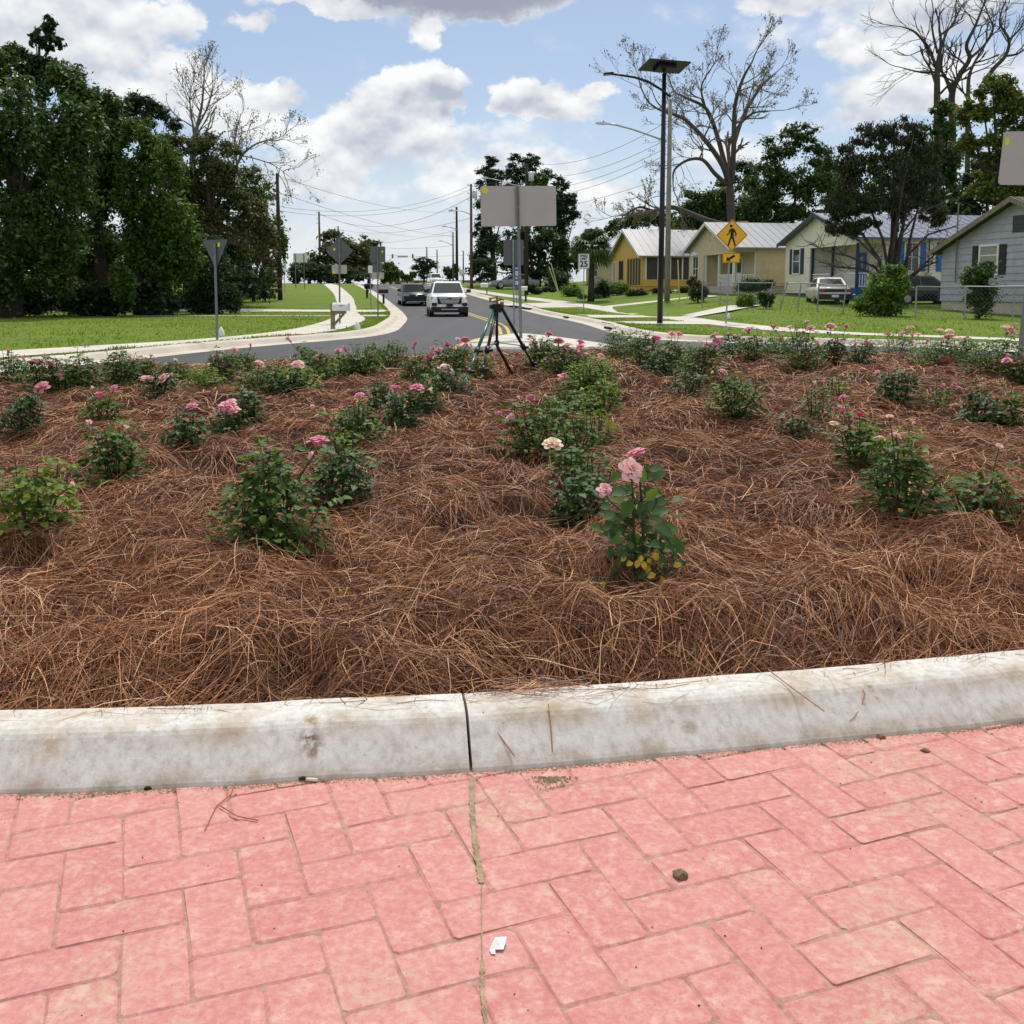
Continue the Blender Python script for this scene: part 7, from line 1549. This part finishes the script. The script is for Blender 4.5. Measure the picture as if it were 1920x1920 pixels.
# yield, seen from behind
def back_sign(px, base, Y, label, kind, w, h, cpy, tilt=0, yaw=0, topy=None, stick=None, plaque=None, pw=.06, mt='sign_back_dark', lean=0):
    g = ground_at(px, base, .13); Y = Y or g.y; g = on(px, Y, .13); root = thing('road_sign', label, 'road sign', g); L = lambda x, y, d=0: at(x, y, Y + d) - g
    rz = Matrix.Rotation(R(yaw), 3, 'Z'); tp = L(px + lean, topy or cpy); post(root, tp.z, pw, 'post_steel', (tp.x, 0), True)
    c = L(px + lean, cpy); c.y = .05
    if kind == 'tri':
        P = []; 
        for k in range(3):
            a0 = R((30, 150, 270)[k]); cx, cz = math.cos(a0) * w * .50, math.sin(a0) * w * .50
            for i in range(5): a = a0 + R(-60 + 30 * i); P.append((cx + .04 * math.cos(a), cz + .04 * math.sin(a)))
        m_ = MB(); V = [c + rz @ Vector((x, y, z)) for y in (-.002, .002) for x, z in P]; n = len(P); m_.add(V, [tuple(range(n)), tuple(range(2 * n - 1, n - 1, -1))] + [(i, n + i, n + (i + 1) % n, (i + 1) % n) for i in range(n)]); pl = m_.build('sign_panel', M[mt], root)
    else:
        rot = rz @ Matrix.Rotation(R(45 if kind == 'dia' else 0), 3, 'Y'); pl = rplate(MB(), c, w, h, .05, .004, rot).build('sign_panel', M[mt], root)
    if stick:
        q = rz @ Vector((stick[0], 0, stick[1])); MB().box(c + Vector((q.x, -.012 + q.y, q.z)), (.075, .002, .095), rz @ Matrix.Rotation(R(20), 3, 'Y')).build('sticker', M['sticker'], pl)
    if plaque:
        (pc, pw_, ph_, ps) = plaque; c2 = L(px + lean, pc); c2.y = .05; p2 = rplate(MB(), c2, pw_, ph_, .04, .004, rz).build('plaque', M['sign_back'], root)
        if ps: MB().box(c2 + Vector((ps[0], -.005, ps[1])), (.09, .002, .09)).build('sticker', M['sticker'], p2)
    return root
back_sign(404.5, 638, None, 'triangular yield sign back on a grey post at the left kerb', 'tri', .78, 0, 468, yaw=-28, topy=456, stick=(.12, .11), lean=-2)
back_sign(636, 618, 36, 'diamond sign back with a smaller plaque below behind the white mailbox', 'dia', .70, .70, 470, topy=424 + 25, stick=(-.18, .05), plaque=(505, .54, .31, (-.20, -.10)))
back_sign(708, 592, 44, 'stacked rectangular sign backs beside the black mailboxes', 'rec', .66, .70, 477, topy=462, stick=(.2, .12), plaque=(517, .54, .29, (.1, -.05)))
k = [o for o in COL.objects if o.get('label') == 'stacked rectangular sign backs beside the black mailboxes'][0]; MB().box(at(707, 503, 44) - k.location + Vector((0, .06, 0)), (.42, .004, .42)).build('sign_panel', M['sign_back_dark'], k)
def two_post(px, Y, label, x0, x1, z0y, z1y, base):
    g = on(px, Y, .13); root = thing('road_sign', label, 'road sign', g); L = lambda x, y: at(x, y, Y) - g
    a, b = L(x0, z1y), L(x1, z0y); rplate(MB(), (a + b) / 2, abs(b.x - a.x), abs(b.z - a.z), .04).build('sign_panel', M['sign_white'], root)
    for x in (x0 + 5, x1 - 5): q = L(x, base); e = L(x, z0y); MB().tube([(q.x, -.05, q.z - .3), (q.x, -.05, e.z)], .04, 7).build('post', M['post_steel'], root)
two_post(562, 92, 'white backed sign on two posts left of the diamond sign', 550, 576, 475, 492, 535); two_post(656, 140, 'tiny far white backed sign on two posts behind the diamond sign', 650, 663, 498, 508, 528)
for (px, Y, cy, lab, w, h, mt) in ((865, 150, 511, 'small white far sign right of the dark clear standing pole', .7, .9, 'sign_white'), (534, 86, 494, 'narrow pale sign at the foot of the tall dark pole', .25, .9, 'sign_white'), (695, 60, 505, 'small white plate beside the stacked sign backs', .3, .45, 'sign_white')):
    g = on(px, Y, .13); root = thing('road_sign', lab, 'road sign', g); c = at(px, cy, Y) - g; post(root, c.z + h / 2, .06, 'galv', (0, 0), True); rplate(MB(), c + Vector((0, -.05, 0)), w, h, .03).build('sign_panel', M[mt], root)
# grey sign back cut by the right edge
Y = 17.5; g = on(1917, Y, .0); root = thing('road_sign', 'tall grey sign back cut off by the right picture edge', 'road sign', g); L = lambda x, y, d=0: at(x, y, Y + d) - g
post(root, L(1960, 250).z, .07, 'post_steel', (.25, 0)); rot = Matrix.Rotation(R(-24), 3, 'Z') @ Matrix.Rotation(R(3.5), 3, 'Y'); c = L(1930, 297, -.06); pl = rplate(MB(), c, .88, .90, .06, .004, rot).build('sign_panel', M['sign_back'], root); MB().box(c + rot @ Vector((-.37, -.006, .28)), (.07, .002, .13), rot).build('sticker', M['sticker'], pl)
# SPEED LIMIT 25
Y = 54.0; g = on(1094.5, Y, .13); root = thing('speed_limit_sign', 'white speed limit 25 sign in front of the palm trunk', 'road sign', g); L = lambda x, y, d=0: at(x, y, Y + d) - g
c = L(1094.5, 489.5); post(root, c.z + .3, .055, 'galv', (0, 0), True); f = Vector((0, -.06, 0)); rplate(MB(), c + f, .61, .79, .04).build('sign_panel', M['sign_white'], root); outline(MB(), c + f, .59, .77, .035, .018, -.0045).build('border', M['ink'], root)
text('lettering', 'SPEED', .17, c + f + Vector((0, -.005, .26)), root, M['ink'], None, .95, .006); text('lettering', 'LIMIT', .17, c + f + Vector((0, -.005, .11)), root, M['ink'], None, .95, .006); text('lettering', '25', .42, c + f + Vector((0, -.005, -.17)), root, M['ink'], None, 1.05, .014)
# pedestrian crossing with arrow plaque
Y = 36.0; g = on(1362, Y, .13); root = thing('pedestrian_crossing_sign', 'yellow diamond pedestrian crossing sign with arrow plaque below', 'road sign', g); L = lambda x, y, d=0: at(x, y, Y + d) - g
tp = L(1372, 415); post(root, tp.z, .06, 'galv', (tp.x, 0), True); c = L(1372, 441); c.y = -.055; d45 = Matrix.Rotation(R(45), 3, 'Y'); pl = rplate(MB(), c, .80, .80, .05, .004, d45).build('sign_panel', M['sign_yellow'], root); outline(MB(), c, .765, .765, .04, .016, -.0045, d45).build('border', M['ink'], pl)
S = 1.12 / 62.0   # figure drawn on a 62 unit diamond
def poly(name, P, base, y, mt, par):
    m_ = MB(); V = [Vector((x * S, 0, z * S)) for x, z in P]; n = len(P); m_.add([base + v + Vector((0, y, 0)) for v in V], [tuple(range(n))]); o = m_.build(name, M[mt], par)
    bm = bmesh.new(); bm.from_mesh(o.data); bmesh.ops.triangulate(bm, faces=bm.faces); bm.normal_update()
    for f_ in bm.faces:
        if f_.normal.y > 0: f_.normal_flip()
    bm.to_mesh(o.data); bm.free(); return o
head = [(-2 + 2.9 * math.cos(R(a)), 17.5 + 2.9 * math.sin(R(a))) for a in range(0, 360, 24)]
fig = [(-3.0, 13.0), (-6.2, 9.6), (-7.0, 4.2), (-11.2, .6), (-10.2, -1.2), (-5.0, 2.6), (-3.9, 6.6), (-3.2, 7.4), (-3.4, -2.6), (-6.2, -11.0), (-8.8, -20.4), (-6.0, -21.4), (-3.0, -12.2), (-.4, -6.2), (2.4, -12.6), (5.0, -21.8), (7.8, -20.8), (5.6, -11.2), (3.4, -3.0), (3.6, 6.4), (6.2, 2.4), (5.8, -2.6), (8.0, -2.8), (9.0, 3.2), (5.4, 10.6), (3.4, 13.0)]
poly('pictogram_head', head, c, -.005, 'ink', pl); poly('pictogram_body', fig, c, -.005, 'ink', pl)
c2 = L(1370.5, 483.5); c2.y = -.055; p2 = rplate(MB(), c2, .63, .345, .04).build('plaque', M['sign_yellow'], root); outline(MB(), c2, .605, .32, .03, .012, -.0045).build('border', M['ink'], p2)
ar = [(-10, -6.0), (-8.4, 2.4), (-5.6, -.2), (5.6, 6.6), (8.0, 2.4), (-3.0, -4.2), (-1.6, -7.4)]; poly('arrow', ar, c2, -.005, 'ink', p2)
# blue vertical banner sign with white blocks
Y = 64.0; g = on(969, Y, .13); root = thing('banner_sign', 'narrow blue vertical banner with white lettering behind the big sign post', 'banner', g); L = lambda x, y: at(x, y, Y) - g
a, b = L(965, 540), L(973, 499); MB().box2((a.x, -.01, a.z), (b.x, .01, b.z)).build('banner', M['sign_blue'], root); post(root, b.z, .04, 'galv_dark', (0, 0), True)
for (x0, y0, x1, y1) in ((966, 502, 972, 504), (966.5, 508, 971, 517), (966.5, 520, 970, 523), (966.5, 527, 971.5, 534)):
    p, q = L(x0, y1), L(x1, y0); MB().box2((p.x, -.016, p.z), (q.x, -.011, q.z)).build('lettering', M['sign_white'], root)

# ------------------------------------------------------------------ mailboxes
def mailbox(px, Y, topy, basey, label, mt, postmt, yaw, w=.20, l=.52, pw=.10, brace=False, off_=0.25, numb=False):
    g = on(px, Y, .13); root = thing('mailbox', label, 'mailbox', g, 0, 'mailboxes along the kerbs'); top = at(px, topy, Y).z - g.z; rz = Matrix.Rotation(R(yaw), 3, 'Z'); h0 = top - w * 1.15
    MB().box((0, 0, (h0 + (.22 if brace else -.05)) / 2 - .05), (pw, pw, h0 + (.22 if brace else -.05) + .1), rz).build('post', M[postmt], root)
    P = [(-w / 2, 0), (w / 2, 0), (w / 2, w * .55)] + [(w / 2 * math.cos(R(a)), w * .55 + w / 2 * math.sin(R(a))) for a in (30, 60, 90, 120, 150)] + [(-w / 2, w * .55)]; n = len(P)
    V = [rz @ Vector((y - l / 2 + off_, x, z + h0 + .0)) for y in (0, l) for x, z in P]; m_ = MB(); m_.add(V, [tuple(range(n)), tuple(range(2 * n - 1, n - 1, -1))] + [(i, n + i, n + (i + 1) % n, (i + 1) % n) for i in range(n)]); bo = m_.build('box', M[mt], root)
    MB().box(rz @ Vector((off_ + l * .08, -w / 2 - .012, h0 + w * .7)), (.14, .012, .03), rz).build('flag', M['tail_red' if mt != 'sign_white' else 'galv'], bo)
    if brace:
        MB().box(rz @ Vector((off_ * .75, 0, h0 - .045)), (l * .86, pw, .09), rz).build('arm', M[postmt], root); MB().tube([rz @ Vector((.04, 0, h0 - .42)), rz @ Vector((off_ * 1.3, 0, h0 - .09))], .045, 6).build('brace', M[postmt], root)
    return root
mailbox(623, 31, 566, 625, 'white mailbox on a weathered wooden post with brace by the left sidewalk', 'sign_white', 'wood', -8, .24, .50, .11, True, .27)
mailbox(688, 76, 531, 565, 'black mailbox on a braced post left of the other black one', 'paint_black', 'trim_black', -15, .30, .62, .12, True, .15); mailbox(719, 66, 541, 573, 'black mailbox on a plain post nearer the road bend', 'trim_black', 'trim_black', -10, .27, .58, .11, False, .0)
mailbox(913, 84, 530, 555, 'white mailbox on a short post right of the white SUV', 'sign_white', 'wood', 178, .34, .62, .10, False, .22); mailbox(986, 70, 536, 567, 'white mailbox with a black post right of the big sign post', 'sign_white', 'trim_black', 178, .28, .45, .13, False, .12); mailbox(864, 118, 526, 545, 'white mailbox farthest away along the right kerb', 'sign_white', 'wood', 178, .36, .62, .10, False, .2)
# little white markers on the verge
for px, py, lab in ((415, 632, 'little white utility marker beside the yield sign post'), (670, 619, 'little white utility marker on the left verge near the kerb curve'), (1365.5, 599, 'little white tag on the grass beside the crossing sign post')):
    g = gp(px, py); o = MB().lathe([(.085, 0), (.10, .05), (.07, .16), (.02, .26), (0, .27)], 8).build('utility_marker', M['sign_white'], None, True, g); tag(o, lab, 'marker', 'utility markers on the verges')

# ------------------------------------------------------------------ tripod sprinkler in the bed
M['trip_green'] = plain('green_enamel', (.012, .10, .062), .35, var=.12, scale=10); M['trip_black'] = plain('black_plastic_clamp', (.010, .010, .011), .5); M['hose'] = plain('brown_hose', (.035, .016, .012), .5); M['brass'] = plain('brass', (.26, .15, .08), .45, metal=.3, var=.25, scale=30)
def tripod():
    g = ground_at(897, 716, 0, zf=bz); Y = g.y; g.z = bz(g.x, Y); root = thing('tripod_sprinkler', 'green and black tripod sprinkler with brass head and hanging hose', 'sprinkler', g); L = lambda x, y, d=0: at(x, y, Y + d) - g
    hub = L(932, 577); hb = MB(); hb.tube([hub + Vector((0, 0, -.05)), hub + Vector((0, 0, .04))], [.045, .05], 10); 
    for a in (200, 320, 80): hb.box(hub + Vector((math.cos(R(a)) * .05, math.sin(R(a)) * .05, .01)), (.06, .03, .04), Matrix.Rotation(R(a), 3, 'Z'))
    hb.build('hub', M['trip_black'], root)
    feet = ((866, 731, .05, 'trip_green', 'trip_green'), (899, 723, -.55, 'trip_black', 'trip_black'), (1012, 706, .9, 'trip_black', 'trip_green'))
    tops = ((926, 577), (931, 578), (940, 576))
    for (fx, fy, fd, m1, m2), (tx, ty) in zip(feet, tops):
        gf = ground_at(fx, fy, -.01, zf=bz) - g; tp_ = L(tx, ty); a = tp_.lerp(gf, .56); b = tp_.lerp(gf, .80); d = (gf - tp_).normalized()
        le = MB().tube([tp_, a], .017, 8).build('leg', M[m1], root, True); MB().tube([a - d * .02, b], .0135, 8).build('leg_section', M[m2], le, True); MB().tube([b - d * .01, gf], .010, 7).build('leg_section', M[m2], le, True)
        for q, r in ((a, .030), (b, .025)): MB().tube([q - d * .035, q + d * .03], [r, r * .85], 10).build('clamp', M['trip_black'], le, True); MB().tube([q + Vector((.02, -.01, 0)), q + Vector((.055, -.02, .0))], .014, 8).build('clamp_knob', M['trip_black'], le)
    c = L(931.5, 642); MB().tube([L(932, 580), c], .014, 8).build('centre_tube', M['trip_black'], root, True); MB().tube([c + Vector((0, 0, -.03)), c + Vector((0, 0, .02))], .026, 10).build('centre_clamp', M['trip_black'], root)
    for (fx, fy, fd, _, _), (tx, ty) in zip(feet, tops):
        gf = ground_at(fx, fy, -.01, zf=bz) - g; a = L(tx, ty).lerp(gf, .54); MB().tube([c, a], .006, 6).build('brace', M['galv'], root)
    MB().tube([c, L(932, 648), L(935, 655), L(937, 658)], [.016, .016, .018, .022], 8).build('elbow', M['trip_black'], root, True)
    e = ground_at(985, 722, -.02, zf=bz) - g; MB().tube([L(937, 658), L(945, 672, .1), L(955, 692, .2), L(966, 708, .25), e], .017, 8).build('hose', M['hose'], root, True)
    s = L(932, 566); h = MB(); h.tube([L(932, 574), s], [.012, .014], 8); h.tube([s + Vector((-.05, 0, .0)), s + Vector((.06, .02, .03))], [.012, .008], 8); h.tube([s + Vector((-.075, .01, .035)), s + Vector((0, .0, .045)), s + Vector((.075, 0, .02))], [.008, .006, .01], 6); h.tube([s, s + Vector((0, 0, .06))], .012, 8); h.box(s + Vector((-.07, .0, .02)), (.025, .015, .045)); h.box(s + Vector((.05, .0, -.015)), (.04, .012, .03)); h.tube([s + Vector((-.03, 0, -.02)), s + Vector((-.045, 0, -.05))], .006, 5)
    h.build('sprinkler_head', M['brass'], root)
tripod()

# ------------------------------------------------------------------ litter on the apron
M['filter'] = plain('cigarette_paper', (.70, .62, .46), .8, var=.1, scale=60); M['ash'] = plain('burnt_tip', (.02, .018, .016), .9); M['paper'] = plain('white_scrap', (.78, .76, .74), .7, var=.08, scale=40); M['clod'] = mat_soil('dirt_clod', (.10, .085, .045), (.22, .18, .11)); M['chip'] = mat_soil('brick_chip', (.16, .06, .04), (.34, .14, .10))
apr = lambda x, y: .098
def litter(name, label, cat, px, py, fn):
    p = ground_at(px, py, 0, zf=apr); root = thing(name, label, cat, p); fn(root)
def butt(r):
    MB().tube([(-.004, 0, .004), (.024, -.004, .0045)], .0042, 9).build('filter', M['filter'], r, True); MB().tube([(-.022, .003, .0035), (-.012, .003, .006), (-.004, 0, .004)], [.003, .0045, .0042], 8).build('burnt_end', M['ash'], r)
litter('cigarette_butt', 'crushed cigarette butt against the foot of the bed kerb', 'cigarette butt', 577, 1464, butt)
def scrap(r):
    m_ = MB(); V = [(-.016, -.010, .002), (.010, -.012, .004), (.016, .016, .010), (-.006, .020, .006), (-.002, .004, .013), (-.012, -.020, .001), (-.004, -.022, .002), (-.006, -.010, .004)]; m_.add(V, [(0, 1, 4), (1, 2, 4), (2, 3, 4), (3, 0, 4), (0, 5, 7), (5, 6, 7)]); m_.build('scrap', M['paper'], r)
litter('paper_scrap', 'torn white paper scrap on the bricks at bottom centre', 'litter', 934, 1776, scrap)
def lump(mt, s, sq=.5, seed=1):
    def f(r):
        rr = random.Random(seed); bm = bmesh.new(); bmesh.ops.create_icosphere(bm, subdivisions=2, radius=1)
        for v in bm.verts:
            n = 1 + .45 * mnoise.noise(v.co * 1.7 + Vector((seed, 0, 0))) + rr.uniform(-.08, .08); v.co = Vector((v.co.x * s * n, v.co.y * s * .8 * n, max(-.001, v.co.z * s * sq * n) ))
        me = bpy.data.meshes.new('lump'); bm.to_mesh(me); bm.free(); me.materials.append(M[mt]); link('lump', me, r)
    return f
litter('dirt_clod', 'olive brown dirt clod alone on a brick at lower right', 'dirt clod', 1275, 1643, lump('clod', .018, .7, 3)); litter('brick_chip', 'red brown brick chip by the kerb foot at right', 'chip', 1652, 1383, lump('chip', .013, .6, 5)); litter('dirt_clod', 'small grey brown clod on the bricks below the brick chip', 'dirt clod', 1735, 1408, lump('clod', .012, .5, 8)); litter('dirt_clod', 'dark crumb pile in the sand at the kerb foot at left', 'dirt clod', 278, 1478, lump('soil', .011, .6, 9)); litter('dry_leaf', 'folded tan dry leaf in the straw just behind the kerb', 'dry leaf', 1475, 1200, lambda r: None) if False else None
# loose needles on kerb and bricks
def loose(name, label, pts, w=.0016):
    P = [ground_at(x, y, 0, zf=(lambda a, b, z=z: z)) for x, y, z in pts]; root = P[0]; m_ = MB(); m_.tube([p - root for p in P], w, 4); o = m_.build(name, M['needle'], None, False, root); tag(o, label, 'pine needle', 'loose pine needles')
loose('pine_needle', 'long needle hanging down the kerb face right of the joint', [(905, 1335, .205), (930, 1370, .17), (965, 1418, .125)]); loose('pine_needle', 'dark needle lying down the kerb face below the straw tuft', [(1028, 1320, .215), (1033, 1360, .175), (1036, 1410, .125)])
loose('pine_needle', 'curved needle pair on the kerb face at right', [(1600, 1260, .216), (1622, 1300, .19), (1615, 1325, .16), (1600, 1347, .14), (1570, 1368, .118)]); loose('pine_needle', 'long needle crossing the kerb top at right', [(1440, 1255, .225), (1475, 1282, .216), (1510, 1308, .20), (1546, 1334, .17)])
loose('pine_needle', 'short needle on the kerb face at far left', [(187, 1330, .216), (189, 1350, .20), (186, 1383, .165)]); loose('pine_needle', 'curled brown needle on the bricks below the kerb at left', [(448, 1450, .101), (432, 1490, .102), (405, 1512, .101), (384, 1556, .101)]); loose('pine_needle', 'thin needle lying across a brick joint at left', [(412, 1510, .103), (445, 1530, .102), (484, 1538, .101)])
# straw tuft spilled on the kerb top
def tuft():
    rr = random.Random(31); m_ = MB(); c = ground_at(1010, 1300, 0, zf=lambda a, b: .218)
    for _ in range(60):
        a = rr.gauss(.15, .5); l = rr.uniform(.06, .16); p = Vector((rr.gauss(0, .11), rr.gauss(.03, .03), rr.uniform(0, .016))); d = Vector((math.cos(a), math.sin(a) * .5, rr.uniform(-.05, .08))); k = rr.uniform(-.03, .03)
        m_.tube([p - d * l * .5, p + Vector((0, k, .004)), p + d * l * .5], .0011, 3, False)
    o = m_.build('straw_tuft', M['needle'], None, False, c); tag(o, 'tuft of pine straw spilling onto the kerb top right of the joint', 'straw tuft', kind='stuff')
tuft()
